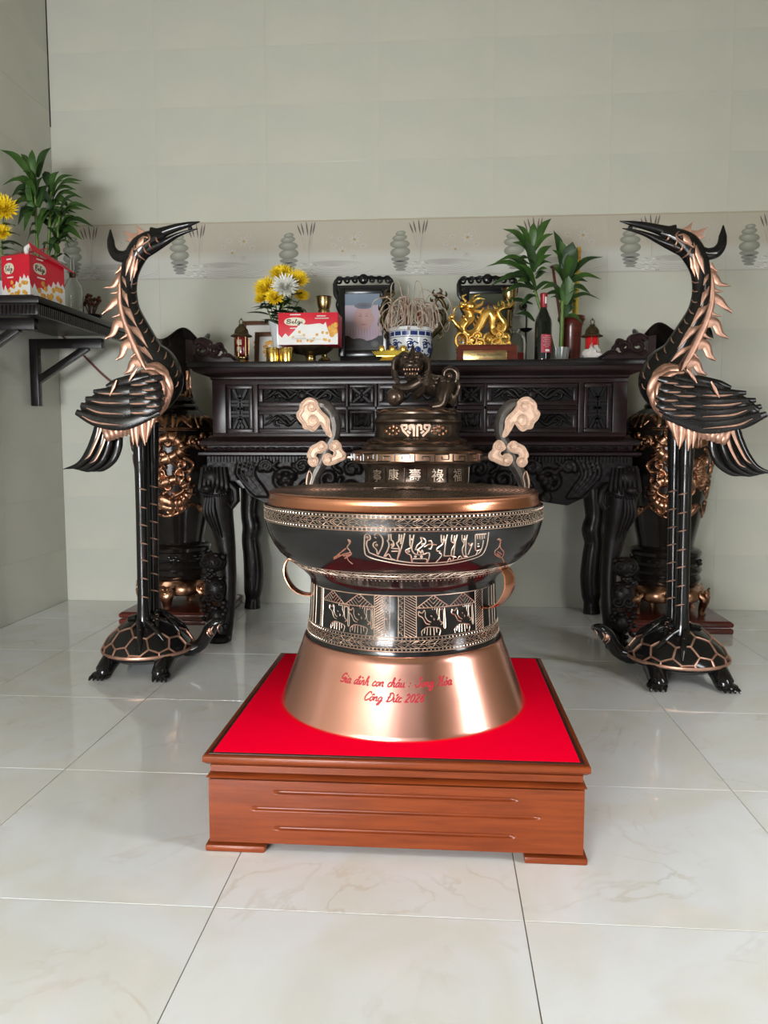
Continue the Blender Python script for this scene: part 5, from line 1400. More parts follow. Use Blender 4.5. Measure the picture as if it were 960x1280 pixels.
ZA = ZA + .0008     # things stand on the table top
# ------------------------------------------------------------------ offerings on the altar
def vlathe(pts, c, seg=32): return MB().lathe(pts, c, seg)
def lamp(px, Y, top_py, label, red):
    x = atx(px, Y); k = Y / F
    t = thing('candle_lamp', label, 'lamp', (x, Y, ZA), 'red candle lamps with brass roofs')
    z = ZA; s = 1.0
    vlathe([(.02, z), (.036, z + .002), (.036, z + .022), (.032, z + .030), (.034, z + .034), (.034, z + .042), (.028, z + .046)], (x, Y, 0)).build('base', 'brass', t)
    vlathe([(.01, z + .046), (.029, z + .047), (.032, z + .06), (.032, z + .122), (.028, z + .132), (.01, z + .133)], (x, Y, 0)).build('glass', red, t, label='red glass cylinder')
    mb = MB()
    for a in range(6):
        an = a * PI / 3 + .3
        mb.tube([(x + .0325 * math.cos(an), Y + .0325 * math.sin(an), z + .044), (x + .0325 * math.cos(an), Y + .0325 * math.sin(an), z + .134)], .0022, 6)
    mb.build('cage', 'brass', t)
    vlathe([(.02, z + .132), (.036, z + .134), (.050, z + .138), (.049, z + .142), (.034, z + .150), (.030, z + .168), (.020, z + .182), (.012, z + .187), (.014, z + .192), (.006, z + .196)], (x, Y, 0)).build('roof', 'brass_dark', t)
    mb = MB().tube([(x + .009 * math.cos(2 * PI * q / 14), Y, z + .205 + .011 * math.sin(2 * PI * q / 14)) for q in range(14)], .0024, 6, closed=True)
    mb.ell((x, Y, z + .217), (.004, .004, .006), 8, 6)
    mb.build('hanging_ring', 'brass_dark', t)
    return t
l_ = lamp(304, 3.60, 400, 'small red glass candle lamp with brass roof at the left end of the altar', 'red_glass_dark')
mb = MB()
xl = atx(303, 3.6)
put_text(mb, '福', (xl - .012, 3.5665, ZA + .096), (1, 0, 0), (0, 0, 1), height=.024)
put_text(mb, '祿', (xl - .012, 3.5665, ZA + .064), (1, 0, 0), (0, 0, 1), height=.024)
mb.build('lettering', 'cream', l_, smooth=False)
lamp(737, 3.72, 396, 'bright red glass candle lamp with brass roof at the right end of the altar', 'red_glass')

def wood_frame(x0, x1, y0, z1, ztop, label, lean):
    t = thing('picture_frame', label, 'frame', ((x0 + x1) / 2, y0, ZA), 'brown picture frames')
    f = .022; h = ztop - ZA
    def R(x, v, d): return (x, y0 + lean * v / h + d, ZA + v)
    bd = MB().prism([R(x0, 0, .004), R(x1, 0, .004), R(x1, h, .004), R(x0, h, .004)], (0, .012, 0)).build('backing', 'card_white', t, smooth=False)
    for a, b, c, d in ((x0, x0 + f, 0, h), (x1 - f, x1, 0, h), (x0 + f, x1 - f, 0, f), (x0 + f, x1 - f, h - f, h)):
        MB().prism([R(a, c, -.006), R(b, c, -.006), R(b, d, -.006), R(a, d, -.006)], (0, .02, 0)).build('frame_bar', 'brown_wood', t, bev=.003)
    mb = MB(); cx = (x0 + x1) / 2
    for k in range(9):
        a = 2 * PI * k / 9
        mb.ell(R(cx + .03 * math.cos(a) * (x1 - x0) / .2, h * .55 + .035 * math.sin(a), .003), (.014, .002, .010), 7, 5)
    mb.build('faded_picture', 'biscuit', t)
    MB().bar(R(cx, h * .75, .012), (cx, y0 + .10, ZA + .004), .03, .006).build('strut', 'brown_wood', t)
    return t
wood_frame(atx(302, 3.98), atx(352, 3.98), 3.98, 0, ZA + .275, 'larger brown wooden picture frame leaning at the back, behind the left candle lamp', .05)
wood_frame(atx(319, 3.80), atx(356, 3.80), 3.80, 0, ZA + .190, 'smaller brown wooden picture frame standing behind the golden cans', .03)

def can(px, label):
    Y = 3.50; x = atx(px, Y); z = ZA
    t = thing('offering_can', label, 'can', (x, Y, z), 'golden cans')
    vlathe([(.005, z), (.029, z), (.030, z + .003), (.030, z + .069), (.029, z + .072), (.027, z + .0735), (.026, z + .071), (.003, z + .071)], (x, Y, 0), 36).build('body', 'gold_bright', t)
    for zz in (.004, .067): vlathe([(.0298, z + zz), (.0308, z + zz + .001), (.0308, z + zz + .003), (.0298, z + zz + .004)], (x, Y, 0), 36).build('rim', 'brass', t)
    mb = MB()
    for k in range(4): mb.add([(x + .0303 * math.sin(a), Y - .0303 * math.cos(a), z + .016 + .010 * k + b) for a in (-.28 + .1 * (k % 2), .28 - .1 * (k % 2)) for b in (0, .006)], [(0, 2, 3, 1)])
    mb.build('label_print', 'red_foil', t, smooth=False)
can(342.5, 'golden can on the altar, left one of two before the cake dish')
can(359.5, 'golden can on the altar, right one of two, touching the dish foot')

# brass footed dish with a box of cakes
def dish(x, Y, label):
    z = ZA
    t = thing('footed_dish', label, 'dish', (x, Y, z))
    vlathe([(.01, z), (.036, z + .001), (.036, z + .010), (.028, z + .018), (.024, z + .036), (.026, z + .044), (.022, z + .048), (.030, z + .054)], (x, Y, 0), 40).build('foot', 'brass', t)
    vlathe([(.02, z + .053), (.075, z + .062), (.100, z + .078), (.106, z + .088), (.102, z + .089), (.07, z + .068), (.003, z + .064)], (x, Y, 0), 48).build('bowl', 'brass_dark', t)
    return t
dish(atx(389, 3.64), 3.64, 'dark footed brass dish holding the red cake box on the altar')
def script_sign(mb, o, u, v, wd, ht):
    """the cursive brand lettering on the cream oval"""
    gl = [[(0, .1), (.25, 1.5), (.0, 1.3), (.4, 1.7), (.75, 1.4), (.25, .85), (.8, .5), (.4, 0), (.0, .2)], [(.9, .4), (1.2, .5), (1.15, .85), (.95, .6), (1.1, .05), (1.4, .2)], [(1.4, .2), (1.75, 1.6), (1.6, 1.5), (1.55, .2), (1.8, .1)],
          [(2.3, .8), (2.0, .8), (1.95, .2), (2.2, .2), (2.35, .8), (2.2, -.6), (1.9, -.5), (2.5, .2)], [(2.5, .2), (2.65, .8), (2.6, .2), (2.8, .15)], [(2.7, 1.15), (2.73, 1.2)]]
    for L in gl:
        mb.tube(cat([np.array(o) + np.array(u) * (p[0] / 2.8 - .5) * wd + np.array(v) * (p[1] / 1.7 - .45) * ht for p in L], 3), wd * .022, 5)
def oval(mb, o, u, v, a, b, d, n=26):
    o, u, v, d = map(np.array, (o, u, v, d))
    mb.prism([o + u * a * math.cos(2 * PI * k / n) * (1 - .06 * math.cos(4 * PI * k / n)) + v * b * math.sin(2 * PI * k / n) for k in range(n)], d)
def print_panel(t, o, u, v, w_, h_, nrm):
    """flat print of a cake carton: torn white splash, biscuits, oval sign and small lines"""
    o, u, v, nrm = (np.array(q, float) for q in (o, u, v, nrm))
    Pn = lambda a, b, l=.0006: o + u * a * w_ + v * b * h_ + nrm * l
    r = random.Random(4)
    up = [(0, .34), (.06, .22), (.12, .36), (.2, .20), (.3, .30), (.42, .24), (.52, .42), (.60, .36), (.66, .52), (.74, .44), (.80, .56), (.88, .44), (.94, .52), (1, .40)]
    MB().prism([Pn(a, .0, .0004) for a in (0, 1)] + [Pn(a, b, .0004) for a, b in reversed(up)], nrm * .0004).build('print_splash', 'card_white', t, smooth=False)
    mb = MB()
    for k in range(16):
        a, b = r.uniform(.2, .95), r.uniform(.08, .42)
        mb.ell(Pn(a, b, .0012), (w_ * .055, .0012, w_ * .055), 9, 5, Matrix.Rotation(math.atan2(u[1], u[0]), 3, 'Z'))
    mb.build('print_biscuits', 'biscuit', t)
    mb = MB(); oval(mb, Pn(.28, .72, .0012), u, v, w_ * .19, h_ * .13, nrm * .0006); mb.build('sign_oval', 'cream', t, smooth=False)
    mb = MB(); script_sign(mb, Pn(.28, .72, .0022), u, v, w_ * .27, h_ * .13); mb.build('sign_lettering', 'ink', t)
    for a, b, l in ((.2, .92, .18), (.2, .50, .22)):
        mb = MB(); mb.prism([Pn(a, b, .0008), Pn(a + l, b, .0008), Pn(a + l, b + .03, .0008), Pn(a, b + .03, .0008)], nrm * .0004)
        mb.build('small_print', 'card_white', t, smooth=False)
def altar_box():
    Y = 3.54
    x0, x1 = atx(349.5, Y), atx(423, Y)
    z0, z1 = ZA + .091, ZA + .091 + .143
    t = thing('cake_box', 'red and white oblong cake box lying on the dark brass dish', 'box', ((x0 + x1) / 2, Y + .08, z0), 'red cake boxes')
    MB().box(x0, x1, Y, Y + .15, z0, z1).build('carton', 'red_card', t, bev=.002)
    print_panel(t, (x0, Y, z0), (1, 0, 0), (0, 0, 1), x1 - x0, z1 - z0, (0, -1, 0))
    X_ = lambda a: lerp(x0, x1, a)
    Z_ = lambda b: lerp(z0, z1, b)
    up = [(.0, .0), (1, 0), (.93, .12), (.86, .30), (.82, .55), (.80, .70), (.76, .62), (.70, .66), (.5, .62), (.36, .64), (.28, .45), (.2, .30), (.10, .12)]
    MB().prism([(X_(a), Y - .0022, Z_(b)) for a, b in up], (0, .0006, 0)).build('painted_sheen', 'card_white', t, smooth=False)  # white sheet cut to the shape of the shine on the box front
    for (a, b, c, d) in ((.22, .16, .47, .22), (.25, .26, .44, .29), (.5, .14, .72, .18), (.65, .87, .80, .905), (.62, .80, .85, .83)):
        mb = MB(); mb.prism([(X_(a), Y - .0026, Z_(b)), (X_(c), Y - .0026, Z_(b)), (X_(c), Y - .0026, Z_(d)), (X_(a), Y - .0026, Z_(d))], (0, .0004, 0))
        mb.build('small_print', 'tissue', t, smooth=False)
    mb = MB()
    for k, (a, b) in enumerate([(.87, .5), (.9, .42), (.92, .56), (.95, .48), (.93, .36), (.90, .30), (.965, .60), (.96, .40)]):
        mb.ell((X_(a), Y - .003, Z_(b)), (.011, .0015, .012), 8, 5)
    mb.build('print_biscuits', 'biscuit', t)
altar_box()

def candlestick(px, Y, top_py, label):
    x = atx(px, Y); z = ZA; zt = atz(top_py, Y, px); h = zt - z
    t = thing('candlestick', label, 'candlestick', (x, Y, z), 'tall brass candlesticks')
    vlathe([(.005, z), (.040, z), (.042, z + .006), (.030, z + .016), (.034, z + .024), (.024, z + .034), (.030, z + .05), (.026, z + .058), (.014, z + .066), (.012, z + h * .5), (.018, z + h * .53), (.011, z + h * .56), (.011, z + h - .105), (.024, z + h - .098), (.016, z + h - .09)], (x, Y, 0)).build('stem', 'brass', t)
    vlathe([(.01, z + h - .092), (.026, z + h - .088), (.030, z + h - .07), (.026, z + h - .06), (.030, z + h - .05), (.035, z + h - .03), (.036, z + h - .006), (.040, z + h), (.036, z + h), (.031, z + h - .02), (.003, z + h - .03)], (x, Y, 0)).build('cup', 'brass', t)
candlestick(406, 3.82, 371, 'tall brass candlestick standing behind the cake box')
candlestick(634, 3.86, 360, 'tall brass candlestick standing behind the golden dragon')

# white vase with chrysanthemums
def leaf_mesh(mb, base, dirn, length, width, droop, up=(0, 0, 1), n=7, fold=.25):
    b = np.array(base, float); d = np.array(dirn, float); d /= np.linalg.norm(d)
    u = np.array(up, float); s = np.cross(d, u)
    s = s / (np.linalg.norm(s) + 1e-9) if np.linalg.norm(s) > .05 else np.array((1., 0, 0))
    nrm = np.cross(s, d)
    vs = []; p = b.copy(); dd = d.copy()
    for i in range(n + 1):
        f = i / n
        w_ = width * (math.sin(PI * min(1, f * .93 + .07) ** .75) ** .9) / 2 if i < n else 0.0004
        nn = np.cross(s, dd)
        vs += [p - s * w_ + nn * w_ * fold, p - nn * .0006, p + s * w_ + nn * w_ * fold]
        dd = dd - u * droop / n; dd /= np.linalg.norm(dd)
        p = p + dd * length / n
    fs = []
    for i in range(n):
        for k in (0, 1): fs.append((3 * i + k, 3 * i + k + 1, 3 * i + 4 + k, 3 * i + 3 + k))
    return mb.add(vs, fs)
def mum_head(c, axis, r, layers=5):
    mb = MB(); a = np.array(axis, float); a /= np.linalg.norm(a)
    s = np.cross(a, (0.3, .2, .9)); s /= np.linalg.norm(s); q = np.cross(a, s); rr_ = random.Random(int(1e4 * (c[0] + c[2])) % 9999)
    for l in range(layers):
        n = 24 - 2 * l; el = .12 + l * .30
        for k in range(n):
            an = 2 * PI * (k + .5 * (l % 2)) / n + rr_.uniform(-.1, .1)
            e = s * math.cos(an) + q * math.sin(an)
            d = e * math.cos(el) + a * math.sin(el)
            leaf_mesh(mb, np.array(c) + e * r * .06, d, r * 1.16 * (1 - .12 * l) * rr_.uniform(.9, 1.08), r * .27, -.35, up=a, n=3, fold=.6)
    mb.ell(c, (r * .28,) * 3, 8, 6)
    return mb
def white_vase():
    Y = 3.80; x = atx(350, Y); z = ZA
    t = thing('flower_vase', 'slim white ceramic vase holding yellow chrysanthemums on the altar', 'vase', (x, Y, z))
    vlathe([(.005, z), (.034, z), (.036, z + .01), (.030, z + .05), (.030, z + .14), (.042, z + .20), (.050, z + .235), (.044, z + .235), (.026, z + .14), (.003, z + .13)], (x, Y, 0), 40).build('body', 'white_ceramic', t)
    vlathe([(.031, z + .092), (.0335, z + .096), (.031, z + .10)], (x, Y, 0), 40).build('ring', 'white_ceramic', t)
    heads = [(352, 345, 15, 'topmost yellow chrysanthemum of the vase bouquet', 'y', .03), (333, 362, 15, 'leftmost yellow chrysanthemum of the vase bouquet', 'y', -.05), (371, 352, 14.5, 'yellow chrysanthemum on the right, just beside the white one', 'y', -.03), (329, 374, 11, 'lowest left yellow chrysanthemum over the altar leaves', 'y', .05),
             (357, 360, 15.5, 'white chrysanthemum in the middle of the altar bouquet', 'w', -.12), (376, 371, 10, 'small yellow chrysanthemum lowest right, among the altar leaves', 'y', .05), (344, 372, 12, 'yellow chrysanthemum low in front, under the white one', 'y', -.10)]
    r = random.Random(8)
    for px, py, rad, lab, c, dy in heads:
        p = at(px, py, Y + dy); R_ = rad * Y / F
        ax = np.array((p[0] - x, -.12 + dy, p[2] - z - .16)); ax /= np.linalg.norm(ax)
        b = np.array((x + (p[0] - x) * .05, Y + dy * .1, z + .14))
        f = thing('chrysanthemum', lab, 'flower', b, 'chrysanthemums in the white vase')
        mum_head(p, ax + np.array((0, -.7, 0)), R_).build('flower_head', 'yellow_petal' if c == 'y' else 'white_petal', f, ang=3)
        MB().tube(cat([b, b + (p - b) * .5 + np.array((0, 0, .015)), p - ax * .01], 5), .003, 6).build('stem', 'stalk', f)
        for k in range(7):
            q = b + (p - b) * (.40 + .075 * k)
            an = r.uniform(0, 2 * PI)
            leaf_mesh(MB(), q, (math.cos(an), math.sin(an) - .3, r.uniform(-.3, .5)), r.uniform(.07, .11), .042, r.uniform(.3, .9)).build('leaf', 'leaf_dark', f, ang=3)
white_vase()

# portraits in carved black frames
def portrait(px0, px1, py1, Y, label, scene):
    x0, x1 = atx(px0, Y), atx(px1, Y); zt = atz(py1, Y, (px0 + px1) / 2); z = ZA
    t = thing('portrait_frame', label, 'frame', ((x0 + x1) / 2, Y, z), 'black carved portrait frames')
    cx, hw = (x0 + x1) / 2, (x1 - x0) / 2
    bw = .045
    fr = hw - .020
    zb, zq = z + .080, zt - .052
    for a, b, c, d in ((cx - fr, cx - fr + .034, zb, zq), (cx + fr - .034, cx + fr, zb, zq), (cx - fr + .034, cx + fr - .034, zb, zb + .034), (cx - fr + .034, cx + fr - .034, zq - .030, zq)):
        MB().box(a, b, Y - .012, Y + .018, c, d).build('frame_bar', 'black_gloss', t, bev=.006)
    MB().box(cx - fr + .01, cx + fr - .01, Y - .02, Y + .05, z, zb).build('stand_block', 'black_gloss', t, bev=.004)
    mb = MB()
    mb.tube([(x, Y, zz) for x, zz in cat([(cx - hw, zt - .035), (cx - hw + .015, zt - .01), (cx - hw * .5, zt - .006), (cx, zt), (cx + hw * .5, zt - .006), (cx + hw - .015, zt - .01), (cx + hw, zt - .035)], 6)], [(.008, .012)] * 37, 8, nrm=(0, 1, 0))
    mb.box(cx - hw + .012, cx + hw - .012, Y - .008, Y + .012, zq - .004, zq + .012)
    for s in (-1, 1):
        for u, v, r_ in ((.82, .035, .020), (.55, .036, .018), (.28, .038, .018)):
            mb.tube([(cx + s * p[0], Y - .004, p[1]) for p in spiral(hw * u, zq + v, .003, r_, 0, 1.4, 16)], [(.006, .010)] * 17, 7, nrm=(0, 1, 0))
        mb.tube([(cx + s * a, Y - .002, b) for a, b in cat([(hw - .004, zt - .03), (hw - .008, zt - .08), (hw - .022, zt - .11), (hw - .015, zt - .14), (hw - .03, zt - .19)], 4)], [(.012, .010), (.014, .010), (.012, .010), (.009, .01), (.004, .008)], 8, nrm=(0, 1, 0))
        for k in range(7): mb.ell((cx + s * hw * (k + .5) / 7.5, Y, zt - .004 - .006 * (k / 6) ** 3), (.009, .012, .007), 8, 6)
    mb.ell((cx, Y - .004, zq + .042), (.026, .014, .026), 12, 8)
    mb.build('carved_crest', 'black_gloss', t)
    a, b, c, d = cx - fr + .034, cx + fr - .034, zb + .034, zq - .030
    mb = MB(); W_, H_ = b - a, d - c; o = (a, Y - .002, c)
    def q(u0, v0, u1, v1, c0, c1, l): mb.add([(a + u0 * W_, Y - .002 - l, c + v0 * H_), (a + u1 * W_, Y - .002 - l, c + v0 * H_), (a + u1 * W_, Y - .002 - l, c + v1 * H_), (a + u0 * W_, Y - .002 - l, c + v1 * H_)], [(0, 1, 2, 3)], [c0, c0, c1, c1])
    scene(mb, q, o, W_, H_)
    mb.build('photograph', 'photo', t, smooth=False)
    return t
def scene_a(mb, q, o, W_, H_):
    q(0, .0, 1, .255, (.060, .060, .062), (.045, .045, .048), 0)
    q(0, .255, 1, .80, (.48, .36, .44), (.50, .43, .52), 0)
    q(0, .80, 1, 1, (.20, .27, .34), (.23, .29, .36), 0)
    disc(mb, o, .5 * W_, .33 * H_, .45 * W_, .17 * H_, .0004, (.55, .40, .47), (.48, .37, .45))
    disc(mb, o, .5 * W_, .56 * H_, .265 * W_, .235 * H_, .0008, (.64, .40, .37), (.52, .34, .35))
    disc(mb, o, .5 * W_, .79 * H_, .25 * W_, .06 * H_, .0010, (.13, .14, .17), (.2, .22, .26))
    for s in (-1, 1):
        disc(mb, o, (.5 + s * .265) * W_, .55 * H_, .03 * W_, .055 * H_, .0007, (.60, .37, .36), (.50, .32, .33), 10)
        disc(mb, o, (.5 + s * .085) * W_, .605 * H_, .045 * W_, .012 * H_, .0012, (.30, .19, .20), (.44, .28, .29), 10)
        disc(mb, o, (.5 + s * .085) * W_, .645 * H_, .055 * W_, .008 * H_, .0012, (.36, .24, .25), (.50, .33, .33), 10)
    disc(mb, o, .5 * W_, .545 * H_, .035 * W_, .06 * H_, .0012, (.70, .46, .43), (.60, .38, .36), 12)
    disc(mb, o, .5 * W_, .455 * H_, .085 * W_, .013 * H_, .0012, (.48, .17, .18), (.56, .29, .28), 12)
    for k in range(26):
        pstrip(mb, o, [((k + .5) / 26 * W_, .26 * H_), ((k + .5) / 26 * W_, .38 * H_)], .0022, .0015, (.40, .26, .34) if k % 2 else (.56, .45, .53))
    disc(mb, o, .80 * W_, .11 * H_, .11 * W_, .06 * H_, .0006, (.16, .16, .16), (.09, .09, .092))
    disc(mb, o, .35 * W_, .13 * H_, .25 * W_, .08 * H_, .0005, (.10, .10, .10), (.06, .06, .062))
def scene_b(mb, q, o, W_, H_):
    q(0, 0, 1, 1, (.055, .068, .045), (.075, .085, .06), 0)
    disc(mb, o, .25 * W_, .80 * H_, .28 * W_, .12 * H_, .0003, (.10, .11, .075), (.07, .082, .055))
    disc(mb, o, .80 * W_, .75 * H_, .22 * W_, .2 * H_, .0003, (.05, .065, .04), (.065, .08, .055))
    disc(mb, o, .55 * W_, .62 * H_, .27 * W_, .24 * H_, .0006, (.06, .045, .05), (.09, .06, .07))
    disc(mb, o, .55 * W_, .58 * H_, .215 * W_, .21 * H_, .0010, (.30, .235, .22), (.21, .17, .165))
    disc(mb, o, .55 * W_, .18 * H_, .42 * W_, .22 * H_, .0008, (.24, .22, .22), (.16, .15, .155))
    disc(mb, o, .44 * W_, .62 * H_, .05 * W_, .012 * H_, .0014, (.08, .06, .06), (.2, .16, .15), 10)
    disc(mb, o, .64 * W_, .62 * H_, .05 * W_, .012 * H_, .0014, (.08, .06, .06), (.2, .16, .15), 10)
    disc(mb, o, .55 * W_, .47 * H_, .07 * W_, .013 * H_, .0014, (.2, .09, .09), (.25, .16, .15), 10)
portrait(419, 491, 346.5, 3.96, 'black carved frame with a portrait photo of a person in a pink shirt', scene_a)
portrait(571, 643, 346.5, 3.98, 'black carved frame with a dark portrait photo behind the golden dragon', scene_b)

# bronze burner with dragon handles behind, blue and white pot with incense in front
def burner():
    Y = 3.86; x = atx(516, Y); z = ZA
    t = thing('bronze_burner', 'bronze burner with curling dragon handles behind the blue and white pot', 'burner', (x, Y, z))
    vlathe([(.01, z + .03), (.05, z + .03), (.085, z + .06), (.098, z + .10), (.09, z + .14), (.075, z + .16), (.088, z + .18), (.084, z + .182), (.06, z + .15), (.003, z + .14)], (x, Y, 0), 36).build('bowl', 'brass_dark', t)
    for k in range(3):
        a = PI / 2 + k * 2 * PI / 3
        MB().tube([(x + .065 * math.cos(a), Y + .065 * math.sin(a), z + .05), (x + .08 * math.cos(a), Y + .08 * math.sin(a), z + .03), (x + .08 * math.cos(a), Y + .08 * math.sin(a), z + .008), (x + .08 * math.cos(a), Y + .08 * math.sin(a), z)], [.018, .013, .014, .016], 8).build('leg', 'brass_dark', t)
    for s in (-1, 1):
        Q = lambda px, py, d=0.0: tuple(np.array(at(px, py, Y + d)) if s > 0 else np.array((2 * x - at(px, py, Y)[0], Y + d, at(px, py, Y)[2])))
        mb = MB()
        mb.tube([Q(*p) for p in cat([(534, 425), (542, 418), (552, 408), (555, 396), (550, 389), (543, 393), (544, 402), (550, 404)], 5)], [.012, .012, .012, .011, .010, .009, .008, .005], 9)
        mb.tube([Q(*p) for p in cat([(554, 396), (556, 386), (553, 377), (547, 373), (544, 379), (548, 384)], 5)], [.011, .011, .010, .009, .007, .004], 9)
        mb.ell(Q(549, 370), (.022, .016, .018), 10, 7)
        for L in ([(549, 368), (552, 364), (549, 360)], [(545, 370), (541, 366), (543, 362)], [(553, 372), (558, 369), (557, 364)], [(543, 374), (539, 376), (538, 372)], [(553, 388), (559, 386), (560, 380)], [(556, 400), (560, 404), (557, 411)], [(548, 414), (552, 420), (547, 426)], [(541, 400), (538, 395), (541, 389)]):
            mb.tube([Q(*p) for p in cat(L, 4)], [.008, .006, .002], 7)
        mb.build('dragon_handle', 'brass_dark', t)
burner()
def blue_pot():
    Y = 3.62; x = atx(513, Y); z = ZA
    t = thing('incense_pot', 'blue and white porcelain pot bristling with curled incense ash', 'pot', (x, Y, z))
    pf = [(.01, z), (.070, z), (.074, z + .008), (.072, z + .016), (.082, z + .03), (.092, z + .07), (.096, z + .11), (.0985, z + .150), (.101, z + .154), (.102, z + .166), (.098, z + .168), (.092, z + .15), (.003, z + .148)]
    vlathe(pf, (x, Y, 0), 56).build('body', 'white_ceramic', t)
    pz, prr = [q[1] for q in pf[1:10]], [q[0] for q in pf[1:10]]
    def up(a, zz, l=.0004): r = np.interp(zz - 0, pz, prr) + l; return (x + r * math.sin(a), Y - r * math.cos(a), zz)
    mb = MB()
    n = 16
    for k in range(n):      # bordered blocks under the lip
        a = 2 * PI * k / n
        mb.add([up(a + b, z + zz, .0008) for b in (.02, .13, .24, .355) for zz in (.128, .146)], [(0, 2, 3, 1), (2, 4, 5, 3), (4, 6, 7, 5)])
    for zz in (.122, .150, .028): mb.tube([up(2 * PI * k / 48, z + zz) for k in range(48)], .0014, 5, closed=True)
    for k in range(8):      # scrolling lotus
        a = 2 * PI * k / 8
        for L in (spiral(.0, .085, .003, .017, 0, 1.4, 14), spiral(.034, .065, .003, .014, 2, -1.4, 14), spiral(-.03, .062, .002, .011, 1, 1.3, 12), [(0, .085), (.02, .10), (.036, .092)], [(0, .05), (.018, .042), (.036, .048)], [(-.01, .108), (0, .112), (.012, .106)]):
            mb.tube([up(a + p[0] / .09, z + p[1]) for p in L], .0034, 5)
        for q in range(6): mb.ell(up(a + .34 * math.cos(q) * .4, z + .078 + .02 * math.sin(q * 1.7)), (.005, .003, .005), 6, 5)
    mb.build('blue_painting', 'blue_glaze', t)
    # curled joss sticks
    r = random.Random(12)
    s1, s2 = MB(), MB()
    for k in range(64):
        a = r.uniform(0, 2 * PI); rr_ = r.uniform(0, .07)
        b = np.array((x + rr_ * math.cos(a), Y + rr_ * math.sin(a), z + .15))
        h = r.uniform(.06, .15); o_ = r.uniform(.05, .095); an = a + r.uniform(-.9, .9); tw = r.choice((-1, 1)) * r.uniform(.2, .9)
        e = np.array((math.cos(an), math.sin(an) * .75, 0)); e2 = np.array((math.cos(an + tw), math.sin(an + tw) * .75, 0))
        L = [b, b + e * o_ * .2 + (0, 0, h * .7), b + e * o_ * .6 + (0, 0, h * 1.05), b + e2 * o_ * 1.0 + (0, 0, h * .85), b + e2 * o_ * 1.2 + (0, 0, h * r.uniform(.2, .5)), b + e2 * o_ * r.uniform(.8, 1.15) + (0, 0, max(-.0, h * r.uniform(-.1, .25))), b + e * o_ * r.uniform(.5, .9) + (0, 0, h * r.uniform(.05, .35) + .02)]
        s1.tube(cat(L[:r.choice((5, 6, 7, 7))], 4), .0025, 5)
    for px, py in ((497, 352), (520, 352), (483, 372), (540, 368), (510, 358), (528, 362)):
        p = at(px, py, Y)
        b = np.array((x + (p[0] - x) * .2, Y, z + .15))
        s1.tube(cat([b, b + (p - b) * .6 + (0, 0, .03), p, p + np.array(((p[0] - x) * .6 + .01, -.02, -.02)), p + np.array(((p[0] - x) * .8 + .02, -.02, -.09))], 5), .0022, 5)
    for k in range(34):
        a = r.uniform(0, 2 * PI); rr_ = r.uniform(0, .055); b = np.array((x + .012 + rr_ * math.cos(a), Y + rr_ * math.sin(a), z + .15))
        s2.tube([b, b + np.array((r.uniform(-.02, .02), r.uniform(-.02, .02), r.uniform(.08, .165)))], .0017, 5)
    o = s1.build('incense_ash', 'incense', loc=(x, Y, z + .15)); tag(o, 'tangle of curled pale ash sticks rising from the blue and white pot', 'incense'); o['kind'] = 'stuff'
    o = s2.build('incense_sticks', 'incense_red', loc=(x, Y, z + .15)); tag(o, 'reddish burnt-down joss stick stems standing within the pale ash curls', 'incense'); o['kind'] = 'stuff'
blue_pot()

def lotus_stand():
    Y = 3.475; x = atx(489, Y); z = ZA; k = Y / F
    t = thing('lotus_candle_stand', 'yellow lotus stand with three small gilt candle cups beside the portrait', 'candle stand', (x, Y, z))
    mb = MB().square([(0, z), (.003, z + .010), (.012, z + .020), (.012, z + .026)], x - .005, Y, .048, .03)
    mb.build('base', 'gold_bright', t, bev=.001)
    for yy in (-.026, .026):
        for i in range(15):
            u = (i - 7) / 7
            leaf_mesh(MB(), (x + u * .062, Y + yy * .6, z + .028), (u * .5, yy * 14, .35), .034, .022, -.3, n=4).build('petal', 'yellow_card', t, ang=3)
    MB().box(x - .066, x + .066, Y - .022, Y + .022, z + .026, z + .032).build('tray', 'gold_bright', t, bev=.002)
    for px in (477, 490, 503.5):
        xx = atx(px, Y)
        vlathe([(.004, z + .032), (.007, z + .034), (.007, z + .046), (.013, z + .05), (.0145, z + .060), (.013, z + .070), (.010, z + .075), (.003, z + .076)], (xx, Y, 0), 20).build('candle_cup', 'gold', t)
lotus_stand()

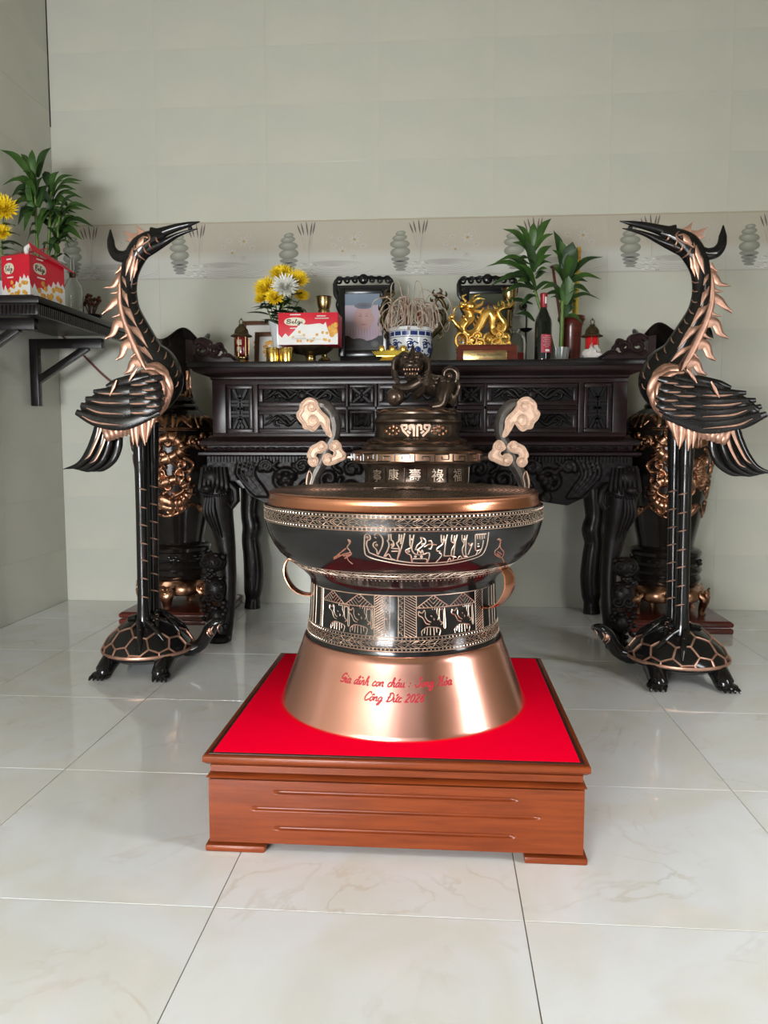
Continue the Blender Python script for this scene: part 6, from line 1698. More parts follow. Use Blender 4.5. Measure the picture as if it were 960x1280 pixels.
# golden dragon ornament
def gold_dragon():
    Y = 3.60; z = ZA
    x0, x1 = atx(567.5, Y), atx(646, Y)
    x = (x0 + x1) / 2
    t = thing('dragon_ornament', 'golden dragon ornament on dark wooden base with brass plaque', 'ornament', (x, Y, z))
    zb = z + .085
    MB().ring_loft([[(x - a, Y - b, q), (x + a, Y - b, q), (x + a, Y + b, q), (x - a, Y + b, q)] for a, b, q in [(.142, .07, z), (.142, .07, z + .008), (.136, .064, z + .014), (.132, .06, zb - .012), (.126, .054, zb)]]).build('base', 'stand_wood', t, bev=.002)
    px0, px1 = atx(578, Y - .07), atx(632, Y - .07)
    pz0, pz1 = atz(450, Y - .07, 600), atz(438, Y - .07, 600)
    pl = MB().box(px0, px1, Y - .0735, Y - .060, pz0, pz1).build('plaque', 'brass', t, bev=.001)
    mb = MB()
    put_text(mb, 'Chúc Mừng Năm Mới', (px0 + .02, Y - .0742, pz0 + .013), (1, 0, 0), (0, 0, 1), width=(px1 - px0) - .04, height=.015, shear=.35)
    mb.build('lettering', 'ink', pl, smooth=False)
    mb = MB()
    for a, b, c in ((.24, .76, .80), (.36, .64, .12)):
        mb = MB()
        for q in range(14): mb.box(lerp(px0, px1, lerp(a, b, q / 14)), lerp(px0, px1, lerp(a, b, (q + .7) / 14)), Y - .0742, Y - .0735, lerp(pz0, pz1, c), lerp(pz0, pz1, c) + .003)
        mb.build('small_print', 'red_paint', pl, smooth=False, kind='stuff')
    Q = lambda px, py, d=0.0: at(px, py, Y + d)
    T = lambda L, r, n=10: MB().tube(cat([Q(*p) for p in L], 6), r, n)
    main = [(584, 388, -.02), (588, 397, -.01), (581, 404, -.02), (577, 412, -.02), (584, 419, -.01), (594, 416, 0), (600, 407, .0), (606, 396, .0), (612, 391, .0), (616, 398, 0), (616, 410, .01), (620, 418, 0), (628, 414, -.01), (631, 405, -.01), (625, 396, -.01), (623, 389, -.01), (629, 385, -.01), (637, 384, 0)]
    body = MB().tube(cat([Q(*p) for p in main], 7), [.016, .019, .021, .022, .021, .020, .020, .021, .021, .020, .019, .019, .017, .015, .013, .012, .010, .005], 12).build('body', 'gold', t)
    mb = MB(); S2 = cat([Q(*p) for p in main], 7)
    for i in range(4, len(S2) - 6, 3):
        tn = S2[i + 1] - S2[i - 1]; nn = np.array((-tn[2], 0, tn[0])); nn /= np.linalg.norm(nn) + 1e-9
        if i < 40: nn = -nn
        r_ = .019
        mb.tube([S2[i] + nn * r_ * .8, S2[i] + nn * r_ * 1.45 + tn * .3, S2[i] + nn * r_ * 1.9 + tn * .9], [.006, .0045, .001], 6)
    mb.build('back_fins', 'gold', body)
    mb = MB()
    mb.ell(Q(588, 383, -.03), (.026, .024, .022), 14, 9); mb.ell(Q(580, 381, -.045), (.022, .018, .011), 12, 7); mb.ell(Q(582, 387, -.04), (.018, .015, .007), 10, 6); mb.ell(Q(577, 379, -.05), (.008, .008, .008), 8, 6)
    for L, r in [([(590, 378, -.03), (598, 373, -.02), (606, 374, -.02)], [.008, .006, .002]), ([(588, 377, -.03), (593, 370, -.02), (600, 368, -.02)], [.007, .005, .002]), ([(593, 384, -.03), (601, 381, -.02), (604, 376, -.02)], [.010, .007, .002]), ([(592, 389, -.03), (600, 389, -.02), (605, 385, -.02)], [.009, .006, .002]),
                 ([(578, 384, -.05), (570, 384, -.05), (567, 390, -.05), (571, 394, -.05)], [.004, .003, .003, .001]), ([(584, 391, -.04), (582, 398, -.05), (586, 403, -.05)], [.006, .005, .001]), ([(583, 377, -.04), (578, 371, -.04), (583, 368, -.04)], [.006, .005, .002])]:
        mb.tube(cat([Q(*p) for p in L], 4), r, 7)
    for s in (-.048, -.012): mb.ell(Q(585, 379.5, s), .005, 8, 6)
    mb.build('head', 'gold', body)
    mb = MB()
    for L, r in [([(637, 384, 0), (641, 379, 0), (640, 374, 0)], [.006, .004, .001]), ([(634, 384, 0), (636, 378, 0), (633, 373, 0)], [.006, .004, .001]), ([(630, 385, -.01), (630, 379, -.01), (626, 376, -.01)], [.007, .004, .001]), ([(627, 388, -.01), (621, 385, -.01), (619, 381, -.01)], [.006, .004, .001])]:
        mb.tube(cat([Q(*p) for p in L], 4), r, 7)
    mb.build('tail_tuft', 'gold', body)
    mb = MB().tube(cat([Q(578, 414, -.03), Q(572, 408, -.05), Q(568, 402, -.055), Q(565, 399, -.055)], 4), [.012, .010, .008, .007], 9)
    for a in (-.5, .2, .9, 1.8): mb.tube(cat([Q(565, 399, -.055), Q(565 - 4 * math.cos(a), 399 - 4 * math.sin(a), -.06), Q(566 - 3 * math.cos(a + .6), 396 - 3 * math.sin(a + .6), -.07)], 3), [.005, .004, .001], 6)
    mb.build('foreleg', 'gold', body)
    MB().ell(Q(565, 396, -.06), .0125, 12, 9).build('pearl', 'gold', t)
    mb = MB().tube([Q(577 + 7.5 * math.cos(a), 425.5 + 9.5 * math.sin(a), -.03) for a in np.linspace(0, 2 * PI, 24, endpoint=False)], .0075, 9, closed=True)
    for k in range(5): mb.ell(Q(577 + 4 * math.cos(k * 1.3), 428 + 3 * math.sin(k * 1.3), -.02), .006, 7, 5)
    mb.build('coin_ring', 'gold', t)
    mb = MB(); r = random.Random(31)
    for (px, py, r_, tn) in [(590, 425, 8, 1), (600, 430, 7, -1), (611, 424, 8, 1), (622, 428, 9, -1), (632, 421, 7, 1), (586, 433, 6, -1), (606, 434, 6, 1), (628, 434, 6, 1), (616, 435, 6, -1), (634, 429, 6, -1), (596, 420, 6, 1), (624, 419, 6, -1)]:
        mb.ell(Q(px, py, -.02), (r_ * .8 * Y / F, .022, r_ * .7 * Y / F), 10, 7)
        mb.tube([Q(p[0], p[1], -.045) for p in spiral(px, py, 1, r_, r.uniform(0, 6), tn * 1.4, 16)], .0052, 7)
    mb.tube(cat([Q(570, 435, -.03), Q(585, 437.5, -.04), Q(605, 437, -.04), (Q(625, 437, -.04)), Q(637, 434, -.02)], 5), [.006, .009, .009, .009, .006], 8)
    mb.tube([Q(570, 436, .01), Q(637, 436, .01)], .02, 8)
    mb.build('waves', 'gold', t)
gold_dragon()

def oil_jar():
    Y = 3.82; x = atx(641, Y); z = ZA
    t = thing('oil_jar', 'clear glass jar with red oil behind the dragon base', 'jar', (x, Y, z))
    vlathe([(.01, z), (.050, z), (.055, z + .01), (.055, z + .12), (.05, z + .15), (.028, z + .17), (.026, z + .19), (.022, z + .19), (.024, z + .17), (.046, z + .148), (.051, z + .12), (.051, z + .012), (.003, z + .006)], (x, Y, 0), 32).build('glass', 'glass', t)
    vlathe([(.003, z + .008), (.049, z + .013), (.049, z + .075), (.003, z + .075)], (x, Y, 0), 32).build('oil', 'red_glass', t)
oil_jar()
def outlet():
    Y = YB; x0, x1 = atx(639, Y), atx(669, Y); z0, z1 = atz(396, Y, 655), atz(377, Y, 655)
    o = MB().box(x0, x1, Y - .010, Y, z0, z1).build('wall_socket', 'plastic_white', loc=((x0 + x1) / 2, Y, (z0 + z1) / 2), bev=.003)
    tag(o, 'pale plastic wall socket behind the wine bottle', 'socket')
    t = thing('black_plug', 'black plug in the wall socket with its cable hanging down', 'plug', (atx(654, Y), Y - .01, atz(384, Y, 654)))
    c = at(654, 384, Y - .01)
    MB().tube([c, c + (0, -.02, 0), c + (0, -.045, 0)], [.021, .021, .015], 16).build('plug_body', 'black_gloss', t)
    MB().tube(cat([c + (0, -.045, 0), at(657, 389, Y - .07), at(658, 400, Y - .05), at(657, 425, Y - .03), at(657, 448, Y - .03), at(657, 475, Y - .025)], 5), .004, 7).build('cable', 'black_gloss', t)
outlet()
def bracket():
    Y = 3.98; x = atx(655, Y)
    t = thing('incense_tray', 'small black tray on a slim black post behind the wine bottle', 'tray', (x, Y, ZA))
    zz = atz(412, Y, 655)
    vlathe([(.002, zz - .014), (.014, zz - .012), (.030, zz - .002), (.034, zz + .004), (.030, zz + .004), (.003, zz)], (x, Y, 0), 28).build('dish', 'black_gloss', t)
    vlathe([(.03, ZA), (.03, ZA + .008), (.006, ZA + .012), (.005, zz - .01)], (x, Y, 0), 20).build('post', 'black_gloss', t)
bracket()
def wine():
    Y = 3.56; x = atx(676.5, Y); z = ZA
    t = thing('wine_bottle', 'dark wine bottle with red label and red foil neck on the altar', 'bottle', (x, Y, z))
    vlathe([(.01, z + .002), (.033, z), (.0365, z + .004), (.0372, z + .02), (.0372, z + .175), (.034, z + .195), (.022, z + .222), (.0145, z + .24), (.0138, z + .295), (.0155, z + .297), (.0155, z + .305), (.012, z + .308), (.002, z + .308)], (x, Y, 0), 40).build('glass', 'bottle', t)
    vlathe([(.0150, z + .245), (.0148, z + .290), (.0165, z + .2955), (.0165, z + .307), (.012, z + .3095), (.002, z + .3095)], (x, Y, 0), 32).build('foil_cap', 'red_foil', t, label='red foil round the neck')
    up = lambda a, zz, l=.0378: (x + l * math.sin(a), Y - l * math.cos(a), zz)
    n = 14
    mb = MB()
    As = np.linspace(-.35, 1.25, n)
    mb.add([up(a, zz) for a in As for zz in (z + .045, z + .125)], [(2 * i, 2 * i + 2, 2 * i + 3, 2 * i + 1) for i in range(n - 1)])
    lb = mb.build('paper_label', 'label_red', t)
    mb = MB()
    for k, (a0, a1) in enumerate([(.1, .8), (-.1, 1.0), (.0, .9), (-.1, .95), (.05, .85), (-.05, .9), (.1, .7)]):
        for q in range(7):
            b0, b1 = lerp(a0, a1, q / 7), lerp(a0, a1, (q + .65) / 7)
            zz = z + .117 - .008 * k
            mb.add([up(b0, zz, .0381), up(b1, zz, .0381), up(b1, zz + .0025, .0381), up(b0, zz + .0025, .0381)], [(0, 1, 2, 3)])
    mb.build('small_print', 'tissue', lb, smooth=False)
    mb = MB(); mb.add([up(a, zz, .0382) for a in np.linspace(.15, .75, 6) for zz in (z + .050, z + .060)], [(2 * i, 2 * i + 2, 2 * i + 3, 2 * i + 1) for i in range(5)]); mb.build('white_patch', 'card_white', lb)
    mb = MB(); mb.add([up(a, zz, .0152) for a in np.linspace(.2, 1.0, 6) for zz in (z + .262, z + .300)], [(2 * i, 2 * i + 2, 2 * i + 3, 2 * i + 1) for i in range(5)]); mb.build('neck_label', 'card_white', t)
wine()

# lucky bamboo in a crystal vase
def crystal(px, Y, h, label):
    x = atx(px, Y); z = ZA
    t = thing('crystal_vase', label, 'vase', (x, Y, z))
    def fl(a, r_, zz): return 1 + .035 * math.cos(14 * a)
    MB().lathe([(.01, z), (.032, z), (.036, z + .01), (.042, z + h * .6), (.047, z + h), (.043, z + h), (.037, z + h * .6), (.030, z + .014), (.002, z + .012)], (x, Y, 0), 84, fl).build('body', 'crystal', t)
crystal(697, 3.70, .085, 'small cut-glass vase at the foot of the lucky bamboo stalks')
def bamboo(name, pts, rad, leaves, label, group, m_='leaf', extra=12):
    """pts: stalk through measured points (px, py, Y); leaves: (base px, py, tip px, py, width, depth)"""
    P3 = [at(*p) for p in pts]
    t = thing(name, label, 'plant', P3[0], group)
    C_ = cat(P3, 8)
    mb = MB().tube(C_, [rad, rad * .95, rad * .7, rad * .4], 9)
    for i in range(3, len(C_) - 2, 6): mb.ell(C_[i], (rad * 1.18, rad * 1.18, rad * .35), 8, 5)
    mb.build('stalk', 'stalk', t)
    Ym = pts[-1][2]
    rb = random.Random(len(leaves) * 7 + int(pts[0][0])); base_ = list(leaves); more = []
    for k in range(extra):
        q = base_[rb.randrange(len(base_))]; f = rb.uniform(.45, .95)
        an = rb.uniform(-.7, .7); dx, dy = (q[2] - q[0]) * f, (q[3] - q[1]) * f
        by_ = q[1] + rb.uniform(0, 40)
        more.append((q[0] + rb.uniform(-2, 2), by_, q[0] + dx * math.cos(an) - dy * math.sin(an), by_ + dx * math.sin(an) + dy * math.cos(an), q[4] * .8, rb.uniform(-.06, .12)))
    for bx, by, tx_, ty_, w_, d in base_ + more:
        a = at(bx, by, Ym); b = at(tx_, ty_, Ym + d)
        L = np.linalg.norm(b - a)
        mid = (a + b) / 2 + np.array((0, -.01, L * .16))
        s = np.cross(b - a, np.array((0, -.75, .65))); s /= np.linalg.norm(s) + 1e-9
        path = cat([a, mid, b], 5); mb = MB(); n = len(path); vs = []
        nm = np.cross(s, b - a); nm /= np.linalg.norm(nm)
        for i, p in enumerate(path):
            f = i / (n - 1); hw_ = w_ * .82 * Ym / F / 2 * (math.sin(PI * min(1, .06 + .94 * f) ** .8)) if i < n - 1 else .0003
            vs += [p - s * hw_ + nm * hw_ * .3, p, p + s * hw_ + nm * hw_ * .3]
        mb.add(vs, [(3 * i + k, 3 * i + k + 1, 3 * i + 4 + k, 3 * i + 3 + k) for i in range(n - 1) for k in (0, 1)])
        mb.build('leaf', m_ if RN.random() < .65 else 'leaf_dark', t, ang=3)
bamboo('lucky_bamboo', [(694, 449, 3.70), (686, 415, 3.68), (672, 375, 3.66), (664, 335, 3.66), (662, 312, 3.66)], .0085,
       [(664, 318, 628, 286, 13, .02), (664, 312, 645, 281, 12, -.04), (665, 310, 667, 278, 12, .0), (667, 312, 689, 273, 13, .02), (668, 315, 692, 292, 11, -.06), (664, 322, 640, 303, 12, -.05), (664, 345, 607, 333, 12, .02), (666, 350, 630, 321, 12, .05), (667, 352, 612, 358, 14, -.04),
        (668, 356, 634, 345, 15, -.08), (668, 362, 625, 370, 12, -.06), (668, 332, 690, 307, 12, .04), (667, 340, 690, 318, 10, -.05), (670, 365, 645, 352, 16, -.1), (670, 362, 648, 330, 14, -.06), (668, 340, 655, 300, 15, -.03), (672, 370, 650, 384, 10, -.06), (667, 330, 646, 326, 11, -.08), (668, 345, 685, 336, 10, -.05)],
       'taller left lucky bamboo stalk in the cut-glass vase on the altar', 'bamboo stalks on the altar')
bamboo('lucky_bamboo', [(700, 449, 3.70), (702, 415, 3.70), (703, 380, 3.69), (706, 350, 3.69), (708, 330, 3.69)], .0105,
       [(705, 345, 692, 288, 13, .0), (706, 340, 700, 300, 14, -.03), (708, 345, 716, 302, 22, -.03), (706, 352, 722, 310, 24, -.06), (708, 350, 754, 321, 11, .02), (708, 355, 752, 349, 12, -.03), (708, 362, 738, 367, 12, -.06), (707, 358, 735, 352, 12, -.04), (705, 365, 676, 362, 13, -.07), (704, 375, 680, 352, 10, -.03), (707, 340, 690, 312, 12, -.06), (709, 352, 709, 318, 20, -.08), (705, 356, 690, 335, 11, -.05), (706, 370, 700, 335, 20, -.1)],
       'shorter right lucky bamboo stalk in the cut-glass vase on the altar', 'bamboo stalks on the altar')
def dark_vase():
    Y = 3.86; x = atx(711, Y); z = ZA
    t = thing('wooden_vase', 'turned dark red-brown wooden vase behind the lucky bamboo', 'vase', (x, Y, z))
    vlathe([(.01, z), (.050, z), (.056, z + .01), (.050, z + .02), (.046, z + .06), (.047, z + .14), (.052, z + .20), (.058, z + .225), (.066, z + .235), (.064, z + .252), (.05, z + .256), (.035, z + .23), (.03, z + .08), (.002, z + .06)], (x, Y, 0), 40).build('body', 'stand_wood', t)
    b = np.array((x, Y, z + .07))
    for nm, lab, px, py, w_, m_, ct in (('incense_packet', 'narrow yellow incense packet standing in the wooden vase', 723, 309, 8, 'yellow_card', 'packet'), ('brass_rod', 'slim brass rod with a knob leaning in the wooden vase', 717, 376, 3, 'brass', 'rod'), ('wooden_rod', 'thin red-brown wooden rod leaning behind the bamboo leaves', 691, 334, 3.5, 'stand_wood', 'rod')):
        p = at(px, py, Y + .005)
        bb = b + np.array(((px - 711) * .0012, 0, 0))
        t2 = thing(nm, lab, ct, bb)
        if nm == 'incense_packet':
            MB().bar(bb, p, .026, .014).build('packet', m_, t2, bev=.002)
            MB().bar(p - (p - bb) * .12, p - (p - bb) * .02, .0265, .0145).build('band', 'biscuit', t2)
        else:
            MB().tube([bb, p], w_ * Y / F / 2, 8).build('shaft', m_, t2)
            mb = MB().ell(p, (.014, .012, .008), 10, 7); mb.build('knob', 'brass_dark' if nm == 'brass_rod' else m_, t2)
dark_vase()
def tissue():
    Y = 3.52; c = at(741, 441, Y); c[2] = ZA + .03
    mb = MB(); r = random.Random(2); L = []
    for i in range(9):
        row = []
        for k in range(14):
            a = 2 * PI * k / 14; th = -1.25 + 2.7 * i / 8
            rr_ = .042 * (1 + .22 * math.sin(3 * a + i) + r.uniform(-.14, .14))
            row.append((c[0] + rr_ * 1.05 * math.cos(th) * math.cos(a), Y + rr_ * .8 * math.cos(th) * math.sin(a), max(ZA + .0195, c[2] + rr_ * .8 * math.sin(th) + .012 * math.sin(2 * a))))
        L.append(row)
    o = mb.ring_loft(L).build('crumpled_tissue', 'tissue', loc=(c[0], Y, ZA + .018), ang=.35)
    tag(o, 'crumpled whitish paper tissue on the black slab at right end', 'tissue')
    o = MB().box(atx(712, Y), atx(760, Y), Y - .05, Y + .06, ZA, ZA + .016).build('black_slab', 'black_gloss', loc=(atx(733, Y), Y, ZA), bev=.004)
    tag(o, 'thin flat black slab on the altar under the crumpled tissue', 'slab')
tissue()

# ------------------------------------------------------------------ the bracket shelf on the left wall
ZS = 1.515
def shelf():
    t = thing('wall_shelf', 'black wooden wall shelf on triangular brackets at the left wall', 'shelf', (XL, 3.7, ZS))
    x0, x1, y0, y1 = XL + .002, -1.690, 3.20, 4.20
    MB().box(x0, x1 + .012, y0 - .012, y1, ZS - .028, ZS).build('shelf_board', 'ebony', t, bev=.004)
    MB().box(x0, x1, y0, y0 + .022, ZS - .075, ZS - .028).build('front_apron', 'ebony', t, bev=.002)
    MB().box(x1 - .022, x1, y0 + .022, y1 - .01, ZS - .075, ZS - .028).build('side_apron', 'ebony', t, bev=.002)
    mb = MB(); x = x0 + .004
    while x < x1 - .008:
        mb.box(x, x + .011, y0 - .007, y0, ZS - .073, ZS - .035); x += .0175
    y = y0
    while y < y1 - .02:
        mb.box(x1, x1 + .006, y, y + .011, ZS - .073, ZS - .035); y += .0175
    mb.build('fluting', 'ebony', t, kind='stuff')
    for yb in (3.30, 3.965):
        mb = MB()
        mb.box(x0, x0 + .042, yb - .021, yb + .021, 1.095, ZS - .075)
        br = mb.build('bracket_post', 'ebony', t, bev=.003)
        MB().box(x0 + .042, x1 - .06, yb - .02, yb + .02, ZS - .125, ZS - .075).build('bracket_arm', 'ebony', br, bev=.003)
        MB().bar((x0 + .03, yb, 1.225), (x1 - .14, yb, ZS - .118), .034, .034).build('bracket_brace', 'ebony', br, bev=.002)
        MB().ell((x0 + .043, yb, 1.35), (.003, .006, .006), 8, 5).build('screw', 'brass_dark', br)
shelf()
def shelf_box():
    Y = 3.36; z0 = ZS + .012
    a, b, c = np.array(at(3, 340, Y - .02)), np.array(at(37, 340, Y - .06)), np.array(at(80, 340, Y + .16))
    for q in (a, b, c): q[2] = z0
    a = np.array((XL + .075, b[1] + .16, z0))  # left edge towards the wall
    a = np.array(at(2, 340, Y + .0)); a[2] = z0
    d = a + (c - b)
    h = atz(317, b[1], 37) - z0; up = np.array((0, 0, h))
    t = thing('cake_box', 'red carton cake box with sloping open lid on the left wall shelf', 'box', b, 'red cake boxes')
    MB().ring_loft([[a, b, c, d], [a + up, b + up, c + up, d + up]]).build('carton', 'red_card', t, smooth=False, fix=True)
    for o, e in ((a, b), (b, c)):
        u = e - o; w_ = np.linalg.norm(u); u = u / w_; nrm = np.array((u[1], -u[0], 0))
        print_panel(t, o, u, (0, 0, 1), w_, h, nrm)
    rg = up + np.array((0, 0, .05))
    m0, m1 = (a + d) / 2 * .0 + a * .5 + d * .5, (b + c) * .5
    MB().prism([a + up, b + up, b * .45 + c * .55 + rg, a * .45 + d * .55 + rg], (0, 0, .003)).build('lid_flap', 'red_card', t, smooth=False)
    nb = (c - b) / np.linalg.norm(c - b); ou = np.array((nb[1], -nb[0], 0))
    MB().prism([b + up + ou * .012 - nb * .01 + (0, 0, .045), b + up + ou * .018 + (0, 0, .012), c + up + ou * .018 + nb * .055 + (0, 0, -.030), c + up + nb * .05 + ou * .0 + (0, 0, -.012)], (ou * -.004)).build('lid_flap', 'red_card', t, smooth=False)
    MB().prism([a + up + (0, 0, .002), a * .25 + b * .75 + up + (0, 0, .002), a * .3 + b * .7 + up + (0, .02, .04), a * .9 + b * .1 + up + (0, .02, .04)], (0, .003, 0)).build('clear_window', 'glass', t, smooth=False)
    MB().tube(cat([b + up + (-.01, 0, .0), b + up + (-.012, .005, .022), b + up + (.002, .01, .04)], 3), [.008, .012, .006], 8).build('folded_tab', 'card_white', t)
shelf_box()
def shelf_tray():
    Y = 3.38
    o = MB().ring_loft([[(XL + .01, Y - .16, z), (-1.72, Y - .16, z), (-1.72, Y + .24, z), (XL + .01, Y + .24, z)] for z in (ZS, ZS + .011)]).build('shelf_tray', 'black_gloss', loc=(-1.93, Y, ZS), bev=.003)
    tag(o, 'flat dark tray under the red cake box on the left shelf', 'tray')
shelf_tray()
# plants, flowers and small things on the shelf
bx_sh = [([(52, 385, 3.80), (48, 330, 3.78), (45, 275, 3.76), (43, 235, 3.75), (42, 222, 3.75)], [(42, 224, 0, 187, 13, -.05), (43, 222, 26, 192, 10, .03), (44, 220, 40, 187, 11, .0), (48, 222, 64, 184, 17, .0), (45, 228, 28, 214, 10, -.06), (43, 232, 2, 232, 12, -.06), (44, 236, 14, 246, 16, -.06), (44, 242, 18, 222, 14, .05), (46, 226, 52, 200, 12, -.06), (43, 250, 10, 268, 14, -.03), (45, 258, 22, 282, 14, -.07), (44, 245, 32, 222, 11, -.1), (46, 262, 30, 290, 13, -.1)], 'tallest lucky bamboo stalk on the left shelf, with broad top leaves'),
         ([(58, 385, 3.84), (60, 330, 3.82), (62, 280, 3.80), (63, 250, 3.80), (64, 240, 3.80)], [(64, 238, 74, 214, 14, .0), (65, 240, 92, 219, 13, .0), (66, 244, 103, 226, 12, -.03), (66, 246, 100, 230, 10, -.08), (65, 252, 104, 248, 10, -.05), (64, 236, 56, 214, 14, .02), (63, 250, 44, 262, 15, -.05), (64, 256, 84, 234, 12, -.06), (65, 262, 92, 236, 10, .04), (63, 262, 46, 300, 15, -.06), (62, 256, 50, 236, 12, -.04), (66, 250, 88, 262, 12, -.08)], 'middle lucky bamboo stalk on the left shelf'),
         ([(65, 388, 3.76), (68, 340, 3.74), (72, 300, 3.72), (74, 275, 3.72), (75, 265, 3.72)], [(75, 264, 97, 244, 11, .0), (75, 266, 117, 263, 10, -.02), (76, 268, 108, 258, 12, -.04), (75, 275, 104, 262, 13, -.06), (75, 282, 118, 284, 12, -.03), (74, 288, 103, 300, 14, -.05), (74, 290, 100, 284, 12, -.08), (73, 296, 62, 318, 12, -.06), (74, 300, 92, 298, 8, .04), (72, 300, 58, 284, 12, -.06), (75, 270, 60, 262, 12, -.08), (70, 312, 52, 306, 13, -.08)], 'lowest lucky bamboo stalk on the left shelf, leaves reaching towards the crane')]
xg = atx(58, 3.80)
t = thing('glass_vase', 'glass vase of the lucky bamboo behind the red box on the shelf', 'vase', (xg, 3.80, ZS))
vlathe([(.01, ZS), (.046, ZS), (.05, ZS + .01), (.052, ZS + .14), (.06, ZS + .17), (.056, ZS + .17), (.047, ZS + .14), (.045, ZS + .014), (.003, ZS + .01)], (xg, 3.80, 0), 40).build('body', 'crystal', t)
for pts, lv, lab in bx_sh:
    pts = [(p[0], p[1], p[2]) for p in pts]
    pts[0] = (pts[0][0], 366, pts[0][2])
    bamboo('lucky_bamboo', pts, .009, lv, lab, 'bamboo stalks on the left shelf', extra=24)
for px, py, rad, lab in ((5, 262, 17, 'upper yellow chrysanthemum at the shelf, beside the bamboo'), (3, 291, 11, 'lower yellow chrysanthemum at the shelf, just above the red box')):
    Y = 3.62; p = at(px, py, Y)
    b = np.array((XL + .06, Y + .02, ZS + .12))
    f = thing('chrysanthemum', lab, 'flower', b, 'chrysanthemums on the left shelf')
    mum_head(p, (.4, -1, .3), rad * Y / F).build('flower_head', 'yellow_petal', f, ang=3)
    MB().tube(cat([b, (b + p) / 2 + (-.01, 0, .01), p], 5), .003, 6).build('stem', 'stalk', f)
    for k in range(6):
        q = b + (p - b) * (.3 + .1 * k); an = k * 2.4
        leaf_mesh(MB(), q, (abs(math.cos(an)) + .2, math.sin(an), .2), .09, .04, .6).build('leaf', 'leaf_dark', f, ang=3)
t = thing('flower_vase', 'white vase of the yellow flowers at the shelf wall', 'vase', (XL + .06, 3.64, ZS))
vlathe([(.01, ZS), (.035, ZS), (.037, ZS + .01), (.03, ZS + .06), (.04, ZS + .15), (.035, ZS + .15), (.024, ZS + .06), (.003, ZS + .03)], (XL + .06, 3.64, 0)).build('body', 'white_ceramic', t)
def joss_bowl():
    Y = 3.62; x = atx(40, Y) + .03; z = ZS
    t = thing('joss_bowl', 'bowl heaped with pale joss ash behind the red shelf box', 'bowl', (x, Y, z))
    vlathe([(.01, z), (.05, z), (.055, z + .01), (.075, z + .08), (.085, z + .15), (.08, z + .15), (.065, z + .12), (.003, z + .12)], (x, Y, 0)).build('body', 'white_ceramic', t)
    vlathe([(.062, z + .125), (.075, z + .16), (.06, z + .22), (.03, z + .265), (.012, z + .285), (.002, z + .29)], (x, Y, 0), 20).build('ash_mound', 'incense', t)
    r = random.Random(6); mb = MB()
    for k in range(44):
        a = r.uniform(0, 2 * PI); b = np.array((x + .05 * math.cos(a), Y + .05 * math.sin(a), z + .16 + r.uniform(0, .03)))
        e = np.array((math.cos(a), math.sin(a) - .3, 0))
        mb.tube(cat([b, b + e * .04 + (0, 0, r.uniform(.03, .07)), b + e * r.uniform(.07, .13) + (0, 0, r.uniform(-.01, .06))], 4), .0022, 5)
    o = mb.build('incense_ash', 'incense', loc=(x, Y, z + .16)); tag(o, 'pale curled joss ash spilling over the bowl on the left shelf', 'incense'); o['kind'] = 'stuff'
joss_bowl()
def glass_lamp():
    Y = 3.98; x = atx(98, Y); z = ZS
    t = thing('oil_lamp', 'clear glass lamp with dark collar at the far end of the shelf', 'lamp', (x, Y, z))
    zt = atz(344, Y, 98)
    vlathe([(.01, z), (.046, z), (.05, z + .01), (.05, zt - .07), (.03, zt - .03), (.014, zt - .01), (.011, zt - .01), (.026, zt - .034), (.046, zt - .075), (.046, z + .014), (.003, z + .012)], (x, Y, 0)).build('glass', 'glass', t)
    vlathe([(.004, zt - .014), (.016, zt - .014), (.017, zt + .012), (.012, zt + .016), (.003, zt + .016)], (x, Y, 0)).build('collar', 'brass_dark', t)
    zt2 = zt + .09
    vlathe([(.009, zt + .014), (.012, zt + .03), (.009, zt2), (.007, zt2), (.010, zt + .03), (.007, zt + .016)], (x, Y, 0)).build('chimney', 'glass', t)
glass_lamp()
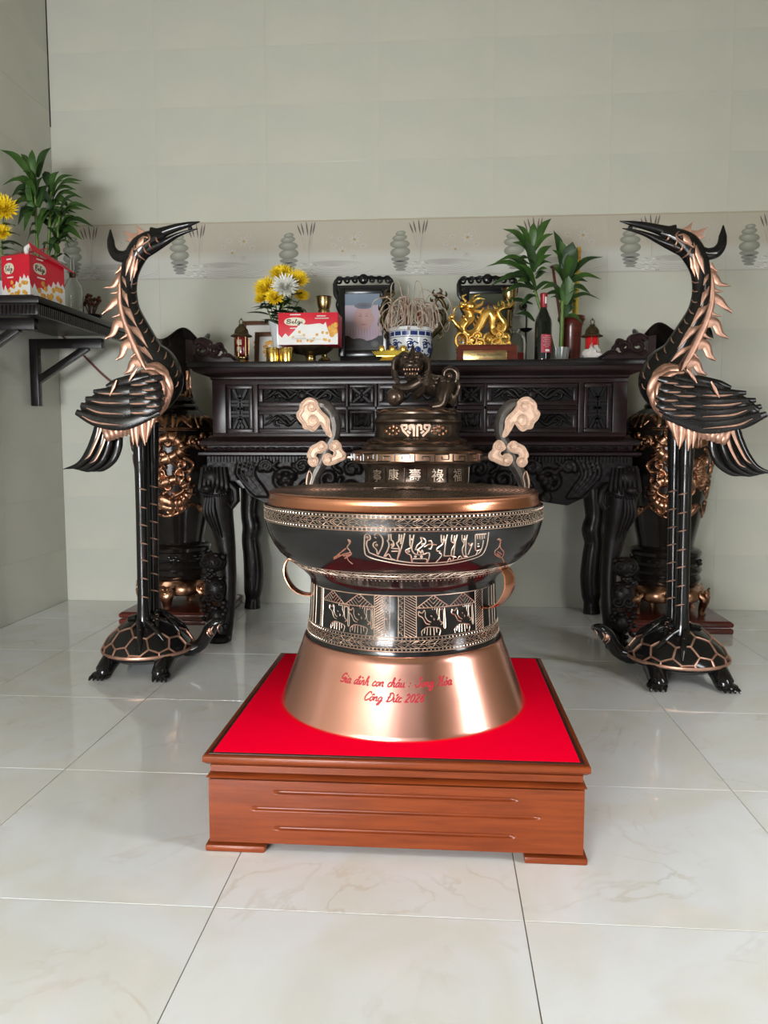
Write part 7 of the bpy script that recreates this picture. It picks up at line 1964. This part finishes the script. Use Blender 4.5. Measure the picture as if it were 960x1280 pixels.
def brown_pot():
    Y = 4.10; x = atx(127, Y) - .03; z = ZS
    t = thing('brown_pot', 'small brown pot of dried sprigs at the shelf end, behind the crane mane', 'pot', (x, Y, z))
    vlathe([(.01, z), (.03, z), (.045, z + .03), (.04, z + .06), (.046, z + .07), (.04, z + .07), (.003, z + .05)], (x, Y, 0)).build('body', 'brown_wood', t)
    mb = MB(); r = random.Random(9)
    for k in range(26):
        a = r.uniform(0, 2 * PI); h = r.uniform(.05, .10)
        p = np.array((x + .05 * math.cos(a) * r.random(), Y + .05 * math.sin(a) * r.random(), z + .07 + h))
        mb.tube([(x + .01 * math.cos(a), Y + .01 * math.sin(a), z + .06), p], .0018, 5); mb.ell(p, (.011, .011, .009), 6, 5)
    mb.build('dried_sprigs', 'brown_wood', t)
brown_pot()
def cloth_wad():
    Y = 3.66; c = at(88, 378, Y); c[2] = ZS
    mb = MB(); r = random.Random(14)
    L = [[(c[0] - .05 + .045 * math.cos(2 * PI * k / 12) * s * (1 + r.uniform(-.2, .2)), Y + .04 * math.sin(2 * PI * k / 12) * s, ZS + z_ + r.uniform(0, .006)) for k in range(12)] for s, z_ in ((.9, .001), (1.05, .012), (.8, .026), (.35, .036))]
    o = mb.ring_loft(L).build('blue_cloth', 'blue_glaze', loc=(c[0] - .05, Y, ZS), ang=.4); tag(o, 'small crumpled blue and white cloth on the shelf edge right of the red box', 'cloth')
    Y = 3.86; x = -1.77
    o = vlathe([(.01, ZS), (.035, ZS), (.06, ZS + .02), (.063, ZS + .026), (.056, ZS + .024), (.003, ZS + .008)], (x, Y, 0)).build('black_saucer', 'black_gloss', loc=(x, Y, ZS)); tag(o, 'black saucer on the shelf edge behind the blue cloth', 'saucer')
cloth_wad()
o = MB().tube(cat([at(72, 415, YB - .012), at(100, 440, YB - .012), at(130, 470, YB - .012), at(160, 492, YB - .012), at(186, 505, YB - .012)], 5), .0055, 7).build('power_cord', 'cord_red', loc=at(72, 415, YB - .01))
tag(o, 'thin reddish cord running down the wall from the shelf behind the crane', 'cord')
